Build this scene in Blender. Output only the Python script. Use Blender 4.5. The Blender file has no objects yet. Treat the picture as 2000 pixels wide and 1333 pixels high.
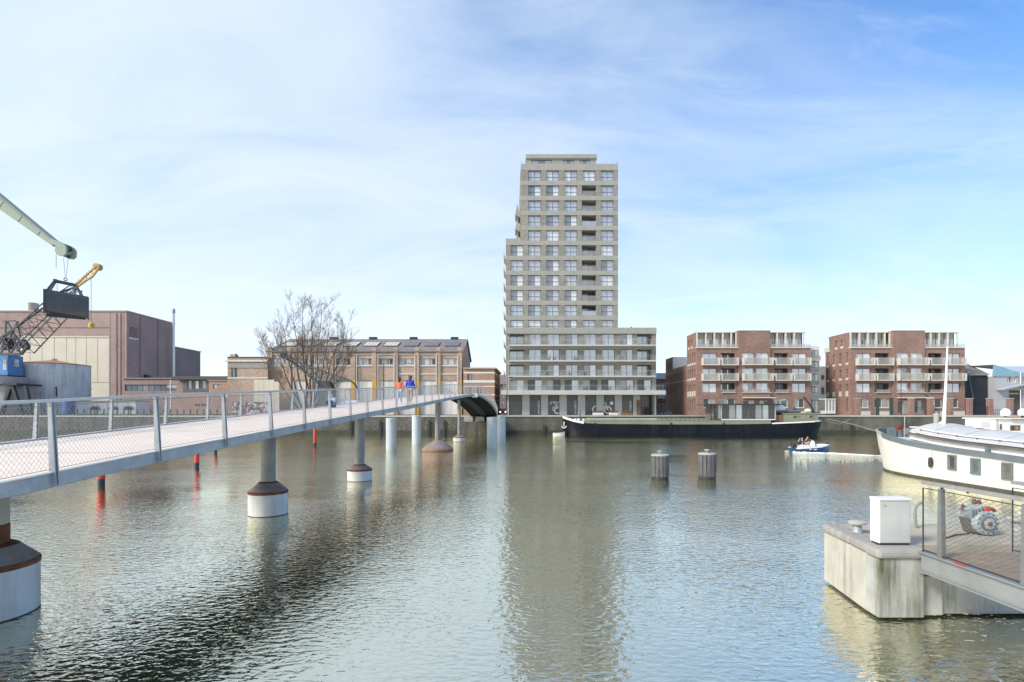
import bpy, math, random
from mathutils import Vector, Matrix

# ------------------------------------------------------------------ camera, sky, sun, exposure
scene = bpy.context.scene
col = scene.collection
HEYE = 3.9            # eye height above the water (m)
HOR = 805.0           # horizon row in the 2000 px wide photograph
cd = bpy.data.cameras.new("camera")
cam = bpy.data.objects.new("camera", cd)
col.objects.link(cam)
cam.location = (0, 0, HEYE)
cam.rotation_euler = (math.radians(90), 0, 0)
cd.sensor_width = 36.0
cd.lens = 18.0
cd.shift_y = (HOR - 666.5) / 2000.0
cd.clip_start = 0.1
cd.clip_end = 6000
scene.camera = cam

SUN_EL = math.radians(38)
SUN_DIR = Vector((-0.86, -0.51, 0)).normalized() * math.cos(SUN_EL) + Vector((0, 0, math.sin(SUN_EL)))
world = bpy.data.worlds.new("World")
scene.world = world
world.use_nodes = True
wn, wl = world.node_tree.nodes, world.node_tree.links
wn.clear()
w_out = wn.new("ShaderNodeOutputWorld")
w_bg = wn.new("ShaderNodeBackground")
w_bg.inputs["Strength"].default_value = 0.084
w_sky = wn.new("ShaderNodeTexSky")
w_sky.sky_type = 'NISHITA'
w_sky.sun_disc = False
w_sky.sun_elevation = SUN_EL
w_sky.sun_rotation = math.atan2(SUN_DIR.x, SUN_DIR.y)
w_sky.altitude = 0
w_sky.air_density = 1.0
w_sky.dust_density = 0.6
w_sky.ozone_density = 2.0


def wnode(t, **kw):
    n = wn.new(t)
    for k, v in kw.items():
        setattr(n, k, v)
    return n


def wmath(op, a, b=None, c=None, clamp=False):
    n = wn.new("ShaderNodeMath")
    n.operation = op
    n.use_clamp = clamp
    for i, x in enumerate((a, b, c)):
        if x is None:
            continue
        if isinstance(x, (int, float)):
            n.inputs[i].default_value = x
        else:
            wl.new(x, n.inputs[i])
    return n.outputs[0]


# thin high cloud: noise on the sky plane (direction divided by height)
w_tc = wnode("ShaderNodeTexCoord")
w_sep = wnode("ShaderNodeSeparateXYZ")
wl.new(w_tc.outputs["Generated"], w_sep.inputs[0])
hz = wmath('MAXIMUM', w_sep.outputs["Z"], 0.0)
den = wmath('ADD', hz, 0.22)
cx_ = wmath('DIVIDE', w_sep.outputs["X"], den)
cy_ = wmath('DIVIDE', w_sep.outputs["Y"], den)
w_comb = wnode("ShaderNodeCombineXYZ")
wl.new(cx_, w_comb.inputs[0])
wl.new(cy_, w_comb.inputs[1])


def wnoise(scale, detail, rough, dist, loc, sc=(1, 1, 1), rot=0.0):
    m = wnode("ShaderNodeMapping")
    m.inputs["Location"].default_value = loc
    m.inputs["Scale"].default_value = sc
    m.inputs["Rotation"].default_value = (0, 0, rot)
    wl.new(w_comb.outputs[0], m.inputs["Vector"])
    n = wnode("ShaderNodeTexNoise")
    n.inputs["Scale"].default_value = scale
    n.inputs["Detail"].default_value = detail
    n.inputs["Roughness"].default_value = rough
    n.inputs["Distortion"].default_value = dist
    wl.new(m.outputs[0], n.inputs["Vector"])
    return n.outputs["Fac"]


def wramp(x, a, b):
    n = wnode("ShaderNodeMapRange")
    n.interpolation_type = 'SMOOTHSTEP'
    n.inputs["From Min"].default_value = a
    n.inputs["From Max"].default_value = b
    wl.new(x, n.inputs["Value"])
    return n.outputs[0]


big = wnoise(0.55, 2, 0.5, 0.4, (3.1, 1.7, 0))
streak = wnoise(1.5, 7, 0.58, 0.9, (0.4, 4.4, 0), (0.75, 1.6, 1), 0.5)
wisps = wnoise(3.2, 9, 0.62, 1.4, (7.0, 2.0, 0), (0.6, 2.0, 1), 0.9)
# veil thickens towards the sun's side of the sky, haze towards the horizon
sd = wmath('MULTIPLY', wmath('MULTIPLY', w_sep.outputs["X"], hz), -1.35)
veil = wmath('ADD', wmath('MULTIPLY', big, 0.55), wmath('MULTIPLY', streak, 0.95))
veil = wmath('ADD', wmath('ADD', veil, sd), -0.15)
veil = wramp(veil, 0.0, 1.05)
wis = wmath('MULTIPLY', wramp(wisps, 0.50, 0.85), 0.35)
cov = wmath('ADD', wmath('MULTIPLY', veil, 0.85), wmath('MULTIPLY', wis, wmath('SUBTRACT', 1.0, veil)), clamp=True)
w_mix = wnode("ShaderNodeMix", data_type='RGBA')
wl.new(cov, w_mix.inputs["Factor"])
w_tint = wnode("ShaderNodeMix", data_type='RGBA', blend_type='MULTIPLY')
w_tint.inputs["Factor"].default_value = 1.0
w_tint.inputs["B"].default_value = (0.42, 1.14, 1.72, 1)
wl.new(w_sky.outputs[0], w_tint.inputs["A"])
wl.new(w_tint.outputs["Result"], w_mix.inputs["A"])
w_mix.inputs["B"].default_value = (5.4, 6.15, 6.75, 1)
w_hz = wnode("ShaderNodeMix", data_type='RGBA')
hzf = wmath('MULTIPLY', wmath('POWER', wmath('SUBTRACT', 1.0, hz), 3.6), 0.95)
wl.new(hzf, w_hz.inputs["Factor"])
wl.new(w_mix.outputs["Result"], w_hz.inputs["A"])
w_hz.inputs["B"].default_value = (6.9, 7.1, 7.15, 1)
wl.new(w_hz.outputs["Result"], w_bg.inputs["Color"])
wl.new(w_bg.outputs[0], w_out.inputs[0])

sl = bpy.data.lights.new("sun", 'SUN')
sl.energy = 2.2
sl.angle = math.radians(14)
sl.color = (1.0, 0.94, 0.85)
sun = bpy.data.objects.new("sun", sl)
col.objects.link(sun)
sun.rotation_euler = SUN_DIR.to_track_quat('Z', 'Y').to_euler()
sun.location = (-60, -30, 80)

scene.view_settings.view_transform = 'Standard'
scene.view_settings.look = 'None'
scene.view_settings.gamma = 1
scene.view_settings.use_curve_mapping = False
scene.view_settings.exposure = 0.95

# ------------------------------------------------------------------ helpers
rnd = random.Random(7)
ORG = {}


def P(px, py, Y):
    """point at depth Y that the photograph shows at pixel (px, py)"""
    return Vector(((px - 1000) / 1000 * Y, Y, HEYE - (py - HOR) / 1000 * Y))


def tag(o, label=None, cat=None, group=None, kind=None):
    if label: o["label"] = label
    if cat: o["category"] = cat
    if group: o["group"] = group
    if kind: o["kind"] = kind
    return o


def root(name, label, cat, loc=(0, 0, 0), group=None):
    o = bpy.data.objects.new(name, None)
    o.empty_display_size = 0.3
    col.objects.link(o)
    o.location = loc
    ORG[o.name] = Vector(loc)
    return tag(o, label, cat, group)


def origin_of(p):
    while p.parent is not None:
        p = p.parent
    return ORG.get(p.name, Vector((0, 0, 0)))


class MB:
    """collects faces in world coordinates and links them as one mesh object"""
    def __init__(self):
        self.v, self.f = [], []

    def add(self, vs, fs):
        n = len(self.v)
        self.v += [tuple(v) for v in vs]
        self.f += [tuple(i + n for i in f) for f in fs]
        return self

    def quad(self, a, b, c, d):
        return self.add([a, b, c, d], [(0, 1, 2, 3)])

    def box(self, x0, x1, y0, y1, z0, z1):
        x0, x1 = min(x0, x1), max(x0, x1)
        y0, y1 = min(y0, y1), max(y0, y1)
        z0, z1 = min(z0, z1), max(z0, z1)
        vs = [(x0, y0, z0), (x1, y0, z0), (x1, y1, z0), (x0, y1, z0), (x0, y0, z1), (x1, y0, z1), (x1, y1, z1), (x0, y1, z1)]
        return self.add(vs, [(3, 2, 1, 0), (4, 5, 6, 7), (0, 1, 5, 4), (1, 2, 6, 5), (2, 3, 7, 6), (3, 0, 4, 7)])

    def prism(self, poly, axis, a, b):
        """poly in the two other axes (order xyz without axis), extruded from a to b"""
        def mk(p, t):
            if axis == 'z': return (p[0], p[1], t)
            if axis == 'y': return (p[0], t, p[1])
            return (t, p[0], p[1])
        n = len(poly)
        vs = [mk(p, a) for p in poly] + [mk(p, b) for p in poly]
        fs = [tuple(range(n - 1, -1, -1)), tuple(range(n, 2 * n))]
        fs += [(i, (i + 1) % n, n + (i + 1) % n, n + i) for i in range(n)]
        return self.add(vs, fs)

    def bar(self, p, q, w, h=None, up=(0, 0, 1)):
        """square bar from p to q"""
        h = w if h is None else h
        p, q = Vector(p), Vector(q)
        d = (q - p)
        if d.length < 1e-6: return self
        d.normalize()
        u = Vector(up)
        if abs(d.dot(u)) > 0.98: u = Vector((0, 1, 0))
        s = d.cross(u).normalized()
        t = s.cross(d).normalized()
        vs = []
        for c in (p, q):
            for a, b in ((-1, -1), (1, -1), (1, 1), (-1, 1)):
                vs.append(c + s * (a * w / 2) + t * (b * h / 2))
        return self.add(vs, [(3, 2, 1, 0), (4, 5, 6, 7), (0, 1, 5, 4), (1, 2, 6, 5), (2, 3, 7, 6), (3, 0, 4, 7)])

    def tube(self, pts, r, n=8, caps=True):
        pts = [Vector(p) for p in pts]
        rs = r if isinstance(r, (list, tuple)) else [r] * len(pts)
        vs, fs = [], []
        prev = None
        for i, p in enumerate(pts):
            d = (pts[min(i + 1, len(pts) - 1)] - pts[max(i - 1, 0)])
            if d.length < 1e-9: d = Vector((0, 0, 1))
            d.normalize()
            if prev is None:
                u = Vector((0, 0, 1)) if abs(d.z) < 0.9 else Vector((1, 0, 0))
                s = d.cross(u).normalized()
            else:
                s = (prev - d * prev.dot(d))
                s = s.normalized() if s.length > 1e-6 else d.orthogonal().normalized()
            prev = s
            t = d.cross(s)
            for k in range(n):
                a = 2 * math.pi * k / n
                vs.append(p + (s * math.cos(a) + t * math.sin(a)) * rs[i])
        for i in range(len(pts) - 1):
            for k in range(n):
                fs.append((i * n + k, i * n + (k + 1) % n, (i + 1) * n + (k + 1) % n, (i + 1) * n + k))
        if caps:
            fs.append(tuple(range(n - 1, -1, -1)))
            m = (len(pts) - 1) * n
            fs.append(tuple(range(m, m + n)))
        return self.add(vs, fs)

    def lathe(self, prof, cx, cy, n=24, axis='z', cz=0.0):
        """profile [(r, t)], t along axis"""
        vs, fs = [], []
        for r, t in prof:
            for k in range(n):
                a = 2 * math.pi * k / n
                if axis == 'z': vs.append((cx + r * math.cos(a), cy + r * math.sin(a), t))
                elif axis == 'y': vs.append((cx + r * math.cos(a), t, cz + r * math.sin(a)))
                else: vs.append((t, cy + r * math.cos(a), cz + r * math.sin(a)))
        m = len(prof)
        for i in range(m - 1):
            for k in range(n):
                fs.append((i * n + k, i * n + (k + 1) % n, (i + 1) * n + (k + 1) % n, (i + 1) * n + k))
        fs.append(tuple(range(n - 1, -1, -1)))
        fs.append(tuple(range((m - 1) * n, m * n)))
        return self.add(vs, fs)

    def ring(self, c, r, w, y0, y1, a0=0, a1=360, n=28):
        """flat ring or arc facing the camera (in x-z), thickness y0..y1"""
        vs, fs = [], []
        for i in range(n + 1):
            a = math.radians(a0 + (a1 - a0) * i / n)
            for rr in (r - w / 2, r + w / 2):
                for y in (y0, y1):
                    vs.append((c[0] + rr * math.cos(a), y, c[1] + rr * math.sin(a)))
        for i in range(n):
            b, e = i * 4, i * 4 + 4
            fs += [(b, b + 2, e + 2, e), (b + 1, e + 1, e + 3, b + 3), (b, e, e + 1, b + 1), (b + 2, b + 3, e + 3, e + 2)]
        return self.add(vs, fs)

    def build(self, name, m, parent=None, smooth=False, kind=None, label=None, cat=None, group=None, org=None, bevel=0):
        o_ = origin_of(parent) if parent is not None else Vector(org if org is not None else (0, 0, 0))
        me = bpy.data.meshes.new(name)
        me.from_pydata([(x - o_[0], y - o_[1], z - o_[2]) for x, y, z in self.v], [], self.f)
        if smooth:
            me.polygons.foreach_set("use_smooth", [True] * len(me.polygons))
            try: me.set_sharp_from_angle(angle=math.radians(40))
            except Exception: pass
        me.materials.append(m)
        o = bpy.data.objects.new(name, me)
        col.objects.link(o)
        if parent is not None: o.parent = parent
        else:
            o.location = o_
            ORG[o.name] = Vector(o_)
        if bevel:
            b = o.modifiers.new("bevel", 'BEVEL')
            b.width = bevel
            b.segments = 2
            b.limit_method = 'ANGLE'
        return tag(o, label, cat, group, kind)


def copy_tree(o, parent=None):
    c = o.copy()
    col.objects.link(c)
    c.parent = parent
    for ch in list(o.children):
        copy_tree(ch, c)
    return c


# ------------------------------------------------------------------ materials
MATS = {}


def _nt(name):
    m = bpy.data.materials.new(name)
    m.use_nodes = True
    return m, m.node_tree.nodes, m.node_tree.links, m.node_tree.nodes["Principled BSDF"]


def mat(name, c, rough=0.7, metal=0.0, var=0.14, vscale=1.5, bump=0.0, bscale=8.0, streak=0.0, dirt=(0.08, 0.07, 0.05), sscale=2.0, brick=None, spec=0.5, coat=0.0):
    m, n, l, b = _nt(name)
    geo = n.new("ShaderNodeNewGeometry")
    pos = geo.outputs["Position"]

    def noise(scale, detail=6, mp=None):
        t = n.new("ShaderNodeTexNoise")
        t.inputs["Scale"].default_value = scale
        t.inputs["Detail"].default_value = detail
        t.inputs["Roughness"].default_value = 0.6
        src = pos
        if mp:
            q = n.new("ShaderNodeMapping")
            q.inputs["Scale"].default_value = mp
            l.new(pos, q.inputs["Vector"])
            src = q.outputs[0]
        l.new(src, t.inputs["Vector"])
        return t.outputs["Fac"]

    def mix(f, a, bb, mode='MIX'):
        x = n.new("ShaderNodeMix")
        x.data_type = 'RGBA'
        x.blend_type = mode
        for s, v in (("Factor", f), ("A", a), ("B", bb)):
            if hasattr(v, "is_linked") or hasattr(v, "links"): l.new(v, x.inputs[s])
            elif s == "Factor": x.inputs[s].default_value = v
            else: x.inputs[s].default_value = (*v, 1) if len(v) == 3 else v
        return x.outputs["Result"]

    def ramp(x, a, bb):
        r = n.new("ShaderNodeMapRange")
        r.inputs["From Min"].default_value = a
        r.inputs["From Max"].default_value = bb
        l.new(x, r.inputs["Value"])
        return r.outputs[0]
    lo = tuple(max(0, x * (1 - var)) for x in c)
    hi = tuple(min(1, x * (1 + var)) for x in c)
    if brick:
        sep = n.new("ShaderNodeSeparateXYZ")
        l.new(pos, sep.inputs[0])
        ad = n.new("ShaderNodeMath")
        l.new(sep.outputs[0], ad.inputs[0])
        l.new(sep.outputs[1], ad.inputs[1])
        cb = n.new("ShaderNodeCombineXYZ")
        l.new(ad.outputs[0], cb.inputs[0])
        l.new(sep.outputs[2], cb.inputs[1])
        bt = n.new("ShaderNodeTexBrick")
        l.new(cb.outputs[0], bt.inputs["Vector"])
        bt.inputs["Color1"].default_value = (*tuple(x * (1 - 1.6 * var) for x in c), 1)
        bt.inputs["Color2"].default_value = (*tuple(x * (1 + 1.6 * var) for x in c), 1)
        bt.inputs["Mortar"].default_value = (*brick, 1)
        bt.inputs["Scale"].default_value = 1.0
        bt.inputs["Brick Width"].default_value = 0.23
        bt.inputs["Row Height"].default_value = 0.078
        bt.inputs["Mortar Size"].default_value = 0.009
        bt.offset = 0.5
        colr = mix(ramp(noise(vscale * 0.25), 0.35, 0.7), bt.outputs["Color"], mix(0.85, bt.outputs["Color"], (0.72, 0.72, 0.74), 'MULTIPLY'))
    else:
        colr = mix(ramp(noise(vscale), 0.3, 0.7), lo, hi)
    if streak > 0:
        s1 = ramp(noise(sscale, 5, (1.6, 1.6, 0.16)), 0.48, 0.72)
        s2 = ramp(noise(sscale * 0.35, 4), 0.35, 0.65)
        mu = n.new("ShaderNodeMath")
        mu.operation = 'MULTIPLY'
        l.new(s1, mu.inputs[0])
        l.new(s2, mu.inputs[1])
        mu2 = n.new("ShaderNodeMath")
        mu2.operation = 'MULTIPLY'
        mu2.use_clamp = True
        l.new(mu.outputs[0], mu2.inputs[0])
        mu2.inputs[1].default_value = streak
        colr = mix(mu2.outputs[0], colr, dirt)
    l.new(colr, b.inputs["Base Color"])
    b.inputs["Roughness"].default_value = rough
    b.inputs["Metallic"].default_value = metal
    b.inputs["Specular IOR Level"].default_value = spec
    b.inputs["Coat Weight"].default_value = coat
    if bump > 0:
        bp = n.new("ShaderNodeBump")
        bp.inputs["Strength"].default_value = 1.0
        bp.inputs["Distance"].default_value = bump
        l.new(noise(bscale, 6), bp.inputs["Height"])
        l.new(bp.outputs[0], b.inputs["Normal"])
    MATS[name] = m
    return m


def glass_mat(name, c, refl=0.5, rough=0.03, var=0.15):
    """glazing seen from outside: what is behind it (curtain, dark room) under a reflecting sheet"""
    m, n, l, b = _nt(name)
    geo = n.new("ShaderNodeNewGeometry")
    t = n.new("ShaderNodeTexNoise")
    t.inputs["Scale"].default_value = 0.9
    q = n.new("ShaderNodeMapping")
    q.inputs["Scale"].default_value = (2.2, 2.2, 0.4)
    l.new(geo.outputs["Position"], q.inputs["Vector"])
    l.new(q.outputs[0], t.inputs["Vector"])
    x = n.new("ShaderNodeMix")
    x.data_type = 'RGBA'
    l.new(t.outputs["Fac"], x.inputs["Factor"])
    x.inputs["A"].default_value = (*[max(0, k * (1 - 2 * var)) for k in c], 1)
    x.inputs["B"].default_value = (*[min(1, k * (1 + 2 * var)) for k in c], 1)
    l.new(x.outputs["Result"], b.inputs["Base Color"])
    b.inputs["Roughness"].default_value = 0.5
    g = n.new("ShaderNodeBsdfGlossy")
    g.inputs["Roughness"].default_value = rough
    g.inputs["Color"].default_value = (0.97, 0.94, 0.90, 1)
    tb = n.new("ShaderNodeTexNoise")
    tb.inputs["Scale"].default_value = 0.7
    l.new(geo.outputs["Position"], tb.inputs["Vector"])
    bp = n.new("ShaderNodeBump")
    bp.inputs["Distance"].default_value = 0.012
    l.new(tb.outputs["Fac"], bp.inputs["Height"])
    l.new(bp.outputs[0], g.inputs["Normal"])
    fr = n.new("ShaderNodeFresnel")
    fr.inputs["IOR"].default_value = 1.5
    ma = n.new("ShaderNodeMath")
    ma.operation = 'ADD'
    ma.use_clamp = True
    l.new(fr.outputs[0], ma.inputs[0])
    ma.inputs[1].default_value = refl
    ms = n.new("ShaderNodeMixShader")
    l.new(ma.outputs[0], ms.inputs[0])
    l.new(b.outputs[0], ms.inputs[1])
    l.new(g.outputs[0], ms.inputs[2])
    l.new(ms.outputs[0], n["Material Output"].inputs[0])
    MATS[name] = m
    return m


concrete_t = mat("tower_concrete", (0.315, 0.30, 0.262), 0.85, var=0.08, vscale=0.8, streak=0.5, dirt=(0.24, 0.22, 0.19), sscale=1.2)
concrete_w = mat("pale_concrete", (0.48, 0.465, 0.42), 0.8, var=0.06, vscale=0.6, streak=0.3, dirt=(0.38, 0.36, 0.31))
brick_t = mat("tower_brick", (0.26, 0.232, 0.19), 0.9, var=0.22, vscale=1.2, brick=(0.33, 0.31, 0.27))
brick_r = mat("red_brick", (0.315, 0.19, 0.145), 0.9, var=0.2, vscale=1.4, brick=(0.22, 0.13, 0.11))
brick_h = mat("mauve_brick", (0.48, 0.335, 0.29), 0.9, var=0.14, vscale=0.5, brick=(0.25, 0.18, 0.17), streak=0.3, dirt=(0.16, 0.10, 0.10), sscale=0.4)
brick_d = mat("dark_brick", (0.33, 0.25, 0.23), 0.9, var=0.16, vscale=0.5, brick=(0.2, 0.15, 0.14))
brick_w = mat("warehouse_brick", (0.55, 0.395, 0.295), 0.9, var=0.2, vscale=0.7, brick=(0.36, 0.26, 0.19), streak=0.5, dirt=(0.24, 0.15, 0.11), sscale=0.5)
brick_a = mat("annex_brick", (0.50, 0.295, 0.215), 0.9, var=0.18, vscale=0.9, brick=(0.34, 0.22, 0.16))
stone_w = mat("white_render", (0.68, 0.64, 0.58), 0.8, var=0.06, vscale=0.5, streak=0.25, dirt=(0.45, 0.40, 0.35))
cream = mat("cream_panel", (0.63, 0.56, 0.44), 0.7, var=0.06, vscale=0.35, streak=0.45, dirt=(0.45, 0.38, 0.27), sscale=0.6)
white_p = mat("white_paint", (0.76, 0.74, 0.70), 0.5, var=0.05, vscale=1.0)
balc_w = mat("balcony_white", (0.58, 0.545, 0.475), 0.6, var=0.05, vscale=1.0)
yellow_p = mat("yellow_paint", (0.62, 0.36, 0.06), 0.7, var=0.12, vscale=1.0)
grey_roof = mat("dark_slate", (0.20, 0.17, 0.165), 0.85, var=0.2, vscale=0.7)
steel = mat("galvanised_steel", (0.40, 0.415, 0.415), 0.5, 0.25, var=0.16, vscale=3.0, streak=0.3, dirt=(0.25, 0.27, 0.28))
steel_l = mat("handrail_steel", (0.66, 0.65, 0.62), 0.32, 0.5, var=0.06, vscale=4)
wire_m = mat("wire_steel", (0.36, 0.36, 0.355), 0.4, 0.5, var=0.05)
deck_m = mat("deck_surface", (0.76, 0.635, 0.535), 0.85, var=0.08, vscale=0.9, bump=0.002, bscale=40, streak=0.35, dirt=(0.50, 0.42, 0.36), sscale=0.8)
pile_c = mat("pale_steel_pile", (0.46, 0.50, 0.51), 0.5, 0.05, var=0.06, vscale=1.2, streak=0.4, dirt=(0.36, 0.39, 0.38), sscale=2)
drum_m = mat("concrete_drum", (0.58, 0.585, 0.565), 0.7, var=0.08, vscale=1.6, streak=0.9, dirt=(0.36, 0.31, 0.25), sscale=1.8)
rust_m = mat("rust", (0.16, 0.062, 0.03), 0.9, var=0.4, vscale=5, bump=0.006, bscale=20)
cone_m = mat("pier_cone", (0.25, 0.225, 0.215), 0.8, var=0.2, vscale=3, streak=1.4, dirt=(0.26, 0.10, 0.045), sscale=2.2)
column_m = mat("pier_column", (0.27, 0.275, 0.265), 0.7, 0.0, var=0.15, vscale=2, streak=0.6, dirt=(0.17, 0.15, 0.12))
cream_col = mat("pier_column_cream", (0.50, 0.46, 0.35), 0.7, 0.0, var=0.08, vscale=2, streak=0.5, dirt=(0.36, 0.30, 0.2))
dark_m = mat("dark_metal", (0.035, 0.038, 0.042), 0.6, 0.2, var=0.25, vscale=3)
grab_m = mat("grab_steel", (0.072, 0.075, 0.085), 0.55, 0.2, var=0.25, vscale=1.5, streak=0.6, dirt=(0.10, 0.095, 0.095))
green_b = mat("boom_green", (0.27, 0.315, 0.24), 0.6, 0.0, var=0.03, vscale=0.2, streak=0.0, dirt=(0.22, 0.24, 0.19))
lattice_y = mat("lattice_yellow", (0.48, 0.31, 0.10), 0.7, var=0.25, vscale=2, streak=0.6, dirt=(0.2, 0.13, 0.06))
lattice_d = mat("lattice_dark", (0.075, 0.085, 0.085), 0.7, 0.1, var=0.3, vscale=2)
blue_c = mat("cabin_blue", (0.085, 0.22, 0.46), 0.6, var=0.1, vscale=1)
blue_t = mat("tank_blue", (0.04, 0.085, 0.26), 0.6, var=0.12, vscale=1)
tank_m = mat("tank_grey", (0.56, 0.57, 0.57), 0.6, 0.1, var=0.12, vscale=0.4, streak=0.9, dirt=(0.28, 0.23, 0.20), sscale=0.9)
rust_l = mat("rust_light", (0.35, 0.17, 0.10), 0.9, var=0.3, vscale=0.8)
red_p = mat("signal_red", (0.58, 0.045, 0.03), 0.6, var=0.12, vscale=2)
quay_m = mat("quay_concrete", (0.10, 0.094, 0.074), 0.9, var=0.35, vscale=0.35, streak=1.5, dirt=(0.055, 0.052, 0.04), sscale=0.6, bump=0.05, bscale=1.6)
quay_l = mat("quay_old_stone", (0.15, 0.13, 0.105), 0.95, var=0.4, vscale=0.5, streak=1.4, dirt=(0.05, 0.05, 0.035), sscale=0.6, bump=0.08, bscale=1.2, brick=(0.09, 0.085, 0.07))
algae_m = mat("algae_wet", (0.035, 0.038, 0.024), 0.6, var=0.4, vscale=1.0)
coping_m = mat("coping_stone", (0.40, 0.38, 0.33), 0.85, var=0.12, vscale=0.7)
pave_m = mat("quay_paving", (0.33, 0.31, 0.28), 0.9, var=0.1, vscale=0.5)
ground_m = mat("earth_ground", (0.20, 0.19, 0.15), 0.95, var=0.2, vscale=0.1)
grass_m = mat("dry_grass", (0.20, 0.19, 0.07), 0.95, var=0.3, vscale=1.5)
hull_k = mat("hull_black", (0.006, 0.007, 0.012), 0.45, 0.0, var=0.3, vscale=0.6, streak=0.5, dirt=(0.03, 0.03, 0.035), sscale=1.0, spec=0.2)
hull_w = mat("hull_cream", (0.70, 0.665, 0.585), 0.45, 0.0, var=0.04, vscale=0.5, streak=0.35, dirt=(0.58, 0.50, 0.40), sscale=1.4)
hull_blue = mat("hull_blue", (0.018, 0.07, 0.16), 0.3, var=0.1)
band_b = mat("rubbing_band_blue", (0.13, 0.155, 0.17), 0.55, var=0.15, vscale=1.5)
olive = mat("barge_olive", (0.25, 0.25, 0.165), 0.7, var=0.1, vscale=0.6, streak=0.4, dirt=(0.24, 0.23, 0.16))
deck_g = mat("hatch_grey", (0.50, 0.495, 0.49), 0.65, var=0.08, vscale=0.8, streak=0.3, dirt=(0.42, 0.42, 0.42))
brown_w = mat("stained_wood", (0.20, 0.11, 0.06), 0.8, var=0.2, vscale=3)
pile_wood = mat("grey_timber", (0.095, 0.092, 0.095), 0.85, var=0.15, vscale=3, streak=1.3, dirt=(0.19, 0.185, 0.20), sscale=5, bump=0.008, bscale=14)
conc_p = mat("pier_concrete", (0.47, 0.44, 0.38), 0.85, var=0.14, vscale=1.6, streak=1.3, dirt=(0.15, 0.145, 0.095), sscale=1.6, bump=0.006, bscale=9)
conc_f = mat("pier_concrete_weathered", (0.40, 0.40, 0.37), 0.88, var=0.2, vscale=1.8, streak=1.7, dirt=(0.10, 0.105, 0.055), sscale=1.7, bump=0.008, bscale=9)
conc_cap = mat("pier_coping", (0.33, 0.31, 0.285), 0.85, var=0.12, vscale=2.4, streak=0.7, dirt=(0.17, 0.16, 0.13), bump=0.006, bscale=16)
sand_m = mat("pier_floor", (0.40, 0.345, 0.265), 0.95, var=0.2, vscale=1.1, bump=0.004, bscale=12)
box_w = mat("weathered_white", (0.50, 0.50, 0.475), 0.6, var=0.08, vscale=2.0, streak=0.9, dirt=(0.42, 0.42, 0.40), sscale=4)
box_b = mat("bright_white", (0.72, 0.715, 0.70), 0.5, var=0.04)
bark = mat("bark", (0.12, 0.095, 0.072), 0.95, var=0.3, vscale=3)
twig_m = mat("twigs", (0.19, 0.14, 0.10), 0.95, var=0.25, vscale=3)
bush_m = mat("bush_twigs", (0.13, 0.125, 0.07), 0.95, var=0.3, vscale=2)
shed_k = mat("black_cladding", (0.022, 0.026, 0.036), 0.7, var=0.2, vscale=0.8)
shed_g = mat("grey_cladding", (0.40, 0.40, 0.41), 0.7, var=0.08, vscale=0.5, streak=0.4, dirt=(0.28, 0.28, 0.28))
roof_b = mat("pale_blue_metal", (0.20, 0.34, 0.42), 0.5, var=0.08, vscale=0.6)
roof_g = mat("pale_roof_sheet", (0.42, 0.46, 0.48), 0.55, var=0.06, vscale=0.6)
louver = mat("grey_green_panel", (0.135, 0.14, 0.12), 0.7, var=0.12, vscale=2)
soffit = mat("beige_blind", (0.40, 0.36, 0.30), 0.8, var=0.1, vscale=1)
frame_d = mat("window_frame_dark", (0.12, 0.115, 0.11), 0.5, var=0.1)
frame_w = mat("window_frame_white", (0.62, 0.61, 0.58), 0.5, var=0.05)
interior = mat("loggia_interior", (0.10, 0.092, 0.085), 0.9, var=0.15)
skin_m = mat("skin", (0.50, 0.29, 0.20), 0.6, var=0.05)
hair_k = mat("hair_dark", (0.03, 0.018, 0.014), 0.6, var=0.2)
hair_b = mat("hair_brown", (0.075, 0.028, 0.02), 0.6, var=0.2)
cloth_or = mat("cloth_orange", (0.85, 0.19, 0.06), 0.85, var=0.12, vscale=9)
cloth_bl = mat("cloth_blue", (0.035, 0.05, 0.45), 0.85, var=0.12, vscale=9)
cloth_je = mat("cloth_light_jeans", (0.42, 0.55, 0.68), 0.9, var=0.1, vscale=9)
cloth_be = mat("cloth_beige", (0.44, 0.35, 0.24), 0.9, var=0.1, vscale=9)
cloth_dk = mat("cloth_dark", (0.03, 0.035, 0.06), 0.9, var=0.2, vscale=9)
cloth_wh = mat("cloth_white", (0.75, 0.75, 0.73), 0.9, var=0.06, vscale=9)
cloth_lb = mat("cloth_pale_blue", (0.30, 0.50, 0.68), 0.9, var=0.1, vscale=9)
tarp_m = mat("white_tarp", (0.74, 0.74, 0.76), 0.6, var=0.05, vscale=2, bump=0.03, bscale=2)
foam_m = mat("foam", (0.78, 0.80, 0.78), 0.8, var=0.1, vscale=3, bump=0.03, bscale=9)
engine_m = mat("engine_grey", (0.40, 0.44, 0.46), 0.6, 0.2, var=0.2, vscale=8, streak=0.9, dirt=(0.16, 0.13, 0.11), sscale=8)
rubber = mat("black_rubber", (0.02, 0.02, 0.02), 0.8, var=0.2)
lit_m, _n, _l, _b = _nt("headlight")
_b.inputs["Emission Color"].default_value = (1.0, 0.8, 0.5, 1)
_b.inputs["Emission Strength"].default_value = 4.0

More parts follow.
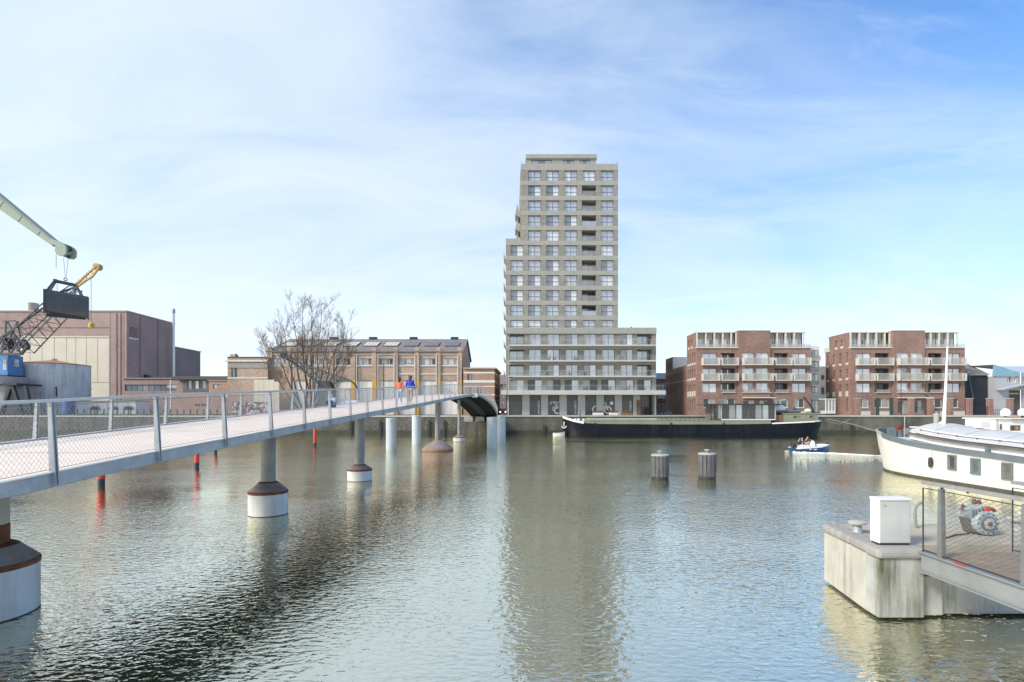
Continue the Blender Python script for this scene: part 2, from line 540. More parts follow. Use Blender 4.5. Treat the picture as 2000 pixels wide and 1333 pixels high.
g_pale = glass_mat("glass_pale", (0.36, 0.355, 0.37), 0.24)
g_blue = glass_mat("glass_blue", (0.22, 0.26, 0.33), 0.32)
g_white = glass_mat("glass_curtain", (0.62, 0.61, 0.60), 0.22)
g_beige = glass_mat("glass_blind", (0.42, 0.38, 0.32), 0.16)
g_grey = glass_mat("glass_grey", (0.14, 0.135, 0.135), 0.16)
g_dark = glass_mat("glass_dark", (0.018, 0.019, 0.020), 0.015)
g_teal = glass_mat("glass_teal", (0.12, 0.20, 0.22), 0.30)
g_balc, _n, _l, _b = _nt("glass_balustrade")
_b.inputs["Base Color"].default_value = (0.46, 0.44, 0.39, 1)
_b.inputs["Roughness"].default_value = 0.35
_tr = _n.new("ShaderNodeBsdfTransparent")
_mx = _n.new("ShaderNodeMixShader")
_mx.inputs[0].default_value = 0.66
_l.new(_b.outputs[0], _mx.inputs[1])
_l.new(_tr.outputs[0], _mx.inputs[2])
_l.new(_mx.outputs[0], _n["Material Output"].inputs[0])


def graffiti_mat():
    m, n, l, b = _nt("graffiti_print")
    geo = n.new("ShaderNodeNewGeometry")
    v = n.new("ShaderNodeTexVoronoi")
    v.inputs["Scale"].default_value = 2.4
    l.new(geo.outputs["Position"], v.inputs["Vector"])
    r = n.new("ShaderNodeValToRGB")
    sep = n.new("ShaderNodeSeparateColor")
    l.new(v.outputs["Color"], sep.inputs[0])
    l.new(sep.outputs[0], r.inputs[0])
    r.color_ramp.interpolation = 'CONSTANT'
    e = r.color_ramp.elements
    e[0].color = (0.24, 0.09, 0.07, 1)
    e[1].position = 0.3
    e[1].color = (0.38, 0.46, 0.42, 1)
    for p_, c_ in ((0.5, (0.07, 0.07, 0.10, 1)), (0.62, (0.62, 0.62, 0.64, 1)), (0.8, (0.30, 0.11, 0.08, 1))):
        x = e.new(p_)
        x.color = c_
    l.new(r.outputs[0], b.inputs["Base Color"])
    b.inputs["Roughness"].default_value = 0.9
    return m


graffiti = graffiti_mat()


def water_mat():
    m, n, l, b = _nt("harbour_water")
    geo = n.new("ShaderNodeNewGeometry")

    def noise(scale, sc, rot, detail, rough=0.55, dist=0.0):
        q = n.new("ShaderNodeMapping")
        q.inputs["Scale"].default_value = sc
        q.inputs["Rotation"].default_value = (0, 0, rot)
        l.new(geo.outputs["Position"], q.inputs["Vector"])
        t = n.new("ShaderNodeTexNoise")
        t.inputs["Scale"].default_value = scale
        t.inputs["Detail"].default_value = detail
        t.inputs["Roughness"].default_value = rough
        t.inputs["Distortion"].default_value = dist
        l.new(q.outputs[0], t.inputs["Vector"])
        return t.outputs["Fac"]

    def m2(op, a, bb):
        x = n.new("ShaderNodeMath")
        x.operation = op
        for i, y in enumerate((a, bb)):
            if isinstance(y, (int, float)): x.inputs[i].default_value = y
            else: l.new(y, x.inputs[i])
        return x.outputs[0]
    fine = noise(9.0, (0.55, 1.0, 1), 0.15, 2, 0.45, 0.35)
    mid = noise(1.35, (0.6, 1.0, 1), -0.2, 2, 0.5, 0.2)
    big_ = noise(0.33, (0.7, 1, 1), 0.1, 2)
    patch = noise(0.07, (0.6, 1, 1), 0.3, 3)
    pr = n.new("ShaderNodeMapRange")
    pr.inputs["From Min"].default_value = 0.35
    pr.inputs["From Max"].default_value = 0.65
    pr.inputs["To Min"].default_value = 0.3
    pr.inputs["To Max"].default_value = 1.6
    l.new(patch, pr.inputs["Value"])
    h = m2('ADD', m2('MULTIPLY', fine, WAVE_F), m2('MULTIPLY', mid, WAVE_M))
    h = m2('MULTIPLY', h, pr.outputs[0])
    h = m2('ADD', h, m2('MULTIPLY', big_, WAVE_B))
    bp = n.new("ShaderNodeBump")
    bp.inputs["Strength"].default_value = 1.0
    bp.inputs["Distance"].default_value = 1.0
    l.new(h, bp.inputs["Height"])
    dif = n.new("ShaderNodeBsdfDiffuse")
    dif.inputs["Color"].default_value = (0.046, 0.066, 0.034, 1)
    gl = n.new("ShaderNodeBsdfGlossy")
    gl.inputs["Roughness"].default_value = 0.03
    gl.inputs["Color"].default_value = (1.0, 0.965, 0.80, 1)
    l.new(bp.outputs[0], gl.inputs["Normal"])
    fr = n.new("ShaderNodeFresnel")
    fr.inputs["IOR"].default_value = WATER_IOR
    l.new(bp.outputs[0], fr.inputs["Normal"])
    ms = n.new("ShaderNodeMixShader")
    mr = n.new("ShaderNodeMapRange")
    mr.inputs["To Min"].default_value = WATER_R0
    mr.inputs["To Max"].default_value = 1.0
    l.new(fr.outputs[0], mr.inputs["Value"])
    l.new(mr.outputs[0], ms.inputs[0])
    l.new(dif.outputs[0], ms.inputs[1])
    l.new(gl.outputs[0], ms.inputs[2])
    l.new(ms.outputs[0], n["Material Output"].inputs[0])
    return m


WAVE_F, WAVE_M, WAVE_B = 0.0215, 0.013, 0.018
WATER_IOR = 1.45
WATER_R0 = 0.72
water_m = water_mat()


# ------------------------------------------------------------------ facade helpers
class Facade:
    """axis-aligned wall: u along the wall, w into the building, z up"""
    def __init__(self, side, plane):
        self.side, self.plane = side, plane

    def pt(self, u, w, z):
        if self.side == 'front': return (u, self.plane + w, z)
        if self.side == 'left': return (self.plane + w, u, z)
        return (self.plane - w, u, z)

    def box(self, mb, u0, u1, w0, w1, z0, z1):
        a, b = self.pt(u0, w0, z0), self.pt(u1, w1, z1)
        return mb.box(a[0], b[0], a[1], b[1], a[2], b[2])

    def wall(self, mb, u0, u1, z0, z1, holes, depth=0.3):
        """flat wall with real openings and reveals; holes = [(u0,u1,z0,z1)]"""
        us = sorted({u0, u1, *[h[0] for h in holes], *[h[1] for h in holes]})
        zs = sorted({z0, z1, *[h[2] for h in holes], *[h[3] for h in holes]})
        us = [u for u in us if u0 - 1e-6 <= u <= u1 + 1e-6]
        zs = [z for z in zs if z0 - 1e-6 <= z <= z1 + 1e-6]
        for j in range(len(zs) - 1):
            zc = (zs[j] + zs[j + 1]) / 2
            run = None
            for i in range(len(us) - 1):
                uc = (us[i] + us[i + 1]) / 2
                solid = not any(h[0] < uc < h[1] and h[2] < zc < h[3] for h in holes)
                if solid:
                    if run is None: run = us[i]
                    end = us[i + 1]
                if run is not None and (not solid or i == len(us) - 2):
                    mb.quad(self.pt(run, 0, zs[j]), self.pt(end, 0, zs[j]), self.pt(end, 0, zs[j + 1]), self.pt(run, 0, zs[j + 1]))
                    run = None
        for a, b, c, d in holes:
            q = self.pt
            mb.quad(q(a, 0, c), q(a, depth, c), q(a, depth, d), q(a, 0, d))
            mb.quad(q(b, 0, c), q(b, 0, d), q(b, depth, d), q(b, depth, c))
            mb.quad(q(a, 0, d), q(a, depth, d), q(b, depth, d), q(b, 0, d))
            mb.quad(q(a, 0, c), q(b, 0, c), q(b, depth, c), q(a, depth, c))
        return mb

    def window(self, parent, u0, u1, z0, z1, w, mats, frame=None, t=0.07, cols=2, transom=None, sill=None, name="window"):
        """frame with mullions as a part, each pane a sub-part"""
        frame = frame or frame_d
        mb = MB()
        self.box(mb, u0, u1, w - 0.05, w + 0.05, z1 - t, z1)
        self.box(mb, u0, u1, w - 0.05, w + 0.05, z0, z0 + t)
        self.box(mb, u0, u0 + t, w - 0.05, w + 0.05, z0 + t, z1 - t)
        self.box(mb, u1 - t, u1, w - 0.05, w + 0.05, z0 + t, z1 - t)
        cw = (u1 - u0 - 2 * t) / cols
        for i in range(1, cols):
            c = u0 + t + cw * i
            self.box(mb, c - t / 2, c + t / 2, w - 0.05, w + 0.05, z0 + t, z1 - t)
        if transom is not None:
            zt = z0 + (z1 - z0) * transom
            self.box(mb, u0 + t, u1 - t, w - 0.07, w - 0.052, zt - t / 2, zt + t / 2)
        o = mb.build(name, frame, parent)
        for i in range(cols):
            a = u0 + t + cw * i + (t / 2 if i else 0)
            b = u0 + t + cw * (i + 1) - (t / 2 if i < cols - 1 else 0)
            pm = MB()
            pm.quad(self.pt(a, w, z0 + t), self.pt(b, w, z0 + t), self.pt(b, w, z1 - t), self.pt(a, w, z1 - t))
            pm.build("pane", mats[i % len(mats)], o)
        if sill:
            s = MB()
            self.box(s, u0 - 0.06, u1 + 0.06, -0.09, w - 0.06, z0 - sill, z0 - 0.003)
            s.build("sill", balc_w, o)
        return o
# ------------------------------------------------------------------ the setting
QY = 92.0        # quay face
QZ = 3.26        # quay level

MB().quad((-260, -90, 0), (260, -90, 0), (260, QY + 0.4, 0), (-260, QY + 0.4, 0)).build("water", water_m, kind="structure")
MB().quad((-2500, QY + 0.5, QZ - 0.02), (2500, QY + 0.5, QZ - 0.02), (2500, 4200, QZ - 0.02), (-2500, 4200, QZ - 0.02)).build("ground", ground_m, kind="structure")
MB().quad((-6, QY + 0.6, QZ), (140, QY + 0.6, QZ), (140, 104.6, QZ), (-6, 104.6, QZ)).build("pavement", pave_m, kind="structure")
MB().quad((-9.5, QY + 0.6, QZ + 0.004), (-2.0, QY + 0.6, QZ + 0.004), (1.5, 170, QZ + 0.004), (-2.2, 170, QZ + 0.004)).build("road", mat("asphalt", (0.10, 0.10, 0.10), 0.9, var=0.1), kind="structure")


def quay(name, label, x0, x1, m, cop, z1, step):
    r = root(name, label, "quay wall", ((x0 + x1) / 2, QY, 0))
    mb = MB()
    n = int((x1 - x0) / 1.2)
    rr = random.Random(int(x0 * 7))
    mb.box(x0, x1, QY, QY + 1.0, -1.5, z1 - 0.28)
    mb.build("wall_face", m, r)
    a = MB()                       # slimy foot of the wall standing slightly proud
    a.box(x0, x1, QY - 0.16, QY - 0.004, -1.5, 0.55)
    a.build("wet_footing", algae_m, r)
    x = x0
    while x < x1 - 0.1:
        e = min(x1, x + step)
        MB().box(x + 0.012, e - 0.012, QY - 0.10 - rr.random() * 0.02, QY + 0.9, z1 - 0.28 + 0.003, z1 + rr.random() * 0.012).build("coping_stone", cop, r)
        x = e
    return r


quay("quay_wall", "stained grey concrete quay wall under the tower and the red apartment blocks", -1.6, 125, quay_m, coping_m, QZ + 0.04, 3.0)
qw = quay("quay_wall", "dark old stone quay wall on the left bank behind the footbridge", -135, -1.6, quay_l, coping_m, QZ, 3.0)
for px in (698, 755, 850, 880):       # timber fenders on the left wall
    p = P(px - 12, 830, QY)
    MB().box(p.x - 0.18, p.x + 0.18, QY - 0.35, QY - 0.17, -0.6, 2.4).build("fender_post", dark_m, qw)
for px in (1663, 1810, 1240, 1062):
    p = P(px, 830, QY)
    MB().box(p.x - 0.22, p.x + 0.22, QY - 0.4, QY - 0.17, -0.6, 1.6).build("fender_post", dark_m, bpy.data.objects["quay_wall"])

# dry grass along the top of the left quay
g = MB()
rr = random.Random(3)
for i in range(5200):
    x = rr.uniform(-112, -33)
    y = rr.uniform(QY + 0.05, QY + 2.6)
    h = rr.uniform(0.12, 0.42)
    a = rr.uniform(0, 3.14)
    w = rr.uniform(0.03, 0.09)
    dx, dy = math.cos(a) * w, math.sin(a) * w
    lx, ly = rr.uniform(-.15, .15), rr.uniform(-.15, .15)
    g.add([(x - dx, y - dy, QZ), (x + dx, y + dy, QZ), (x + lx, y + ly, QZ + h)], [(0, 1, 2)])
g.build("grass", grass_m, kind="stuff", label="dry yellow grass growing along the top of the left quay", cat="grass")

# ------------------------------------------------------------------ footbridge
BZ = [(-14, 1.55), (0, 2.35), (8, 2.83), (10.8, 3.02), (15.1, 3.27), (18.2, 3.45), (25.5, 3.85), (31.3, 4.20), (38, 4.60), (45, 5.07), (52, 5.50), (58, 5.86), (62, 6.0), (66, 5.98), (70, 5.72), (76, 5.14), (84, 4.28), (91.5, 3.42), (94, 3.28)]
BX = [(-14, -10.3), (8, -10.08), (15, -9.88), (25.5, -9.62), (31.3, -9.2), (38, -8.8), (52, -7.75), (60, -6.95), (68, -6.15), (78, -5.35), (94, -4.9)]


def interp(t, tab):
    """smooth (Catmull-Rom style) table lookup"""
    if t <= tab[0][0]: return tab[0][1]
    for i in range(len(tab) - 1):
        a, b = tab[i], tab[i + 1]
        if t <= b[0]:
            p = tab[max(i - 1, 0)]
            n_ = tab[min(i + 2, len(tab) - 1)]
            h = b[0] - a[0]
            ma = (b[1] - p[1]) / (b[0] - p[0]) if b[0] != p[0] else 0
            mb_ = (n_[1] - a[1]) / (n_[0] - a[0]) if n_[0] != a[0] else 0
            s = (t - a[0]) / h
            return (2 * s**3 - 3 * s**2 + 1) * a[1] + (s**3 - 2 * s**2 + s) * h * ma + (-2 * s**3 + 3 * s**2) * b[1] + (s**3 - s**2) * h * mb_
    return tab[-1][1]


HWID = 2.45


def bp(y, off, dz):
    return (interp(y, BX) + off, y, interp(y, BZ) + dz)


bridge = root("footbridge", "long pale footbridge with steel mesh railings rising across the dock to the far quay", "bridge", (-9.8, 10, 0))


def sweep(profile, y0, y1, step, closed=True):
    """sweep a cross-section [(offset, dz)] along the bridge line"""
    mb = MB()
    n = max(2, int((y1 - y0) / step) + 1)
    k = len(profile)
    vs, fs = [], []
    for i in range(n):
        y = y0 + (y1 - y0) * i / (n - 1)
        for o_, dz in profile:
            vs.append(bp(y, o_, dz))
    for i in range(n - 1):
        for j in range(k if closed else k - 1):
            a, b = i * k + j, i * k + (j + 1) % k
            fs.append((a, b, b + k, a + k))
    if closed:
        fs.append(tuple(range(k - 1, -1, -1)))
        fs.append(tuple(range((n - 1) * k, n * k)))
    return mb.add(vs, fs)


H = HWID
sweep([(-H + .10, 0), (H - .10, 0), (H - .10, -.09), (-H + .10, -.09)], -14, 94, 0.8).build("deck", deck_m, bridge, smooth=True)
for s in (1, -1):
    eb = sweep([(s * (H - .097), .022), (s * H, .022), (s * (H + .02), -.20), (s * (H - .02), -.22), (s * (H - .097), -.20)], -14, 94, 0.8)
    e_o = eb.build("edge_beam", steel, bridge, smooth=True)
    sweep([(s * (H - .10), .026), (s * (H + .035), .026), (s * (H + .035), .045), (s * (H - .10), .045)], -14, 94, 0.8).build("top_flange", steel_l, e_o)
under = mat("underside_shade", (0.024, 0.027, 0.027), 0.8, var=0.2, spec=0.2)  # near-black colour paints the shade under the deck onto girder and beams
sweep([(-H + .10, -.094), (H - .10, -.094), (H - .10, -.104), (-H + .10, -.104)], -14, 93.5, 0.8).build("soffit_shade_sheet", under, bridge, smooth=True)  # dark sheet added below the pale deck as painted shade
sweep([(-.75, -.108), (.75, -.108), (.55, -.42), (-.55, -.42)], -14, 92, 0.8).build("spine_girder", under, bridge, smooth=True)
y = -13.0
while y < 91.5:
    for s in (1, -1):
        a, b = bp(y, s * 0.66, -.26), bp(y, s * (H - .10), -.165)
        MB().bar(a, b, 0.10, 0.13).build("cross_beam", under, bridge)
    y += 1.6

jm_ = mat("joint_dark", (0.30, 0.26, 0.22), 0.9)
y = 1.27
while y < 91:
    q0, q1 = bp(y - .012, -H + .11, .003), bp(y + .012, H - .11, .003)
    MB().add([(q0[0], q0[1], q0[2]), (q1[0], q0[1], q0[2]), (q1[0], q1[1], q1[2]), (q0[0], q1[1], q1[2])], [(0, 1, 2, 3)]).build("deck_joint", jm_, bridge)
    y += 4.82
POST_Y = [8.5 + 2.41 * i for i in range(-8, 35)]
POST_Y = [y for y in POST_Y if -13 < y < 92]
RAIL = 1.20
LEAN = 0.03          # railing leans inwards


def side_railing(s, RAIL):
    rl = sweep([(s * (H - LEAN - .035), RAIL), (s * (H - LEAN + .035), RAIL), (s * (H - LEAN + .035), RAIL + .05), (s * (H - LEAN - .035), RAIL + .05)], POST_Y[0], POST_Y[-1] - 0.05, 0.8)
    h_o = rl.build("handrail", steel_l, bridge, smooth=True)
    rw = MB()
    for dz in (RAIL - .06, .09):
        pts = [bp(yy, s * (H - LEAN * (dz / RAIL)), dz) for yy in [POST_Y[0] + 0.8 * i for i in range(int((POST_Y[-1] - POST_Y[0]) / 0.8))]]
        rw.tube(pts, 0.006, 5)
    rw.build("tension_wire", wire_m, h_o)
    for i, yy in enumerate(POST_Y):
        mb = MB()
        # tapered flat post, wider at the foot, bolted to the edge beam
        b0, t0 = Vector(bp(yy, s * (H + .028), -.19)), Vector(bp(yy, s * (H - LEAN), RAIL))
        for dy in (-.028, .028):
            vs = []
            for c, w in ((b0, .062), (t0, .034)):
                for a_, q in ((-w, -.009), (w, -.009), (w, .009), (-w, .009)):
                    vs.append((c.x + a_ * 0.9, c.y + dy + q, c.z))
            mb.add(vs, [(3, 2, 1, 0), (4, 5, 6, 7), (0, 1, 5, 4), (1, 2, 6, 5), (2, 3, 7, 6), (3, 0, 4, 7)])
        mb.bar(b0 + Vector((0, 0, .25)), t0 - Vector((0, 0, .02)), 0.026, 0.05, (0, 1, 0))
        mb.build("post", steel, bridge)
        if i < len(POST_Y) - 1:
            y0, y1 = yy + .06, POST_Y[i + 1] - .06
            L, Hh = y1 - y0, RAIL - .16
            if yy > 48 or yy < -2: sp, rad = .20, .004
            elif yy > 28: sp, rad = .13, .0030
            else: sp, rad = .080, .0021
            mb = MB()

            def q(u, v):
                return Vector(bp(y0 + u, s * (H - LEAN * ((v + .1) / RAIL)), v + .10))
            slope = 1.25     # rise per metre: mesh stretched in height
            k = -Hh / slope
            while k < L:
                for d in (1, -1):
                    u0, u1 = k, k + Hh / slope
                    v0, v1 = 0.0, Hh
                    if u0 < 0: v0, u0 = -u0 * slope, 0
                    if u1 > L: v1, u1 = v1 - (u1 - L) * slope, L
                    if v1 - v0 > .02:
                        if d == -1: u0, u1 = L - u0, L - u1
                        mb.tube([q(u0, v0), q(u1, v1)], rad, 3, False)
                k += sp
            mb.build("mesh_infill", wire_m, bridge, kind="stuff")


side_railing(1, 1.20)
side_railing(-1, 1.0)
# white notice board on the crest
MB().bar(bp(60.5, H + .05, .1), bp(60.5, H + .05, -.35), .62, .05, (0, 1, 0)).build("notice_board", white_p, bridge)
# abutment blocks under the landing
ab = MB()
for i, x in enumerate((-7.6, -5.6, -3.7)):
    ab.box(x - .75, x + .75, 89.2, 91.3, -1.0, 3.05)
ab.build("abutment", conc_cap, bridge)
sb = MB()
sb.box(-8.8, -2.4, 88.9, 91.9, -1.2, 2.2)
sb.build("abutment_wall", quay_m, bridge)

# piers under the bridge: separate things in the water
PIERS = [(9.85, -10.15, .80, .36, 'cream', "cream"), (19.6, -9.33, .70, .26, 'grey', None), (29.2, -8.68, .68, .26, 'grey', None), (52.0, -7.55, 1.58, .27, 'cone', None), (67.8, -7.0, .78, .21, 'grey', None)]
LAB = ["bridge pier nearest the left edge, cream column with rusty foot on a wide white drum",
       "bridge pier with grey column on white drum, second from the left edge",
       "bridge pier with slimmer grey column on a white drum, third from the left edge",
       "bridge pier with a wide flared rusty grey skirt and no drum above the water",
       "small bridge pier with square white drum nearest the far quay"]
for (yc, xc, rd, rc, kind_, _), lab in zip(PIERS, LAB):
    r = root("bridge_pier", lab, "bridge pier", (xc, yc, 0), "piers carrying the footbridge")
    ztop = interp(yc, BZ) - .43
    n = 36
    if kind_ == 'cone':
        MB().lathe([(rd * .98, -.8), (rd, .10), (rd, .22)], xc, yc, n).build("base_ring", rust_l, r, smooth=True)
        MB().lathe([(rd * .985, .221), (rd * .62, .62), (rc * 1.35, 1.05)], xc, yc, n).build("skirt", cone_m, r, smooth=True)
        MB().lathe([(rc * 1.02, 1.051), (rc * 1.02, 1.75)], xc, yc, 20).build("column_foot", cone_m, r, smooth=True)
        MB().lathe([(rc, 1.751), (rc, ztop)], xc, yc, 20).build("column", column_m, r, smooth=True)
    else:
        hd = .98 if kind_ == 'cream' else .86
        if yc > 25: hd = .62
        if yc > 60: hd = .55
        MB().lathe([(rd, -1.2), (rd, hd)], xc, yc, n).build("drum", drum_m, r, smooth=True)
        MB().lathe([(rd * 1.012, hd - .06), (rd * 1.02, hd + .02), (rd * .99, hd + .05)], xc, yc, n).build("rust_rim", rust_m, r, smooth=True)
        hc = .34 if yc < 25 else .26
        MB().lathe([(rd * .985, hd + .051), (rc * 1.38, hd + hc)], xc, yc, n).build("cone_cap", cone_m, r, smooth=True)
        MB().lathe([(rc * 1.40, hd + hc + .002), (rc * 1.12, hd + hc + .05)], xc, yc, 24).build("collar", rust_m, r, smooth=True)
        zc = hd + hc + .051
        if kind_ == 'cream':
            MB().lathe([(rc * 1.0, zc), (rc * 1.0, zc + .36)], xc, yc, 24).build("rusty_foot", rust_m, r, smooth=True)
            MB().lathe([(rc * .985, zc + .361), (rc * .985, ztop)], xc, yc, 24).build("column", cream_col, r, smooth=True)
        else:
            MB().lathe([(rc, zc), (rc, ztop)], xc, yc, 24).build("column", column_m, r, smooth=True)
    MB().lathe([(rd * 1.006, -.5), (rd * 1.006, .012), (rd * 1.001, .022)], xc, yc, n).build("algae_band", algae_m, r, smooth=True)
    MB().box(xc - .42, xc + .42, yc - .35, yc + .35, ztop + .002, ztop + .12).build("bearing_plate", dark_m, r)

# pale guide piles by the bridge
for (px, pt, pw, w), lab in zip([(764, 819, 877, 20), (813.5, 813, 866, 18), (961, 818, 875.5, 20), (979, 813, 864, 17)],
                                ["pale blue steel pile left of the flared bridge pier, nearer of the pair", "pale blue steel pile left of the flared bridge pier, farther of the pair",
                                 "pale blue steel pile by the bridge landing, nearer of the pair", "pale blue steel pile by the bridge landing, farther of the pair"]):
    Y = HEYE * 1000 / (pw - HOR)
    p = P(px, pt, Y)
    rad = w / 2000 * Y
    r = root("steel_pile", lab, "pile", (p.x, Y, 0), "pale steel guide piles")
    MB().lathe([(rad, -1.0), (rad, p.z)], p.x, Y, 28).build("shaft", pile_c, r, smooth=True)
    MB().lathe([(rad * 1.03, p.z + .002), (rad * 1.03, p.z + .09), (rad * .9, p.z + .12)], p.x, Y, 28).build("cap", pile_c, r, smooth=True)
    MB().lathe([(.05, Y - rad - .03), (.05, Y - rad + .05)], p.x + .1, 0, 10, 'y', p.z - .25).build("bolt", dark_m, r)

# red marker poles behind the bridge
for (px, pw, d), lab in zip([(198, 949, .34), (384.5, 914, .30), (421, 885, .28), (615, 872, .34)],
                            ["red marker pole in the water below the second bridge panel, nearest of the red poles", "red marker pole in the water left of the second bridge pier",
                             "short red marker pole just showing under the bridge edge", "red marker pole farthest away, near the left quay wall"]):
    Y = HEYE * 1000 / (pw - HOR)
    x = (px - 1000) / 1000 * Y
    r = root("marker_pole", lab, "pole", (x, Y, 0), "red marker poles")
    MB().lathe([(d / 2, .36), (d / 2, 1.9), (d * .42, 1.96)], x, Y, 18).build("red_shaft", red_p, r, smooth=True)
    MB().lathe([(d * .46, -1), (d * .46, .358)], x, Y, 18).build("dark_foot", dark_m, r, smooth=True)

# timber dolphins in the middle of the dock
for (px, pt, pw), lab in zip([(1289, 887.5, 936.5), (1381, 885, 936)], ["grey timber mooring dolphin in open water, left one of the pair", "grey timber mooring dolphin in open water, right one of the pair"]):
    Y = HEYE * 1000 / (pw - HOR) + .45
    p = P(px, pt, Y)
    r = root("mooring_dolphin", lab, "mooring post", (p.x, Y, 0), "timber mooring dolphins")
    n, R = 13, .46
    for k in range(n):
        a = 2 * math.pi * (k + .5) / n
        x0, y0 = p.x + R * math.cos(a), Y + R * math.sin(a)
        hw = math.pi * R / n * .96
        tx, ty = -math.sin(a) * hw, math.cos(a) * hw
        nx, ny = math.cos(a) * .05, math.sin(a) * .05
        vs = []
        for z in (.12, p.z - .09):
            vs += [(x0 - tx, y0 - ty, z), (x0 - tx * .7 + nx, y0 - ty * .7 + ny, z), (x0 + tx * .7 + nx, y0 + ty * .7 + ny, z), (x0 + tx, y0 + ty, z)]
        MB().add(vs, [(3, 2, 1, 0), (4, 5, 6, 7), (0, 1, 5, 4), (1, 2, 6, 5), (2, 3, 7, 6), (3, 0, 4, 7)]).build("timber_stave", pile_wood, r)
    MB().lathe([(R + .02, -1), (R + .02, .119)], p.x, Y, 24).build("wet_base", algae_m, r, smooth=True)
    MB().lathe([(R - .03, .1), (R - .03, p.z - .1)], p.x, Y, 24).build("core", dark_m, r, smooth=True)
    MB().lathe([(R + .05, p.z - .088), (R + .05, p.z - .02), (R - .02, p.z)], p.x, Y, 28).build("top_plate", coping_m, r, smooth=True)
    MB().lathe([(.07, p.z + .001), (.06, p.z + .12), (.15, p.z + .14), (.16, p.z + .19), (.08, p.z + .21)], p.x, Y, 16).build("bollard_head", coping_m, r, smooth=True)
# ------------------------------------------------------------------ apartment tower
TY = 105.0
KT = TY / 1000


def TX(px): return (px - 1000) * KT
def TZ(py): return HEYE - (py - HOR) * KT


tower = root("apartment_tower", "tall grey-brown apartment tower of sixteen floors with stepped left side and low wing", "building", (TX(1100), TY, QZ))
FT = Facade('front', TY)
rt = random.Random(21)
DEP = 2.2


def pane_pair(r):
    x = r.random()
    if x < .46: return [g_pale, g_pale]
    if x < .55: return [g_white, g_white]
    if x < .63: return [g_beige, g_pale]
    if x < .70: return [g_white, g_pale]
    if x < .90: return [g_grey, g_white]
    return [g_grey, g_pale]


core = MB()
core.box(TX(988), TX(1207), TY + DEP, TY + 22, TZ(772), TZ(466))
core.box(TX(1017), TX(1207), TY + DEP, TY + 22, TZ(466), TZ(322))
core.box(TX(1207), TX(1281), TY + DEP, TY + 20, TZ(772), TZ(641))
core.build("core_wall", brick_t, tower)

UCOLS = [1009.7, 1044.2, 1079.5, 1115, 1150.5, 1186]
PCOLS = [1009.6, 1045, 1080.8, 1117, 1152.6, 1188.6, 1224.7, 1259]
EDGE_GUARD = []


def floor_row(ztop, zbot, left, right, cols, loggias, zb_next):
    """windows, brick piers of one floor, and the band under it"""
    spans = []
    for i, c in enumerate(cols):
        hw = 14.0 if i in loggias else 12.3
        spans.append((TX(c - hw), TX(c + hw), i in loggias))
    u = TX(left)
    for (a, b, lg) in spans + [(TX(right), None, False)]:
        m = MB()
        FT.box(m, u, a, 0, DEP - .002, zbot, ztop)
        m.build("brick_pier", brick_t, tower)
        if b is None: break
        if lg:
            FT.window(tower, a + .01, b - .01, zbot + .02, ztop - .02, DEP - .12, [g_grey, g_dark] if rt.random() < .5 else [g_pale, g_grey], cols=2)
            rl = MB()
            FT.box(rl, a, b, .06, .10, zbot + .95, zbot + 1.0)
            k = a + .1
            while k < b:
                FT.box(rl, k, k + .02, .065, .095, zbot, zbot + .95)
                k += .14
            o = rl.build("balcony_rail", steel, tower)
            gm = MB()
            FT.box(gm, a + .03, b - .03, .11, .125, zbot + .05, zbot + .93)
            gm.build("balustrade_pane", g_balc if rt.random() < .6 else g_pale, o)
        else:
            FT.window(tower, a + .004, b - .004, zbot + .004, ztop - .004, .42, pane_pair(rt), cols=2, transom=.42, t=.085)
        u = b
    m = MB()
    FT.box(m, TX(left), TX(right), -.04, DEP - .003, zb_next, zbot)
    m.build("concrete_band", concrete_t, tower)


for r_ in range(11):
    top = 333 + 29.25 * r_
    bot = top + 20.7
    nxt = top + 29.25 if r_ < 10 else 652.3
    left = 1017 if r_ < 5 else 988
    cols = UCOLS[1:] if r_ < 5 else UCOLS
    lg = []
    if 1 <= r_ <= 9: lg = [3 if r_ < 5 else 4]
    if r_ == 4:
        floor_row(TZ(top), TZ(bot), 1017, 1207, cols, lg, TZ(nxt))
        m = MB()
        FT.box(m, TX(988), TX(1017) - .004, -.04, DEP + 6, TZ(nxt), TZ(466.5))
        m.build("concrete_band", concrete_t, tower)
    elif r_ == 10:
        floor_row(TZ(top), TZ(bot), 988, 1207, cols, lg, TZ(641.2))
    else:
        floor_row(TZ(top), TZ(bot), left, 1207, cols, lg, TZ(nxt))
m = MB()
FT.box(m, TX(1017), TX(1207), -.04, DEP + 19, TZ(333), TZ(320.5))
m.build("parapet", concrete_t, tower)
for x in (1205.5, 1018.5):
    MB().bar((TX(x), TY + .3, TZ(320.4)), (TX(x), TY + .3, TZ(315)), .05).build("lightning_rod", dark_m, tower)
# penthouse
PHY = TY + 1.6
HX2 = lambda px: (px - 1000) * PHY / 1000
HZ2 = lambda py: HEYE - (py - HOR) * PHY / 1000
pf = Facade('front', PHY)
m = MB()
pz0 = TZ(320.4)
holes = [(HX2(1038), HX2(1078), HZ2(320), HZ2(312.5)), (HX2(1100), HX2(1121), HZ2(320), HZ2(312.5)), (HX2(1132), HX2(1152), HZ2(320), HZ2(312.5))]
pf.wall(m, HX2(1028), HX2(1164.5), pz0, HZ2(311), holes, .4)
m.box(HX2(1028), HX2(1164.5), PHY + .8, PHY + 15, pz0, HZ2(311))
m.build("penthouse_wall", concrete_t, tower)
for h in holes:
    pf.window(tower, *h, .3, [g_pale, g_grey], cols=3)
m = MB()
m.box(HX2(1027), HX2(1165.5), PHY - .3, PHY + 15.3, HZ2(310.9), HZ2(303))
m.build("penthouse_roof", concrete_t, tower)

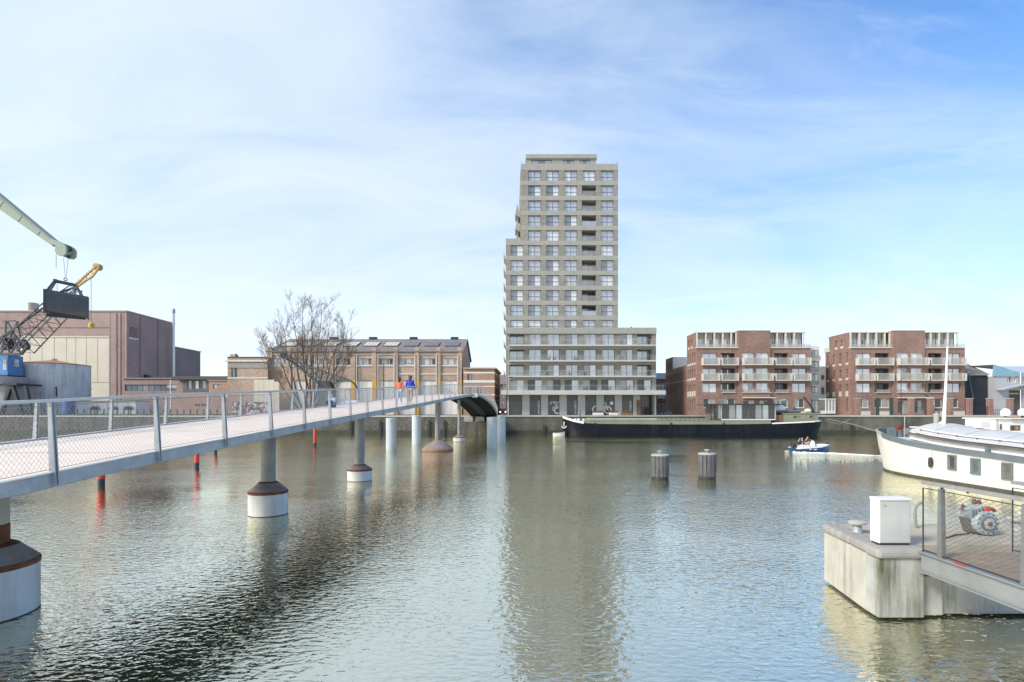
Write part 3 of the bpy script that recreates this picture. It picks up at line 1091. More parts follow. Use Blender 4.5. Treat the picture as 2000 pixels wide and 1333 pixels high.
# podium
m = MB()
FT.box(m, TX(988), TX(1281.5), -.32, DEP - .01, TZ(652.5), TZ(640.8))
m.build("podium_parapet", concrete_t, tower)
m = MB()
FT.box(m, TX(1207) + .01, TX(1281.5), DEP - .009, 19, TZ(646), TZ(640.8))
m.build("podium_roof", concrete_t, tower)
MB().add([(TX(1234), TY + 3, TZ(640.7)), (TX(1241), TY + 3, TZ(640.7)), (TX(1241), TY + 3, TZ(633)), (TX(1234), TY + 5, TZ(640.7)), (TX(1241), TY + 5, TZ(640.7)), (TX(1241), TY + 5, TZ(633))],
         [(0, 1, 2), (3, 5, 4), (0, 3, 4, 1), (1, 4, 5, 2), (2, 5, 3, 0)]).build("roof_hatch", dark_m, tower)
PT = [(652.5, 675), (682.7, 705), (712.8, 735), (742.3, 763.6)]
for k, (top, bot) in enumerate(PT):
    nxt = PT[k + 1][0] if k < 3 else 771.5
    spans = []
    for i, c in enumerate(PCOLS):
        lg = (i in (0, 7) and k < 3)
        hw = 14.2 if (lg or k == 3) else 12.3
        spans.append((TX(c - hw), TX(c + hw), lg))
    u = TX(988)
    for a, b, lg in spans + [(TX(1281.5), None, False)]:
        m = MB()
        FT.box(m, u, a, 0, DEP - .002, TZ(bot), TZ(top))
        m.build("brick_pier", concrete_t if k == 3 else brick_t, tower)
        if b is None: break
        if lg:
            FT.window(tower, a + .01, b - .01, TZ(bot) + .02, TZ(top) - .02, DEP - .15, [g_blue, g_pale], cols=2)
        elif k == 3:
            ms = [g_grey, g_dark] if i < 3 else [g_dark, g_blue]
            FT.window(tower, a + .004, b - .004, TZ(bot) + .004, TZ(top) - .004, .5, rt.choice([[g_grey, g_dark], [g_dark, g_blue], [g_grey, g_pale]]), cols=2)
        else:
            FT.window(tower, a + .004, b - .004, TZ(bot) + .004, TZ(top) - .004, .42, pane_pair(rt) if rt.random() < .6 else [g_pale, g_blue], cols=2, t=.085)
        u = b
    if k < 3:
        m = MB()
        FT.box(m, TX(988), TX(1281.5), -.02, DEP - .003, TZ(nxt), TZ(bot))
        m.build("concrete_band", concrete_t, tower)
        m = MB()
        FT.box(m, TX(994), TX(1278), -1.35, -.022, TZ(bot + 2.7), TZ(bot))
        so = m.build("balcony_slab", concrete_w, tower)
        rl = MB()
        zt = TZ(bot) + 1.05
        FT.box(rl, TX(994.5), TX(1277.5), -1.32, -1.28, zt - .05, zt)
        x = TX(994.5)
        while x < TX(1277.5):
            FT.box(rl, x, x + .03, -1.315, -1.285, TZ(bot) + .002, zt - .052)
            x += 1.3
        j = TX(994.5)
        while j < TX(1277.5):
            FT.box(rl, j, j + .008, -1.305, -1.295, TZ(bot) + .002, zt - .052)
            j += .16
        rl.build("balcony_rail", steel, so)
m = MB()
m.box(TX(979), TX(1293), TY - 2.6, TY + DEP - .004, TZ(772), TZ(763.7))
can = m.build("canopy", concrete_w, tower)
rl = MB()
zt = TZ(763.7) + 1.05
rl.box(TX(981), TX(1290), TY - 2.5, TY - 2.46, zt - .05, zt)
x = TX(981)
while x < TX(1290):
    rl.box(x, x + .012, TY - 2.486, TY - 2.474, TZ(763.7) + .002, zt - .052)
    x += .13
rl.build("terrace_rail", steel, can)
# ground floor
GP = [(990.4, 993.6), (1020, 1034.4), (1056.8, 1070.4), (1092.8, 1107), (1128.5, 1143), (1164.8, 1179), (1201, 1214.7), (1237, 1250), (1278, 1281.5)]
GZ0, GZ1, GZL = QZ + .01, TZ(772) - .003, TZ(783)
for a, b in GP:
    MB().box(TX(a), TX(b), TY - .05, TY + 2.4, GZ0, GZ1).build("ground_pier", concrete_w, tower)
for i in range(8):
    a, b = TX(GP[i][1]), TX(GP[i + 1][0])
    deep = 2.1 if i == 7 else .45
    o = FT.window(tower, a + .003, b - .003, GZ0, (GZL if i < 7 else GZ1), deep, [g_dark], cols=(4 if i == 7 else 2), frame=frame_d, t=.08, name="shop_window")
    if i < 7:
        m = MB()
        FT.box(m, a + .003, b - .003, .25, .7, GZL + .003, GZ1)
        m.build("louvre_panel", louver, tower)
MB().box(TX(988), TX(1281), TY + 2.5, TY + 19, QZ - .1, TZ(772) - .003).build("ground_core", interior, tower)
MB().box(TX(1243.5), TX(1250.5), TY - .35, TY - .06, GZ0, TZ(782)).build("entrance_screen", brown_w, tower)

# white bicycle graphics stuck on the shop glass and pier
GY0, GY1 = TY + .33, TY + .345


def stroke(mb, pts, w, y0, y1):
    for p, q in zip(pts[:-1], pts[1:]):
        a, b = Vector((TX(p[0]), 0, TZ(p[1]))), Vector((TX(q[0]), 0, TZ(q[1])))
        d = (b - a)
        L = d.length
        d.normalize()
        n_ = Vector((-d.z, 0, d.x)) * w / 2
        e = d * w * .25
        vs = []
        for yy in (y0, y1):
            for v in (a - e + n_, b + e + n_, b + e - n_, a - e - n_):
                vs.append((v.x, yy, v.z))
        mb.add(vs, [(0, 1, 2, 3), (7, 6, 5, 4), (0, 4, 5, 1), (1, 5, 6, 2), (2, 6, 7, 3), (3, 7, 4, 0)])


def zx(z, o, s): return [(o[0] + a / s, o[1] + b / s) for a, b in z]


m = MB()
S = 2000 / 70
O = (1030, 775)
stroke(m, zx([(1310, 420), (1310, 330), (1350, 285), (1430, 290), (1560, 390), (1680, 470), (1690, 600)], O, S), .23, GY0, GY1)
stroke(m, zx([(1540, 270), (1600, 310), (1680, 335), (1760, 320)], O, S), .2, GY0, GY1)
stroke(m, zx([(1660, 490), (1500, 580), (1420, 650), (1425, 760), (1480, 770)], O, S), .23, GY0, GY1)
c = zx([(1680, 780)], O, S)[0]
m.ring((TX(c[0]), TZ(c[1])), 160 / S * KT, .26, GY0, GY1, 62, 298)
m.build("bicycle_graphic", white_p, tower)
m = MB()
S2, O2 = 20.0, (1150, 775)
c = zx([(755, 525)], O2, S2)[0]
m.ring((TX(c[0]), TZ(c[1])), 128 / S2 * KT, .25, GY0, GY1)
stroke(m, zx([(585, 225), (640, 235), (680, 310), (700, 400), (755, 515)], O2, S2), .24, GY0 - .02, GY1 - .02)
stroke(m, zx([(590, 440), (650, 350)], O2, S2), .2, GY0 - .02, GY1 - .02)
c = zx([(905, 255)], O2, S2)[0]
m.lathe([(.36, GY0), (.36, GY1)], TX(c[0]), 0, 24, 'y', TZ(c[1]))
m.build("bicycle_graphic", white_p, tower)
m = MB()
c = zx([(310, 520)], O2, S2)[0]
m.ring((TX(c[0]), TZ(c[1])), 152 / S2 * KT, .25, GY0, GY1, 95, 268)
m.build("bicycle_graphic", white_p, tower)
# vertical white lettering on three shop windows, too small in the photograph to read: strokes of letters turned on their side
for px in (1052.3, 1124.2, 1232.2):
    m = MB()
    z = 784
    glyphs = ['C', 'I', 'E', 'B', 'B', 'U', 'V', 'O']
    for gch in glyphs:
        h, w, t = 2.5, 3.0, .09
        L, R, T, B = px - w / 2, px + w / 2, z, z + h
        segs = {'C': [[(L, B), (L, T), (R, T), (R, B)]], 'I': [[(L, (T + B) / 2), (R, (T + B) / 2)]], 'E': [[(L, B), (L, T), (R, T), (R, B)], [(px, T), (px, B)]], 'B': [[(L, T), (R, T), (R, B), (px, T), (L, B), (L, T)]],
                'U': [[(R, T), (L, T), (L, B), (R, B)]], 'V': [[(R, T), (L, (T + B) / 2), (R, B)]], 'O': [[(L, T), (R, T), (R, B), (L, B), (L, T)]]}[gch]
        for sg in segs: stroke(m, sg, t, GY0, GY1)
        z += 3.15
    m.build("window_lettering", white_p, tower)

# balconies on the left flank, seen edge on
for k in range(10):
    zb = TZ(333 + 29.25 * (5 + k) + 22)
    m = MB()
    x0, x1 = TX(983.2), TX(988) - .005
    m.add([(x1, TY + 2.5, zb), (x1, TY + 7, zb), (x0, TY + 7, zb + .65), (x0, TY + 2.5, zb + .65), (x1, TY + 2.5, zb + .25), (x1, TY + 7, zb + .25), (x0, TY + 7, zb + 1.65), (x0, TY + 2.5, zb + 1.65)],
          [(0, 1, 2, 3), (7, 6, 5, 4), (0, 3, 7, 4), (1, 5, 6, 2), (3, 2, 6, 7), (0, 4, 5, 1)])
    m.build("side_balcony", concrete_t, tower)
for k in range(3):
    zb = TZ(333 + 29.25 * (2 + k) + 22)
    m = MB()
    x0, x1 = TX(1006.5), TX(1017) - .005
    m.add([(x1, TY + 3.2, zb), (x1, TY + 7, zb), (x0, TY + 7, zb + .6), (x0, TY + 3.2, zb + .6), (x1, TY + 3.2, zb + .3), (x1, TY + 7, zb + .3), (x0 + .4, TY + 7, zb + 3.0), (x0 + .4, TY + 3.2, zb + 3.0)],
          [(0, 1, 2, 3), (7, 6, 5, 4), (0, 3, 7, 4), (1, 5, 6, 2), (3, 2, 6, 7), (0, 4, 5, 1)])
    m.build("side_balcony", concrete_t, tower)

# chairs and tables on the tower's terraces
def terrace_chair(name, label, x, y, z, face):
    r = root(name, label, "chair", (x, y, z), "chairs on the tower terraces")
    MB().box(x - .26, x + .26, y - .26, y + .26, z + .40, z + .47).build("seat", dark_m, r)
    s = .24 * face
    MB().box(x + s - .03, x + s + .03, y - .26, y + .26, z + .472, z + 1.0).build("backrest", dark_m, r)
    for sx in (-1, 1):
        for sy in (-1, 1):
            MB().box(x + sx * .22 - .025, x + sx * .22 + .025, y + sy * .22 - .025, y + sy * .22 + .025, z, z + .398).build("leg", dark_m, r)


tz1, tz2, tz3, tz4 = TZ(675), TZ(705), TZ(735), TZ(763.7)
spots = [(1072, tz2, 1, "dark chair on the second terrace of the tower wing, left of the pair"), (1083, tz2, -1, "dark chair on the second terrace of the tower wing, right of the pair"),
         (1124, tz2, -1, "lone dark chair on the second terrace of the tower wing, at its middle"), (1068, tz3, 1, "dark chair on the third terrace of the tower wing, nearest the left end"),
         (1114, tz3, -1, "dark chair on the third terrace of the tower wing, near its middle"), (1142, tz3, 1, "dark chair on the third terrace of the tower wing, right of its middle"),
         (1144, tz4, 1, "dark chair on the long first-floor terrace, left of the pair"), (1160, tz4, -1, "dark chair on the long first-floor terrace, right of the pair"), (1190, tz4, 1, "dark chair on the long first-floor terrace, third from its right end"),
         (1226, tz4, 1, "dark chair on the long first-floor terrace, second from its right end"), (1256, tz4, -1, "dark chair on the long first-floor terrace, nearest its right end")]
for px, z, f, lab in spots:
    terrace_chair("terrace_chair", lab, TX(px), TY - .65, z + .004, f)

# ------------------------------------------------------------------ red brick apartment blocks
RY = 102.0
KR = RY / 1000


def RX(z, o): return ((o + (z - 385) / 4.762) - 1000) * KR
def RZ(zy): return HEYE - (600 + zy / 4.762 - HOR) * KR


def red_block(label, o, wing, seed):
    rr = random.Random(seed)
    r = root("apartment_block", label, "building", (RX(385, o), RY, QZ), "red brick apartment blocks on the quay")
    F = Facade('front', RY)
    X = lambda z: RX(z, o)
    ZR = RZ(383)
    side_end = RY * 1.057 if wing else RY + 8.3
    ROWS = [(430, 543), (572, 685), (710, 797), (852, 936)]
    COLS = [(434, 570), (608, 740), (800, 905), (930, 1040), (1103, 1232), (1272, 1405)]
    holes, wins = [], []
    for i, (t, b) in enumerate(ROWS):
        for j, (a, c) in enumerate(COLS):
            if i == 3 and j in (2, 3):
                h = (X(810), X(918), QZ + .35, RZ(870)) if j == 2 else (X(960), X(1045), QZ + .35, RZ(870))
            elif i == 3 and j in (0, 5):
                h = (X(a + 15), X(c - 20), RZ(b), RZ(t))
            else: h = (X(a), X(c), RZ(b), RZ(t))
            holes.append(h)
            wins.append((i, j, h))
    # side parts and the slightly projecting middle bay
    m = MB()
    midL, midR = X(765), X(1060)
    F.wall(m, X(385), midL, QZ, ZR, [h for h in holes if h[1] < midL], .32)
    m.build("left_bay", brick_r, r)
    m = MB()
    F.wall(m, midR, X(1445), QZ, ZR, [h for h in holes if h[0] > midR], .32)
    m.build("right_bay", brick_r, r)
    FM = Facade('front', RY - .35)
    m = MB()
    FM.wall(m, midL, midR, QZ, RZ(224), [h for h in holes if h[0] > midL and h[1] < midR], .62)
    for x in (midL, midR):
        m.quad((x, RY - .35, QZ), (x, RY + .0, QZ), (x, RY + .0, RZ(224)), (x, RY - .35, RZ(224)))
        m.quad((x, RY, RZ(384)), (x, RY + 6, RZ(384)), (x, RY + 6, RZ(224)), (x, RY, RZ(224)))
    m.quad((midL, RY - .35, RZ(224)), (midR, RY - .35, RZ(224)), (midR, RY + 6, RZ(224)), (midL, RY + 6, RZ(224)))
    m.build("middle_bay", brick_r, r)
    m = MB()
    m.box(midL - .06, midR + .06, RY - .42, RY + 6, RZ(224) + .003, RZ(220))
    m.build("roof_coping", coping_m, r)
    # body behind the front, roof
    m = MB()
    m.box(X(385) + .35, X(1445) - .01, RY + 1.75, side_end - .01, QZ, ZR - .004)
    m.build("rear_wall", interior, r)
    m = MB()
    m.quad((X(385), RY, ZR), (X(1445), RY, ZR), (X(1445), side_end, ZR), (X(385), side_end, ZR))
    m.build("roof", coping_m, r)
    m = MB()
    m.quad((X(1445), RY, QZ), (X(1445), side_end, QZ), (X(1445), side_end, ZR), (X(1445), RY, ZR))
    m.build("right_wall", brick_r, r)
    for i, j, h in wins:
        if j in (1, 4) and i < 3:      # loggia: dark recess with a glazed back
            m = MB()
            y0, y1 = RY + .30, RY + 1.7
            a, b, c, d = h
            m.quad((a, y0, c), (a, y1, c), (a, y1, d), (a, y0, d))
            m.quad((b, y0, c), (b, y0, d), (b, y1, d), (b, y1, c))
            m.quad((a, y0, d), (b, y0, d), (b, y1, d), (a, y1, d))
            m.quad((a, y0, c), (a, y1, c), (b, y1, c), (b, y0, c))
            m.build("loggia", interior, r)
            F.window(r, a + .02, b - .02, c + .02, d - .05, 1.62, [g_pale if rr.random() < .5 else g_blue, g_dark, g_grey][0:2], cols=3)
        elif i < 3:
            ms = rr.choice([[g_pale], [g_blue], [g_blue, g_white], [g_pale, g_white]]) if j in (0, 5) else rr.choice([[g_white, g_pale], [g_blue, g_white], [g_pale, g_grey]])
            FF = FM if j in (2, 3) else F
            FF.window(r, h[0] + .004, h[1] - .004, h[2] + .004, h[3] - .004, .24, ms, frame=frame_w if j in (2, 3) else frame_d, cols=2)
        else:
            FF = FM if j in (2, 3) else F
            FF.window(r, h[0] + .004, h[1] - .004, h[2] + .004, h[3] - .004, .25, rr.choice([[g_dark, g_grey], [g_grey, g_teal], [g_grey, g_dark]]), frame=frame_w, cols=2, sill=(.14 if j not in (2, 3) else None))
    # balconies
    BAL = [(427, 588), (602, 760), (797, 1072), (1098, 1255), (1269, 1430)]
    for i, (zt, zb) in enumerate([(476, 545), (620, 688)]):
        for j, (a, b) in enumerate(BAL):
            y1 = (RY - .35 if j == 2 else RY) - .004
            y0 = y1 - .85
            m = MB()
            m.box(X(a), X(b), y0, y1, RZ(zb), RZ(zb - 9))
            so = m.build("balcony", balc_w, r)
            for x0, x1 in ((X(a), X(a) + .22), (X(b) - .30, X(b))):
                MB().box(x0, x1, y0, y1, RZ(zb - 9) + .003, RZ(zt)).build("side_cheek", balc_w, so)
            g_ = MB()
            g_.box(X(a) + .24, X(b) - .32, y0 + .04, y0 + .06, RZ(zb - 9) + .04, RZ(zt) - .08)
            g_.build("balustrade_pane", g_balc, so)
            tr = MB()
            tr.box(X(a) + .222, X(b) - .302, y0 + .02, y0 + .08, RZ(zt) - .06, RZ(zt))
            tr.build("top_rail", balc_w, so)
    for j in (1, 2, 3):
        a, b = BAL[j]
        y1 = (RY - .35 if j == 2 else RY) - .004
        m = MB()
        m.box(X(a + (8 if j != 2 else 0)), X(b - (12 if j != 2 else 0)), y1 - .25, y1, RZ(798), RZ(793))
        rlo = m.build("low_rail", balc_w, r)
        m = MB()
        m.box(X(a + 14), X(b - 20), y1 - .2, y1 - .17, RZ(793) + .003, RZ(768))
        m.build("balustrade_pane", g_balc, rlo)
    m = MB()
    m.box(X(800), X(1078), RY - 2.0, RY - .354, RZ(850), RZ(841))
    m.build("entrance_canopy", balc_w, r)
    for a, b in ((480, 565), (640, 760), (1150, 1240), (1320, 1440)):
        m = MB()
        m.box(X(a), X(b), RY - .12, RY - .004, QZ, RZ(970))
        m.build("plinth", balc_w, r)
    # penthouse terraces
    for (a, b, posts) in ((378, 770, [393, 475, 555, 633, 712, 757]), (1062, 1445, [1068, 1140, 1220, 1300, 1388])):
        m = MB()
        m.box(X(a), X(b), RY - .22, RY + .6, ZR + .003, RZ(374))
        so = m.build("terrace_slab", balc_w, r)
        g_ = MB()
        g_.box(X(a) + .05, X(b) - .05, RY - .16, RY - .14, RZ(374) + .003, RZ(346))
        g_.build("balustrade_pane", g_balc, so)
        xr = X(min(b, 1408))
        x_l = X(max(a, 390))
        m = MB()
        m.box(x_l, xr, RY + .25, side_end - .3, RZ(236), RZ(231))
        m.build("penthouse_roof", balc_w, r)
        for p_ in posts:
            MB().box(X(p_ - 6), X(p_ + 6), RY + .27, RY + .5, RZ(374) + .002, RZ(236) - .003).build("penthouse_post", balc_w, r)
        FP = Facade('front', RY + 1.3)
        for p0, p1 in zip(posts[:-1], posts[1:]):
            FP.window(r, X(p0 + 4), X(p1 - 4), RZ(374) + .003, RZ(292), 0, rr.choice([[g_pale], [g_blue, g_pale], [g_pale, g_grey]]), frame=frame_w, cols=2)
            m = MB()
            m.box(X(p0 + 4), X(p1 - 4), RY + 1.25, RY + 1.4, RZ(292) + .003, RZ(236) - .004)
            m.build("blind_panel", soffit, r)
        m = MB()
        m.box(x_l + .4, xr - .1, RY + 1.5, side_end - .5, ZR + .004, RZ(236) - .004)
        m.build("penthouse_body", interior, r)
    # left flank with narrow windows
    FL = Facade('left', X(385))
    holes = []
    n_ = 4
    for i in range(4):
        for k in range(n_):
            u = RY + 1.2 + (side_end - RY - 2.0) / (n_ - 1) * k
            t, b = [(415, 512), (572, 655), (716, 780), (858, 965)][i]
            if wing is False and i == 3 and k in (1, 2): continue
            holes.append((u - .36, u + .36, RZ(b), RZ(t)))
    ph = [(RY + 2.8 - .36, RY + 2.8 + .36, RZ(350), RZ(285)), (RY + 4.6 - .36, RY + 4.6 + .36, RZ(350), RZ(285))]
    m = MB()
    FL.wall(m, RY, side_end, QZ, ZR, holes, .3)
    FL.wall(m, RY + .6, side_end - (0 if wing else 1.6), ZR, RZ(231), ph, .3)
    m.quad((X(385), RY + .6, ZR), (X(392), RY + .6, ZR), (X(392), RY + .6, RZ(231)), (X(385), RY + .6, RZ(231)))
    m.build("left_wall", brick_r, r)
    for h in holes + ph:
        FL.window(r, h[0] + .003, h[1] - .003, h[2] + .003, h[3] - .003, .22, [g_grey if rr.random() < .5 else g_dark], cols=1)
        s = MB()
        hh = .45 if abs(h[2] - RZ(780)) > .1 else 1.05
        if abs(h[2] - RZ(965)) < .1: continue
        FL.box(s, h[0] - .05, h[1] + .05, -.05, .2, h[2] - hh, h[2] - .003)
        s.build("sill_panel", balc_w, r)
    if not wing:
        m = MB()
        m.box(X(385) - .25, X(385) + .6, side_end - 1.5, side_end, ZR + .003, ZR + 1.0)
        m.build("terrace_parapet", balc_w, r)
        return r
    # lower rear wing with a raised end, running back from the left flank
    y0, y1, y2 = side_end + .002, RY * 1.151, RY * 1.203
    zw = 13.75
    wh = []
    for k in range(5):
        u = y0 + 1.0 + k * 1.95
        wh.append((u - .4, u + .4, RZ(655), RZ(580)))
        wh.append((u - .4, u + .4, RZ(775), RZ(700)))
    for k in range(2):
        u = y1 + 1.5 + k * 2.1
        wh.append((u - .4, u + .4, RZ(655), RZ(580)))
        wh.append((u - .4, u + .4, RZ(775), RZ(700)))
    w2 = [(y1 + 1.5 - .4, y1 + 1.5 + .4, 13.6, 15.4), (y1 + 3.4 - .4, y1 + 3.4 + .4, 13.6, 15.4)]
    m = MB()
    FL.wall(m, y0, y2, QZ, zw, wh, .3)
    FL.wall(m, y1, y2, zw, 16.5, w2, .3)
    m.quad((X(385), y1, zw), (X(385) + 9, y1, zw), (X(385) + 9, y1, 16.5), (X(385), y1, 16.5))
    m.quad((X(385), y0, zw), (X(385) + 9, y0, zw), (X(385) + 9, y1, zw), (X(385), y1, zw))
    m.build("rear_wing", brick_r, r)
    for h in wh + w2:
        FL.window(r, h[0] + .003, h[1] - .003, h[2] + .003, h[3] - .003, .22, [g_grey if rr.random() < .5 else g_dark], cols=1)
    m = MB()
    m.box(X(385) - .07, X(385) + .0, y0, y2, RZ(668), RZ(664))
    m.build("string_course", balc_w, r)
    m = MB()
    m.box(X(385) + .05, X(385) + 6.5, y1 - .25, y1 - .02, zw + .004, 16.45)
    m.build("white_panel", white_p, r)
    return r


red_block("red brick apartment block with a long lower rear wing on its left, beside the tower", 1361, True, 3)
red_block("red brick apartment block without a rear wing, next to the sheds", 1662, False, 9)

# pale balcony stack between the two red blocks
bs = root("balcony_stack", "pale stack of stepped balconies standing between the two red brick blocks", "building", (62, 106, QZ))
BY = 106.0
BX_ = lambda px: (px - 1000) * BY / 1000
BZ_ = lambda py: HEYE - (py - HOR) * BY / 1000
MB().box(BX_(1580), BX_(1600.5), BY, BY + 6, QZ, BZ_(676)).build("wall", stone_w, bs)
KY = BY + 3.5
KX = lambda px: (px - 1000) * KY / 1000
KZ = lambda py: HEYE - (py - HOR) * KY / 1000
MB().box(KX(1598), KX(1612), KY, KY + 6, QZ, KZ(716)).build("rear_wall", stone_w, bs)
FB = Facade('front', BY)
for (t, b) in ((684, 697), (706, 719), (731, 745), (756, 768), (782, 806)):
    FB.window(bs, BX_(1585.2), BX_(1597.5), BZ_(b), BZ_(t), -.06, [g_grey, g_pale], cols=2)
VY = BY - 1.3
VX = lambda px: (px - 1000) * VY / 1000
VZ = lambda py: HEYE - (py - HOR) * VY / 1000
for (t, b, x1) in ((695, 705, 1603.5), (720, 729.5, 1601), (745, 754.5, 1601), (771, 781, 1613)):
    o_ = MB().box(VX(1585.5), VX(x1), VY, BY - .07, VZ(b), VZ(b - 2.2)).build("balcony", balc_w, bs)
    MB().box(VX(1585.7), VX(x1 - .9) - .01, VY + .04, VY + .06, VZ(b - 2.2) + .003, VZ(t)).build("balustrade_pane", g_balc, o_)
    MB().box(VX(x1 - .9), VX(x1), VY + .02, BY - .09, VZ(b - 2.2) + .003, VZ(t)).build("side_cheek", balc_w, o_)
FK = Facade('front', KY)
for (t, b) in ((733, 742), (757, 772)):
    FK.window(bs, KX(1604), KX(1609.5), KZ(b), KZ(t), -.06, [g_grey], cols=1)
# ------------------------------------------------------------------ brick warehouse
WY = 112.0
WX = lambda px: (px - 1000) * WY / 1000
WZ = lambda py: HEYE - (py - HOR) * WY / 1000
wh = root("brick_warehouse", "long orange brick warehouse with pitched slate roof, skylights and yellow pilasters", "building", (WX(715), WY, QZ))
FW = Facade('front', WY)
wx0, wx1 = WX(526), WX(902.5)
ze, zr = WZ(685), 21.3
WIN = [545.5 + 41.6 * i for i in range(9)]
PIL = [565.5 + 41.6 * i for i in range(9)]
holes = [(WX(c - 14), WX(c + 14), WZ(713), WZ(700.5)) for c in WIN]
doors = [(WX(a + 5), WX(b - 5), QZ + .05, WZ(743)) for a, b in zip([526] + PIL[:-1], PIL) if a > 560]
m = MB()
FW.wall(m, wx0, wx1, QZ, ze, holes + doors, .35)
m.build("front_wall", brick_w, wh)
m = MB()
yb, ym = WY + 22, WY + 11
m.add([(wx1, WY, QZ), (wx1, yb, QZ), (wx1, yb, ze), (wx1, ym, zr - .1), (wx1, WY, ze)], [(0, 1, 2, 3, 4)])
m.add([(wx0, WY, QZ), (wx0, yb, QZ), (wx0, yb, ze), (wx0, ym, zr - .1), (wx0, WY, ze)], [(4, 3, 2, 1, 0)])
m.quad((wx0, yb, QZ), (wx1, yb, QZ), (wx1, yb, ze), (wx0, yb, ze))
m.build("gable_wall", mat("pale_gable", (0.40, 0.34, 0.29), 0.9, var=0.2, vscale=0.6), wh)
m = MB()
m.add([(wx0 - .35, WY - .5, ze - .15), (wx1 + .35, WY - .5, ze - .15), (wx1 + .35, ym, zr + .1), (wx0 - .35, ym, zr + .1), (wx0 - .35, yb + .4, ze - .15), (wx1 + .35, yb + .4, ze - .15),
       (wx0 - .35, WY - .5, ze - .4), (wx1 + .35, WY - .5, ze - .4), (wx1 + .35, ym, zr - .15), (wx0 - .35, ym, zr - .15), (wx0 - .35, yb + .4, ze - .4), (wx1 + .35, yb + .4, ze - .4)],
      [(0, 1, 2, 3), (3, 2, 5, 4), (6, 9, 8, 7), (9, 10, 11, 8), (0, 6, 7, 1), (1, 7, 8, 2), (2, 8, 11, 5), (0, 3, 9, 6), (3, 4, 10, 9), (4, 5, 11, 10)])
roof = m.build("roof", grey_roof, wh)
g_sky = mat("skylight_pale", (0.52, 0.51, 0.42), 0.4, var=0.2, vscale=1.2)


def on_roof(px, t, d):
    """point on the front slope: t = 0 eave, 1 ridge, lifted d"""
    y = WY + t * 11
    z = ze - .15 + (y - (WY - .5)) / 11.5 * (zr + .25 - ze)
    return Vector(((px - 1000) / 1000 * y, y - d * .33, z + d))


for i in range(9):
    c = 562 + 40.05 * i
    a, b = 0.30, .64
    ya, yb_ = WY + a * 11, WY + b * 11
    xa0, xa1 = (c - 13.5 - 1000) / 1000 * ya, (c + 13.5 - 1000) / 1000 * ya
    def rp(x, y, d): 
        return (x, y - d * .33, ze - .15 + (y - (WY - .5)) / 11.5 * (zr + .25 - ze) + d)
    fr_ = MB()
    vs = [rp(xa0, ya, -.05), rp(xa1, ya, -.05), rp(xa1, yb_, -.05), rp(xa0, yb_, -.05), rp(xa0, ya, .22), rp(xa1, ya, .22), rp(xa1, yb_, .22), rp(xa0, yb_, .22)]
    fr_.add(vs, [(3, 2, 1, 0), (4, 5, 6, 7), (0, 1, 5, 4), (1, 2, 6, 5), (2, 3, 7, 6), (3, 0, 4, 7)])
    so = fr_.build("skylight", frame_d, roof)
    for k in range(4):
        u0 = xa0 + (xa1 - xa0) * (k + .06) / 4
        u1 = xa0 + (xa1 - xa0) * (k + .94) / 4
        MB().quad(rp(u0, ya + .15, .226), rp(u1, ya + .15, .226), rp(u1, yb_ - .15, .226), rp(u0, yb_ - .15, .226)).build("pane", g_sky if i < 6 else g_dark, so if False else roof)
for px in (652, 729, 808, 888):
    p = ((px - 1000) * ym / 1000)
    MB().box(p - .9, p + .9, ym - .5, ym + .5, zr - .1, zr + .55).build("ridge_vent", dark_m, roof)
for i, h in enumerate(holes):
    FW.window(wh, h[0] + .003, h[1] - .003, h[2] + .003, h[3] - .003, .28, [g_grey, g_pale, g_grey, g_dark] if i % 2 else [g_pale, g_grey, g_pale, g_grey], frame=frame_w, cols=4, t=.08)
for i, h in enumerate(doors):
    cw = (h[1] - h[0]) / 3
    d_o = MB().box(h[0] + .003, h[1] - .003, WY + .28, WY + .34, h[2], h[3] - .003).build("door", stone_w, wh)
    for k in range(3):
        MB().box(h[0] + cw * k + .06, h[0] + cw * (k + 1) - .06, WY + .24, WY + .278, h[2] + .05, h[3] - .12).build("door_leaf", white_p if (i + k) % 2 else stone_w, d_o)
for i, c in enumerate(PIL):
    MB().box(WX(c - 4), WX(c + 4), WY - .4, WY - .004, WZ(743), WZ(679)).build("pilaster", brick_w, wh)
    MB().box(WX(c - 4), WX(c + 4), WY - .4, WY - .004, QZ, WZ(743) - .003).build("pilaster_foot", yellow_p if i in (3, 4, 6, 7, 8) else brick_w, wh)
for a, b in zip([526] + [c + 4 for c in PIL[:-1]], [c - 4 for c in PIL]):
    for y0, y1 in ((693.3, 691.2), (716, 714)):
        MB().box(WX(a) + .003, WX(b) - .003, WY - .16, WY - .005, WZ(y0), WZ(y1)).build("stone_band", stone_w, wh)
    if a > 760:
        MB().box(WX(a) + .003, WX(b) - .003, WY - .12, WY - .005, WZ(732), WZ(730)).build("stone_band", stone_w, wh)
for px in (575, 616.5, 656.5, 697.5, 739.5, 771, 811.5, 853, 895):
    MB().tube([(WX(px), WY - .5, WZ(693)), (WX(px), WY - .5, QZ + .2)], .08, 8).build("downpipe", white_p, wh)
MB().box(wx0 - .2, WX(533), WY - .45, WY + .6, WZ(700), WZ(679)).build("corner_pier", brick_w, wh)

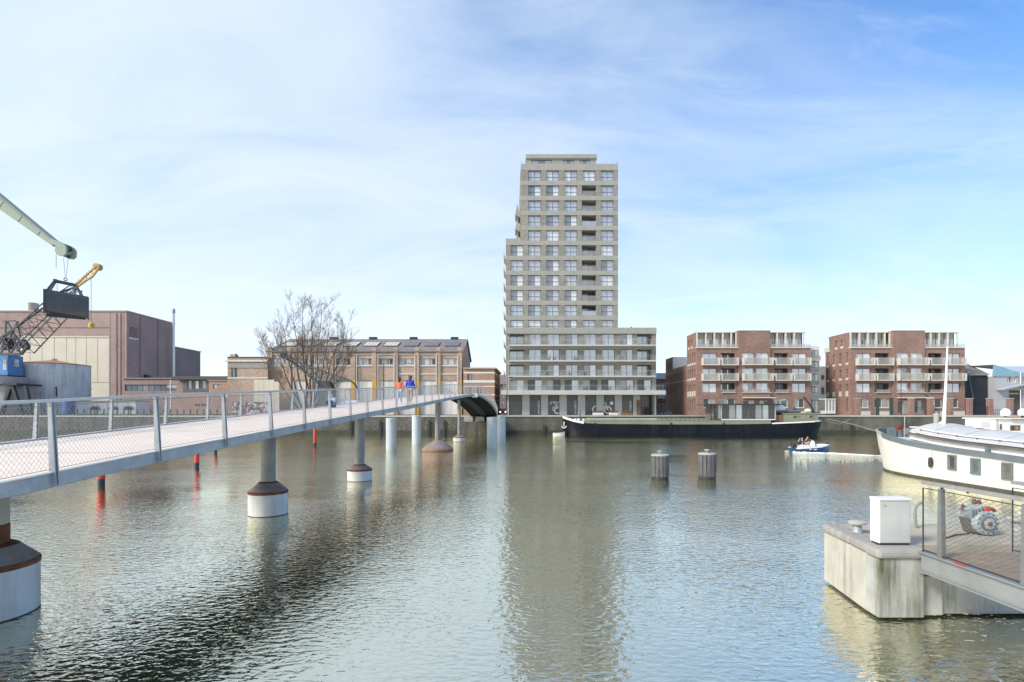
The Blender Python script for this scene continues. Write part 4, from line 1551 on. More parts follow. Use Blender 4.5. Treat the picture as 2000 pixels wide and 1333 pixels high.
# left annex of the warehouse
an = root("warehouse_annex", "flat-roofed brick annex with small chimney joined to the warehouse's left end", "building", (WX(485), WY - 1, QZ))
AY = WY - 1.2
AX = lambda px: (px - 1000) * AY / 1000
AZ = lambda py: HEYE - (py - HOR) * AY / 1000
FA = Facade('front', AY)
m = MB()
FA.wall(m, AX(444.5), AX(526) - .3, QZ, AZ(699), [(AX(452), AX(463), AZ(737), AZ(719))], .3)
m.box(AX(444.5), AX(526) - .3, AY + .4, AY + 14, QZ, AZ(699))
m.build("wall", brick_w, an)
FA.window(an, AX(452) + .003, AX(463) - .003, AZ(737) + .003, AZ(719) - .003, .25, [g_grey, g_dark])
MB().box(AX(441), AX(526) - .3, AY - .35, AY - .004, AZ(707), AZ(704)).build("cornice", stone_w, an)
MB().box(AX(446), AX(525) - .3, AY - .12, AY - .004, AZ(719), AZ(709)).build("render_band", mat("grey_render", (0.34, 0.31, 0.27), 0.9), an)
MB().box(AX(444), AX(526) - .3, AY - .1, AY - .004, AZ(740), AZ(737.5)).build("stone_band", stone_w, an)
MB().box(AX(444), AX(526) - .3, AY - .15, AY + 14, AZ(699) + .003, AZ(697.4)).build("roof_edge", dark_m, an)
MB().box(AX(446), AX(457), AY + .5, AY + 1.8, AZ(697.4) + .003, AZ(692)).build("chimney", brick_w, an)
MB().box(AX(447.5), AX(455.5), AY + .7, AY + 1.6, AZ(692) + .003, AZ(690)).build("chimney_cap", stone_w, an)

# right annex with white bands, its flank turning away from the quay
ra = root("banded_brick_building", "low brick building with white stone bands at the warehouse's right end", "building", (-7, 110, QZ))
fp = [(-10.45, 110.0), (-3.78, 110.0), (-2.95, 125.5), (-10.45, 125.5)]


def fp_prism(off, z0, z1, name, m_, parent):
    q = [(fp[0][0] - off * 0, fp[0][1] - off), (fp[1][0] + off, fp[1][1] - off), (fp[2][0] + off, fp[2][1]), (fp[3][0], fp[3][1])]
    return MB().prism(q, 'z', z0, z1).build(name, m_, parent)


RZA = lambda py: HEYE - (py - HOR) * .110
fp_prism(0, QZ, RZA(721), "wall", brick_a, ra)
fp_prism(.38, RZA(721) + .002, RZA(718.5), "cornice", mat("annex_cornice", (0.42, 0.32, 0.25), 0.9), ra)
for t, b in ((727, 730), (743, 748), (754.5, 756.5), (770, 773), (781, 783)):
    fp_prism(.05, RZA(b), RZA(t), "stone_band", stone_w, ra)
FR = Facade('front', 110.0)
for a, b, t, bo in ((912.5, 921, 731, 742.6), (913, 920, 757.5, 770), (932, 939, 757.5, 770)):
    FR.window(ra, (a - 1000) * .11, (b - 1000) * .11, RZA(bo), RZA(t), -.03, [g_dark, g_grey], cols=2)

# houses further along the street right of it
sh = root("street_house", "distant brown brick terrace houses seen in the gap left of the tower", "building", (-3, 150, QZ))
MB().box(-5.2, -1.4, 150, 162, QZ, 12.0).build("wall", brick_d, sh)
MB().prism([(149.5, 12.0), (162.5, 12.0), (156, 15.2)], 'x', -5.4, -1.2).build("roof", grey_roof, sh)
FS = Facade('front', 150.0)
for k in range(2):
    for j in range(2):
        FS.window(sh, -4.6 + 1.5 * j, -3.7 + 1.5 * j, 5.0 + 3 * k, 6.8 + 3 * k, -.03, [g_grey], cols=1, frame=frame_w)
bh = root("brick_house", "brick house with grey roof and white balcony in the gap right of the tower", "building", (37, 128, QZ))
MB().box(33.5, 40, 128, 138, QZ, 12.1).build("wall", brick_r, bh)
MB().prism([(127.6, 12.1), (138.4, 12.1), (133, 14.0)], 'x', 33.2, 40.2).build("roof", mat("grey_tile", (0.25, 0.26, 0.28), 0.8), bh)
MB().box(36.2, 40.2, 126.8, 127.99, 7.2, 8.2).build("balcony", balc_w, bh)
FH = Facade('front', 128.0)
for k in range(3):
    FH.window(bh, 36.8, 38.4, 4.2 + 2.5 * k, 6.0 + 2.5 * k, -.03, [g_grey, g_pale], frame=frame_w, cols=2)
# car with its lights on, coming down the street
car = root("parked_car", "small car with its headlights on in the street left of the tower", "car", (-2.1, 118, QZ))
cx, cy, cz = -2.1, 118.0, QZ + .01
MB().prism([(cy, cz + .3), (cy, cz + .78), (cy + 1.0, cz + .92), (cy + 1.7, cz + 1.42), (cy + 3.2, cz + 1.45), (cy + 3.9, cz + .95), (cy + 4.1, cz + .3)], 'x', cx - .85, cx + .85).build("body", mat("car_red_brown", (0.16, 0.05, 0.035), 0.3, 0.3), car, bevel=.06)
MB().add([(cx - .7, cy + .98, cz + .96), (cx + .7, cy + .98, cz + .96), (cx + .62, cy + 1.64, cz + 1.40), (cx - .62, cy + 1.64, cz + 1.40)], [(0, 1, 2, 3)]).build("windscreen", g_dark, car)
for s in (-1, 1):
    MB().lathe([(.13, cy - .05), (.13, cy + .05)], cx + s * .6, 0, 14, 'y', cz + .66).build("headlight", lit_m, car)
    for yy in (.75, 3.3):
        MB().lathe([(.32, cx + s * .86 - .1), (.32, cx + s * .86 + .06)], 0, cy + yy, 16, 'x', cz + .32).build("wheel", rubber, car)

# ------------------------------------------------------------------ factory hall
HY = 125.0
HX = lambda px: (px - 1000) * HY / 1000
HZ = lambda py: HEYE - (py - HOR) * HY / 1000
hall = root("factory_hall", "huge windowless mauve brick factory hall with tall cream panelled front", "building", (HX(100), HY, QZ))
hx0, hx1 = HX(-70), -94.1
yb = 142.7
FHf = Facade('front', HY)
m = MB()
FHf.wall(m, hx0, hx1, QZ, HZ(609), [(HX(38), HX(213), QZ, HZ(658))], .25)
m.quad((hx1, HY, QZ), (hx1, yb, QZ), (hx1, yb, HZ(609)), (hx1, HY, HZ(609)))
m.quad((hx0, HY, HZ(609)), (hx1, HY, HZ(609)), (hx1, yb, HZ(609)), (hx0, yb, HZ(609)))
m.build("wall", brick_h, hall)
MB().box(hx0, hx1 + .2, HY - .2, yb + .2, HZ(609) + .003, HZ(606.8)).build("roof_edge", mat("tan_flashing", (0.42, 0.36, 0.27), 0.7), hall)
xs = [38, 58.2, 81.5, 105.5, 129.3, 147.5, 168, 190.5, 213]
for a, b in zip(xs[:-1], xs[1:]):
    MB().box(HX(a) + .06, HX(b) - .06, HY + .08, HY + .2, HZ(747), HZ(659.5)).build("door_panel", cream, hall)
MB().box(HX(38), HX(213), HY + .2, HY + .3, QZ, HZ(658) - .003).build("door_backing", mat("cream_dark", (0.42, 0.35, 0.25), 0.8), hall)
MB().box(HX(38), HX(213.5), HY - .06, HY + .19, HZ(659.4), HZ(657)).build("door_head", cream, hall)
MB().box(HX(38), HX(213) - .003, HY + .05, HY + .19, QZ, HZ(748)).build("door_foot", cream, hall)
for k in range(3):
    MB().box(HX(163 + 6 * k), HX(166.5 + 6 * k), HY + .03, HY + .049, HZ(761.5), HZ(757.5)).build("vent_slot", dark_m, hall)
for px in (215, 242):
    MB().box(HX(px) - .05, HX(px) + .05, HY - .04, HY - .003, QZ, HZ(610)).build("expansion_joint", brick_d, hall)
# blocked window and lamp on the flank
MB().box(hx1 + .003, hx1 + .12, 125.8, 128.8, 24.9, 25.4).build("blocked_lintel", mat("pinkish_stone", (0.40, 0.27, 0.24), 0.9), hall)
MB().box(hx1 + .003, hx1 + .12, 125.8, 128.8, 21.9, 22.3).build("blocked_sill", stone_w, hall)
MB().box(hx1 + .003, hx1 + .05, 126.0, 128.6, 22.35, 24.85).build("blocked_window", brick_r, hall)
MB().prism([(130.9, 12.0), (132.5, 12.0), (132.5, 13.2), (130.9, 13.4)], 'x', hx1 + .003, hx1 + .7).build("flood_lamp", dark_m, hall)
for yy in (129.5, 136.0):
    MB().tube([(hx1 + .12, yy, HZ(609) - .3), (hx1 + .12, yy, 12.5)], .09, 8).build("downpipe", brick_d, hall)
for px in (228, 236):
    MB().tube([(HX(px), HY - .12, HZ(612)), (HX(px), HY - .12, QZ)], .07, 8).build("cable_duct", brick_d, hall)
MB().tube([(HX(-20), HY - .1, HZ(640)), (HX(38), HY - .1, HZ(640)), (HX(213), HY - .1, HZ(640))], .05, 6).build("cable_duct", brick_d, hall)
# rear block
MB().box(hx1 - 20, hx1 - .003, yb + .002, 154.6, QZ, 21.9).build("rear_block", brick_d, hall)
MB().box(hx1 - 20, hx1 + .15, yb + .3, 154.8, 21.9 + .003, 22.2).build("rear_roof_edge", MATS["tan_flashing"], hall)
MB().lathe([(.36, QZ), (.36, 31.0)], hx1 + 1.2, 140.5, 20).build("metal_flue", steel_l, hall, smooth=True)
MB().lathe([(.44, 31.0 + .003), (.44, 31.9), (.3, 32.2)], hx1 + 1.2, 140.5, 20).build("flue_cap", steel, hall, smooth=True)
MB().lathe([(1.0, HZ(606.8) + .003), (1.0, HZ(590)), (1.08, HZ(589)), (1.08, HZ(586))], HX(35.5), HY + 4, 20).build("chimney", mat("chimney_grey", (0.36, 0.33, 0.30), 0.8, streak=.5), hall, smooth=True)
MB().box(HX(64), HX(82), HY + 4, HY + 7, HZ(606.8) + .003, HZ(586)).build("roof_unit", mat("pale_metal", (0.55, 0.57, 0.59), 0.6), hall)

# low office range in front of the hall's right end
of = root("office_range", "low brown brick office range with a long blue ribbon window by the hall", "building", (-85, 120, QZ))
OY = 120.0
OX = lambda px: (px - 1000) * .12
OZ = lambda py: HEYE - (py - HOR) * .12
FO = Facade('front', OY)
h = (OX(243.5), OX(345), OZ(764), OZ(751.5))
m = MB()
FO.wall(m, OX(241), OX(357), QZ, OZ(740), [h], .3)
m.box(OX(241), OX(357), OY + .4, OY + 4.8, QZ, OZ(740))
m.build("wall", brick_h, of)
FO.window(of, *h, .25, [g_teal, g_teal, g_blue, g_pale, g_blue, g_teal, g_grey], cols=9, frame=frame_d)
MB().box(OX(240), OX(358), OY - .3, OY + 4.8, OZ(740) + .003, OZ(738.6)).build("roof_edge", mat("pink_coping", (0.45, 0.34, 0.31), 0.8), of)
lo = root("glazed_link", "low dark glazed link building between the offices and the warehouse annex", "building", (-75, 118, QZ))
FLk = Facade('front', 118.0)
LX = lambda px: (px - 1000) * .118
LZ = lambda py: HEYE - (py - HOR) * .118
h = (LX(366), LX(402), LZ(760), LZ(744))
h2 = (LX(357.5), LX(363), LZ(764), LZ(752))
m = MB()
FLk.wall(m, LX(357), LX(412), QZ, LZ(742), [h], .3)
m.box(LX(357), LX(412), 118.4, 128, QZ, LZ(742))
m.build("wall", mat("grey_wall", (0.16, 0.145, 0.14), 0.85), lo)
FLk.window(lo, *h, .2, [g_grey, g_dark, g_pale, g_dark], cols=5)
MB().box(LX(338), LX(445), 117.4, 128, LZ(742) + .003, LZ(735.5)).build("roof", mat("dark_fascia", (0.10, 0.095, 0.095), 0.8), lo)
lb = root("low_brick_building", "low orange brick building with graffiti on its garage doors beside the cream wall", "building", (-62, 115.0, QZ))
FLb = Facade('front', 115.0)
BX2 = lambda px: (px - 1000) * .115
BZ2 = lambda py: HEYE - (py - HOR) * .115
hs = [(BX2(416), BX2(432), BZ2(759.5), BZ2(751.5)), (BX2(447), BX2(463), BZ2(759.5), BZ2(751.5)), (BX2(477), BX2(494), BZ2(759.5), BZ2(751.5))]
gar = [(BX2(444), BX2(478), QZ + .02, BZ2(777)), (BX2(490), BX2(524), QZ + .02, BZ2(777))]
m = MB()
FLb.wall(m, BX2(408), BX2(495.5), QZ, BZ2(744), hs + [gar[0]], .3)
FLb.wall(m, BX2(336), BX2(408), QZ, BZ2(767), [], .3)
m.box(BX2(408), BX2(495.5), 115.4, 124, QZ, BZ2(744))
m.box(BX2(336), BX2(408) - .01, 115.4, 117, QZ, BZ2(767))
m.build("wall", brick_a, lb)
for h in hs: FLb.window(lb, *h, .22, [g_teal, g_grey], frame=frame_d)
MB().box(BX2(406), BX2(496), 114.8, 124, BZ2(744) + .003, BZ2(742.6)).build("roof_edge", coping_m, lb)
MB().box(gar[0][0], gar[0][1], 115.2, 115.29, gar[0][2], gar[0][3]).build("garage_door", graffiti, lb)
MB().box(BX2(440), BX2(500), 114.75, 114.99, BZ2(777) + .003, BZ2(772)).build("lintel", stone_w, lb)
for k in range(4):
    MB().box(BX2(381 + 6 * k), BX2(385 + 6 * k), 114.95, 115.0 - .003, BZ2(793), BZ2(789)).build("vent_slot", dark_m, lb)
cw = root("cream_wall", "cream concrete panel wall in front of the warehouse's left bays", "wall", (-55, 109, QZ))
for k in range(5):
    a = 495.5 + 10 * k
    MB().box((a - 1000) * .109 + .02, (a + 10 - 1000) * .109 - .02, 109, 109.25, QZ, HEYE - (742 - HOR) * .109 if k < 4 else HEYE - (746 - HOR) * .109).build("wall_panel", cream, cw)
MB().box((455 - 1000) * .109, (525 - 1000) * .109, 108.85, 108.98, QZ + .05, 6.0).build("graffiti_board", graffiti, cw)

# ------------------------------------------------------------------ storage tank
tk = root("storage_tank", "large round grey storage tank streaked with rust, in front of the hall", "tank", (-96.7, 108, QZ))
tx, ty, tr_ = -96.7, 108.0, 6.15
ztk = 13.7
nseg, nring = 30, 5
for j in range(nring):
    z0 = QZ + (ztk - QZ) * j / nring
    z1 = QZ + (ztk - QZ) * (j + 1) / nring - .012
    MB().lathe([(tr_ - .01 * (j % 2), z0), (tr_ - .01 * (j % 2), z1)], tx, ty, 48).build("shell_ring", tank_m, tk, smooth=True)
for k in range(nseg):
    a = 2 * math.pi * k / nseg
    if math.sin(a) > .2: continue
    x, y = tx + (tr_ + .02) * math.cos(a), ty + (tr_ + .02) * math.sin(a)
    MB().box(x - .04, x + .04, y - .04, y + .04, QZ, ztk - .02).build("stiffener", tank_m, tk)
MB().lathe([(tr_ + .08, ztk), (tr_ + .08, ztk + .14), (tr_ * .5, ztk + .62), (.7, ztk + 1.05)], tx, ty, 48).build("roof", rust_l, tk, smooth=True)
MB().lathe([(.6, ztk + 1.051), (.6, ztk + 1.4)], tx, ty, 20).build("roof_hatch", tank_m, tk)
MB().tube([P(108, 757, 101.6), P(110, 757, 101.6), P(110.5, 775, 101.6)], .14, 8).build("pipe", dark_m, tk)


# ------------------------------------------------------------------ lattice crane with blue cabin
def lattice(mb, p0, p1, w0, w1, nbay, t, up=(0, 1, 0), t2=None):
    """four chords with zigzag lacing between two points"""
    p0, p1 = Vector(p0), Vector(p1)
    t2 = t2 or t * .55
    d = (p1 - p0).normalized()
    s = d.cross(Vector(up)).normalized()
    u = s.cross(d).normalized()
    def c(k, i):
        f = i / nbay
        w = (w0 + (w1 - w0) * f) / 2
        a, b = ((-1, -1), (1, -1), (1, 1), (-1, 1))[k]
        return p0 + (p1 - p0) * f + s * a * w + u * b * w
    for k in range(4):
        mb.bar(c(k, 0), c(k, nbay), t)
        for i in range(nbay):
            k2 = (k + 1) % 4
            mb.bar(c(k, i), c(k2, i + 1), t2)
            mb.bar(c(k2, i), c(k2, i) * .5 + c(k, i) * .5, t2)
            mb.bar(c(k, i), c(k2, i), t2)
    return mb


CY = 98.0
lc = root("lattice_crane", "old harbour crane with blue cabin and lattice jib ending in a yellow tip", "crane", tuple(P(15, 811, CY)))
cp = lambda px, py, dy=0: P(px, py, CY + dy)
a, b = cp(-40, 733), cp(15, 693)
zc0, zc1 = a.z, cp(0, 693.5).z
cb = MB().prism([(CY, zc0), (CY + 3.1, zc0), (CY + 3.1, zc1 - .1), (CY + 1.5, zc1 + .25), (CY, zc1 - .1)], 'x', a.x, b.x).build("cabin", blue_c, lc)
FC = Facade('front', CY)
FC.window(cb, cp(7, 0).x, cp(13.2, 0).x, cp(0, 723).z, cp(0, 703).z, -.04, [g_grey, g_pale], frame=frame_w, t=.14)
FCs = Facade('right', b.x)
FCs.window(cb, CY + 1.3, CY + 2.15, cp(0, 717).z + .2, cp(0, 702).z + .1, -.04, [g_grey, g_pale], frame=frame_w, t=.14)
MB().box(a.x - .3, b.x + .25, CY - .3, CY + 3.4, cp(0, 737).z, a.z - .004).build("cabin_platform", dark_m, lc)
# slewing ring and portal
MB().lathe([(3.3, cp(0, 752).z), (3.3, cp(0, 737.2).z)], cp(10, 0).x, CY, 28).build("slew_ring", conc_cap, lc, smooth=True)
MB().box(cp(-35, 0).x, cp(58, 0).x, CY - 2.6, CY + 2.6, cp(0, 754).z, cp(0, 750.5).z).build("portal_deck", dark_m, lc)
pm = MB()
pm.lathe([(2.6, QZ), (2.4, cp(0, 754.2).z)], cp(20, 0).x, CY + .3, 24)
pm.build("pedestal", conc_cap, lc, smooth=True)
for x0, x1 in ((22, 2), (50, 62), (25, 44), (-25, -40)):
    MB().bar(cp(x0, 754.3, -2.3), cp(x1, 811, -2.3), .5).build("portal_leg", dark_m, lc)
# machinery frame, A-frame and jib
mf = MB()
mf.bar(cp(-20, 692, -1), cp(42, 692, -1), .4)
mf.bar(cp(42, 692, -1), cp(54, 676, -1), .4)
mf.bar(cp(54, 676, -1), cp(30, 660, -1), .35)
mf.bar(cp(30, 660, -1), cp(-10, 662, -1), .3)
for q in ((0, 692, 20, 662), (20, 692, 8, 662), (20, 692, 38, 665), (40, 690, 26, 662), (-12, 690, 5, 662)):
    mf.bar(cp(q[0], q[1], -1), cp(q[2], q[3], -1), .22)
    mf.bar(cp(q[0], q[1], 1), cp(q[2], q[3], 1), .22)
mf.build("machinery_frame", lattice_d, lc)
MB().prism([(cp(6, 0).x, cp(0, 684).z), (cp(14, 0).x, cp(0, 661).z), (cp(26, 0).x, cp(0, 661).z), (cp(20, 0).x, cp(0, 682).z)], 'y', CY - .6, CY + .6).build("counterweight", grab_m, lc)
MB().prism([(cp(40, 0).x, cp(0, 676).z), (cp(47, 0).x, cp(0, 663).z), (cp(56, 0).x, cp(0, 676).z), (cp(52, 0).x, cp(0, 684).z)], 'y', CY - .5, CY + .5).build("gusset_plate", grab_m, lc)
af = MB()
for q in ((10, 660, 12, 628), (32, 660, 14, 628), (6, 628, 30, 627), (34, 628, 40, 660), (34, 628, 20, 660)):
    af.bar(cp(q[0], q[1], -.6), cp(q[2], q[3], -.6), .2)
af.build("a_frame", lattice_d, lc)
jb = MB()
lattice(jb, cp(38, 676), cp(108, 607), 3.4, 3.0, 5, .16, t2=.07)
lattice(jb, cp(108, 607), cp(150, 562), 3.0, 1.3, 3, .15, t2=.07)
jb.bar(cp(-12, 670, -.8), cp(84, 602, -.8), .30)
jb.bar(cp(84, 602, -.8), cp(148, 558, -.8), .16)
jb.build("jib", lattice_d, lc)
yt = MB()
for dy in (-.55, .55):
    yt.bar(cp(147, 563, dy), cp(168, 548, dy), .34)
    yt.bar(cp(168, 548, dy), cp(180, 541, dy), .30)
    yt.bar(cp(180, 541, dy), cp(194, 522, dy), .30)
    yt.bar(cp(148, 556, dy), cp(188, 520, dy), .30)
    for q in ((156, 557, 160, 545.5), (168, 548, 170, 536), (168, 548, 160, 545.5), (180, 541, 180, 527), (180, 541, 170, 536)):
        yt.bar(cp(q[0], q[1], dy), cp(q[2], q[3], dy), .12)
for q in ((150, 559), (170, 536), (187, 521), (180, 541), (160, 554)):
    yt.bar(cp(q[0], q[1], -.55), cp(q[0], q[1], .55), .22)
yt.lathe([(.62, CY - .5), (.62, CY + .5)], cp(191, 522).x, 0, 16, 'y', cp(191, 522).z)
yt.build("jib_tip", lattice_y, lc)
MB().tube([cp(178, 542), cp(178, 632)], .035, 6).build("hoist_rope", dark_m, lc)
hk = cp(178.5, 637)
MB().lathe([(.12, hk.z + .75), (.45, hk.z + .5), (.52, hk.z + .1), (.36, hk.z - .35), (.1, hk.z - .5)], hk.x, hk.y, 14).build("hook_block", yellow_p, lc, smooth=True)

# ------------------------------------------------------------------ pale green boom with the clamshell grab
GY = 34.0
gp = lambda px, py, dy=0: P(px, py, GY + dy)
gb = root("boom_crane", "pale green box boom of a crane reaching in from the left, carrying a grab", "crane", (-47, GY, 0))


def taper_box(mb, p, q, h0, h1, w0, w1):
    p, q = Vector(p), Vector(q)
    d = (q - p).normalized()
    s = Vector((0, 1, 0))
    u = s.cross(d).normalized()
    if u.z < 0: u = -u
    vs = []
    for c, hh, ww in ((p, h0, w0), (q, h1, w1)):
        for a_, b_ in ((-1, -1), (1, -1), (1, 1), (-1, 1)):
            vs.append(c + s * a_ * ww / 2 + u * b_ * hh / 2)
    return mb.add(vs, [(3, 2, 1, 0), (4, 5, 6, 7), (0, 1, 5, 4), (1, 2, 6, 5), (2, 3, 7, 6), (3, 0, 4, 7)])


tipc = gp(112, 479)
rootc = gp(-250, 205)
taper_box(MB(), rootc, tipc, 1.62, .36, .75, .5).build("boom", green_b, gb)
d_ = (tipc - rootc).normalized()
u_ = Vector((0, 1, 0)).cross(d_)
if u_.z < 0: u_ = -u_
fl = MB()
fl.bar(rootc + u_ * .55 + Vector((0, -.39, 0)), tipc + u_ * .12 + Vector((0, -.265, 0)), .05, .10)
fl.build("boom_flange", mat("boom_green_dark", (0.22, 0.25, 0.20), 0.6), gb)
for f in (.62, .72, .82, .92):
    p = rootc.lerp(tipc, f)
    hh = 1.62 + (.36 - 1.62) * f
    MB().bar(p - u_ * hh * .45 + Vector((0, -(.375 - .125 * f) - .01, 0)), p + u_ * hh * .45 + Vector((0, -(.375 - .125 * f) - .01, 0)), .07, .03, (0, 1, 0)).build("stiffener", green_b, gb)
hd = MB()
prof = [(104, 473), (111, 470.5), (128, 477), (136, 482), (140, 488), (139.5, 499), (134, 504), (124, 502.5), (118, 495), (119, 484), (109, 480)]
hd_poly = [(gp(*q).x, gp(*q).z) for q in prof]
for y0, y1 in ((GY - .42, GY - .26), (GY + .26, GY + .42)):
    hd.prism(hd_poly, 'y', y0, y1)
hd.build("sheave_head", green_b, gb)
for q, r_ in (((129, 484.5), .20), ((128.5, 500), .10), ((110, 476), .2)):
    c = gp(*q)
    MB().lathe([(r_, GY - .24), (r_, GY + .24)], c.x, 0, 18, 'y', c.z).build("sheave", grab_m, gb)
MB().tube([gp(110, 483), gp(109.6, 524)], .012, 5).build("loose_rope", dark_m, gb)
# mast that carries the boom, out of the picture on the left bank
mast = MB()
lattice(mast, (rootc.x - 1.5, GY, 0.9), (rootc.x - 1.5, GY, rootc.z + 2.5), 3.4, 2.4, 9, .3)
mast.build("mast", green_b, gb)
MB().box(rootc.x - 5, rootc.x + 2, GY - 3.5, GY + 3.5, -1, .9).build("pontoon", conc_cap, gb)

gr = root("clamshell_grab", "dark grey clamshell grab hanging by ropes from the green boom", "grab", tuple(gp(128, 622)))
# two ropes and a shackle
for q in ((124.5, 505, 127.5, 541), (133, 505, 129, 541)):
    MB().tube([gp(q[0], q[1]), gp(q[2], q[3])], .014, 6).build("hoist_rope", dark_m, gr)
c = gp(128, 546)
MB().ring((c.x, c.z), .10, .05, GY - .03, GY + .03).build("shackle", grab_m, gr)
fm = MB()
tl, tr2 = gp(109, 551.5), gp(147, 555.5)
for dy in (-.5, .5):
    o_ = Vector((0, dy * .5, 0))
    fm.bar(tl + o_, tr2 + o_, .13)
    fm.bar(tl + o_, gp(95, 574) + Vector((0, dy, 0)), .12)
    fm.bar(tr2 + o_, gp(161, 579) + Vector((0, dy, 0)), .15)
fm.bar(tl + Vector((0, -.25, 0)), tl + Vector((0, .25, 0)), .16)
fm.bar(tr2 + Vector((0, -.25, 0)), tr2 + Vector((0, .25, 0)), .16)
fm.bar(gp(143, 561), gp(125, 576, .5), .10)
fm.bar(gp(146, 563), gp(136, 577, -.4), .10)
fm.lathe([(.13, tl.x - .02 + .02 - .12), (.13, tl.x + .12)], 0, GY, 14, 'x', tl.z)
fm.build("head_frame", grab_m, gr)
MB().tube([gp(112.7, 553), gp(112.7, 573)], .015, 5).build("closing_rope", dark_m, gr)
MB().lathe([(.10, GY - .1), (.10, GY + .1)], gp(112.5, 574).x, 0, 12, 'y', gp(112.5, 574).z).build("rope_block", grab_m, gr)
# shells: rounded scoops, long axis across the picture, tilted slightly
gl, grr = gp(91, 574), gp(172.5, 580.5)
tilt = (grr.z - gl.z) / (grr.x - gl.x)


def shell(sgn, name):
    prof = [(0.02, 0.0), (.72, 0.0), (.80, -.06), (.82, -.98), (.74, -1.10), (.36, -1.27), (.03, -1.34)]
    vs, fs = [], []
    n = len(prof)
    for x in (gl.x - (.10 if sgn > 0 else 0), grr.x - (.25 if sgn > 0 else 0)):
        for a_, z_ in prof:
            vs.append((x, GY + sgn * a_, gl.z + (x - gl.x) * tilt + z_))
    for i in range(n - 1):
        fs.append((i, i + 1, n + i + 1, n + i))
    fs += [tuple(range(n)), tuple(range(2 * n - 1, n - 1, -1))]
    o = MB().add(vs, fs).build(name, grab_m, gr)
    return o


for s in (-1, 1):
    o = shell(s, "shell")
    for x in (gl.x + (.02 if s < 0 else -.08), grr.x - (.04 if s < 0 else .28)):
        ed = MB()
        zz = gl.z + (x - gl.x) * tilt
        ed.prism([(GY + s * .03, zz + .06), (GY + s * .78, zz + .05), (GY + s * .86, zz - .06), (GY + s * .87, zz - 1.02), (GY + s * .76, zz - 1.16), (GY + s * .38, zz - 1.33), (GY + s * .03, zz - 1.41)], 'x', x - .05, x + .05)
        ed.build("end_plate", grab_m, o)
    lip = MB()
    lip.box(gl.x + .08, grr.x - .25, GY + s * .02, GY + s * .14, gl.z - 1.62, gl.z - 1.40)
    lip.build("cutting_lip", dark_m, o)
tp = MB()
tp.bar(Vector((gl.x, GY - .66, gl.z + .03)), Vector((grr.x, GY - .66, grr.z + .03)), .10)
tp.build("top_rim", grab_m, gr)
gr.rotation_euler.z = math.radians(36)
gr.scale = (.80, .80, 1)

# ------------------------------------------------------------------ dark quay crane jib by the tree
QC = 95.5
qp = lambda px, py, dy=0: P(px, py, QC + dy)
qc = root("quay_crane", "dark lattice jib of a small quay crane lowered across the bare tree", "crane", tuple(qp(640, 811)))
jm = MB()
tip = qp(553.5, 695.5)
for dy in (-.8, .8):
    dd = Vector((0, dy, 0))
    up_ = [qp(556, 694.5) + dd * .3, qp(592, 711) + dd, qp(640, 729) + dd, qp(672, 739) + dd, qp(686, 745) + dd]
    lo_ = [qp(556, 698) + dd * .3, qp(575, 711) + dd, qp(597, 728) + dd, qp(612, 741) + dd, qp(628, 754) + dd]
    for a_, b_ in zip(up_[:-1], up_[1:]): jm.bar(a_, b_, .17)
    for a_, b_ in zip(lo_[:-1], lo_[1:]): jm.bar(a_, b_, .2)
    N = 11
    def along(pts, f):
        k = f * (len(pts) - 1)
        i = min(int(k), len(pts) - 2)
        return pts[i].lerp(pts[i + 1], k - i)
    for i in range(N):
        f0, f1 = i / N, (i + 1) / N
        jm.bar(along(up_, f0), along(lo_, f1), .055)
        jm.bar(along(lo_, f0), along(up_, f1), .055)
for f in (.1, .3, .5, .7, .9):
    jm.bar(along(up_, f) - Vector((0, 1.6, 0)), along(up_, f), .12)
    jm.bar(along(lo_, f) - Vector((0, 1.6, 0)), along(lo_, f), .12)
jm.bar(qp(597, 712, -.8), qp(640, 757, -.8), .22)
jm.build("jib", lattice_d, qc)
MB().lathe([(.5, QC - .4), (.5, QC + .4)], tip.x, 0, 16, 'y', tip.z).build("tip_sheave", dark_m, qc)
MB().tube([qp(686, 745), qp(691, 749), qp(696, 755), qp(700, 768)], .14, 8).build("stay_rod", dark_m, qc)
MB().prism([(qp(622, 0).x, qp(0, 757).z), (qp(650, 0).x, qp(0, 757).z), (qp(646, 0).x, qp(0, 746).z), (qp(630, 0).x, qp(0, 746).z)], 'y', QC - .9, QC + .9).build("pivot_housing", dark_m, qc)
MB().box(qp(624, 0).x, qp(652, 0).x, QC - 1.1, QC + 1.1, QZ, qp(0, 757.3).z).build("crane_base", lattice_d, qc)
for q in ((505, 731, 560, 760), (564, 745, 558, 760)):
    pass

# ------------------------------------------------------------------ bare multi-stemmed tree
TRY = 97.5
tb = P(597, 811, TRY)
tree = root("bare_tree", "tall bare winter tree with many stems rising behind the bridge", "tree", tuple(tb))
tr = random.Random(11)
trunk, twigs = MB(), MB()


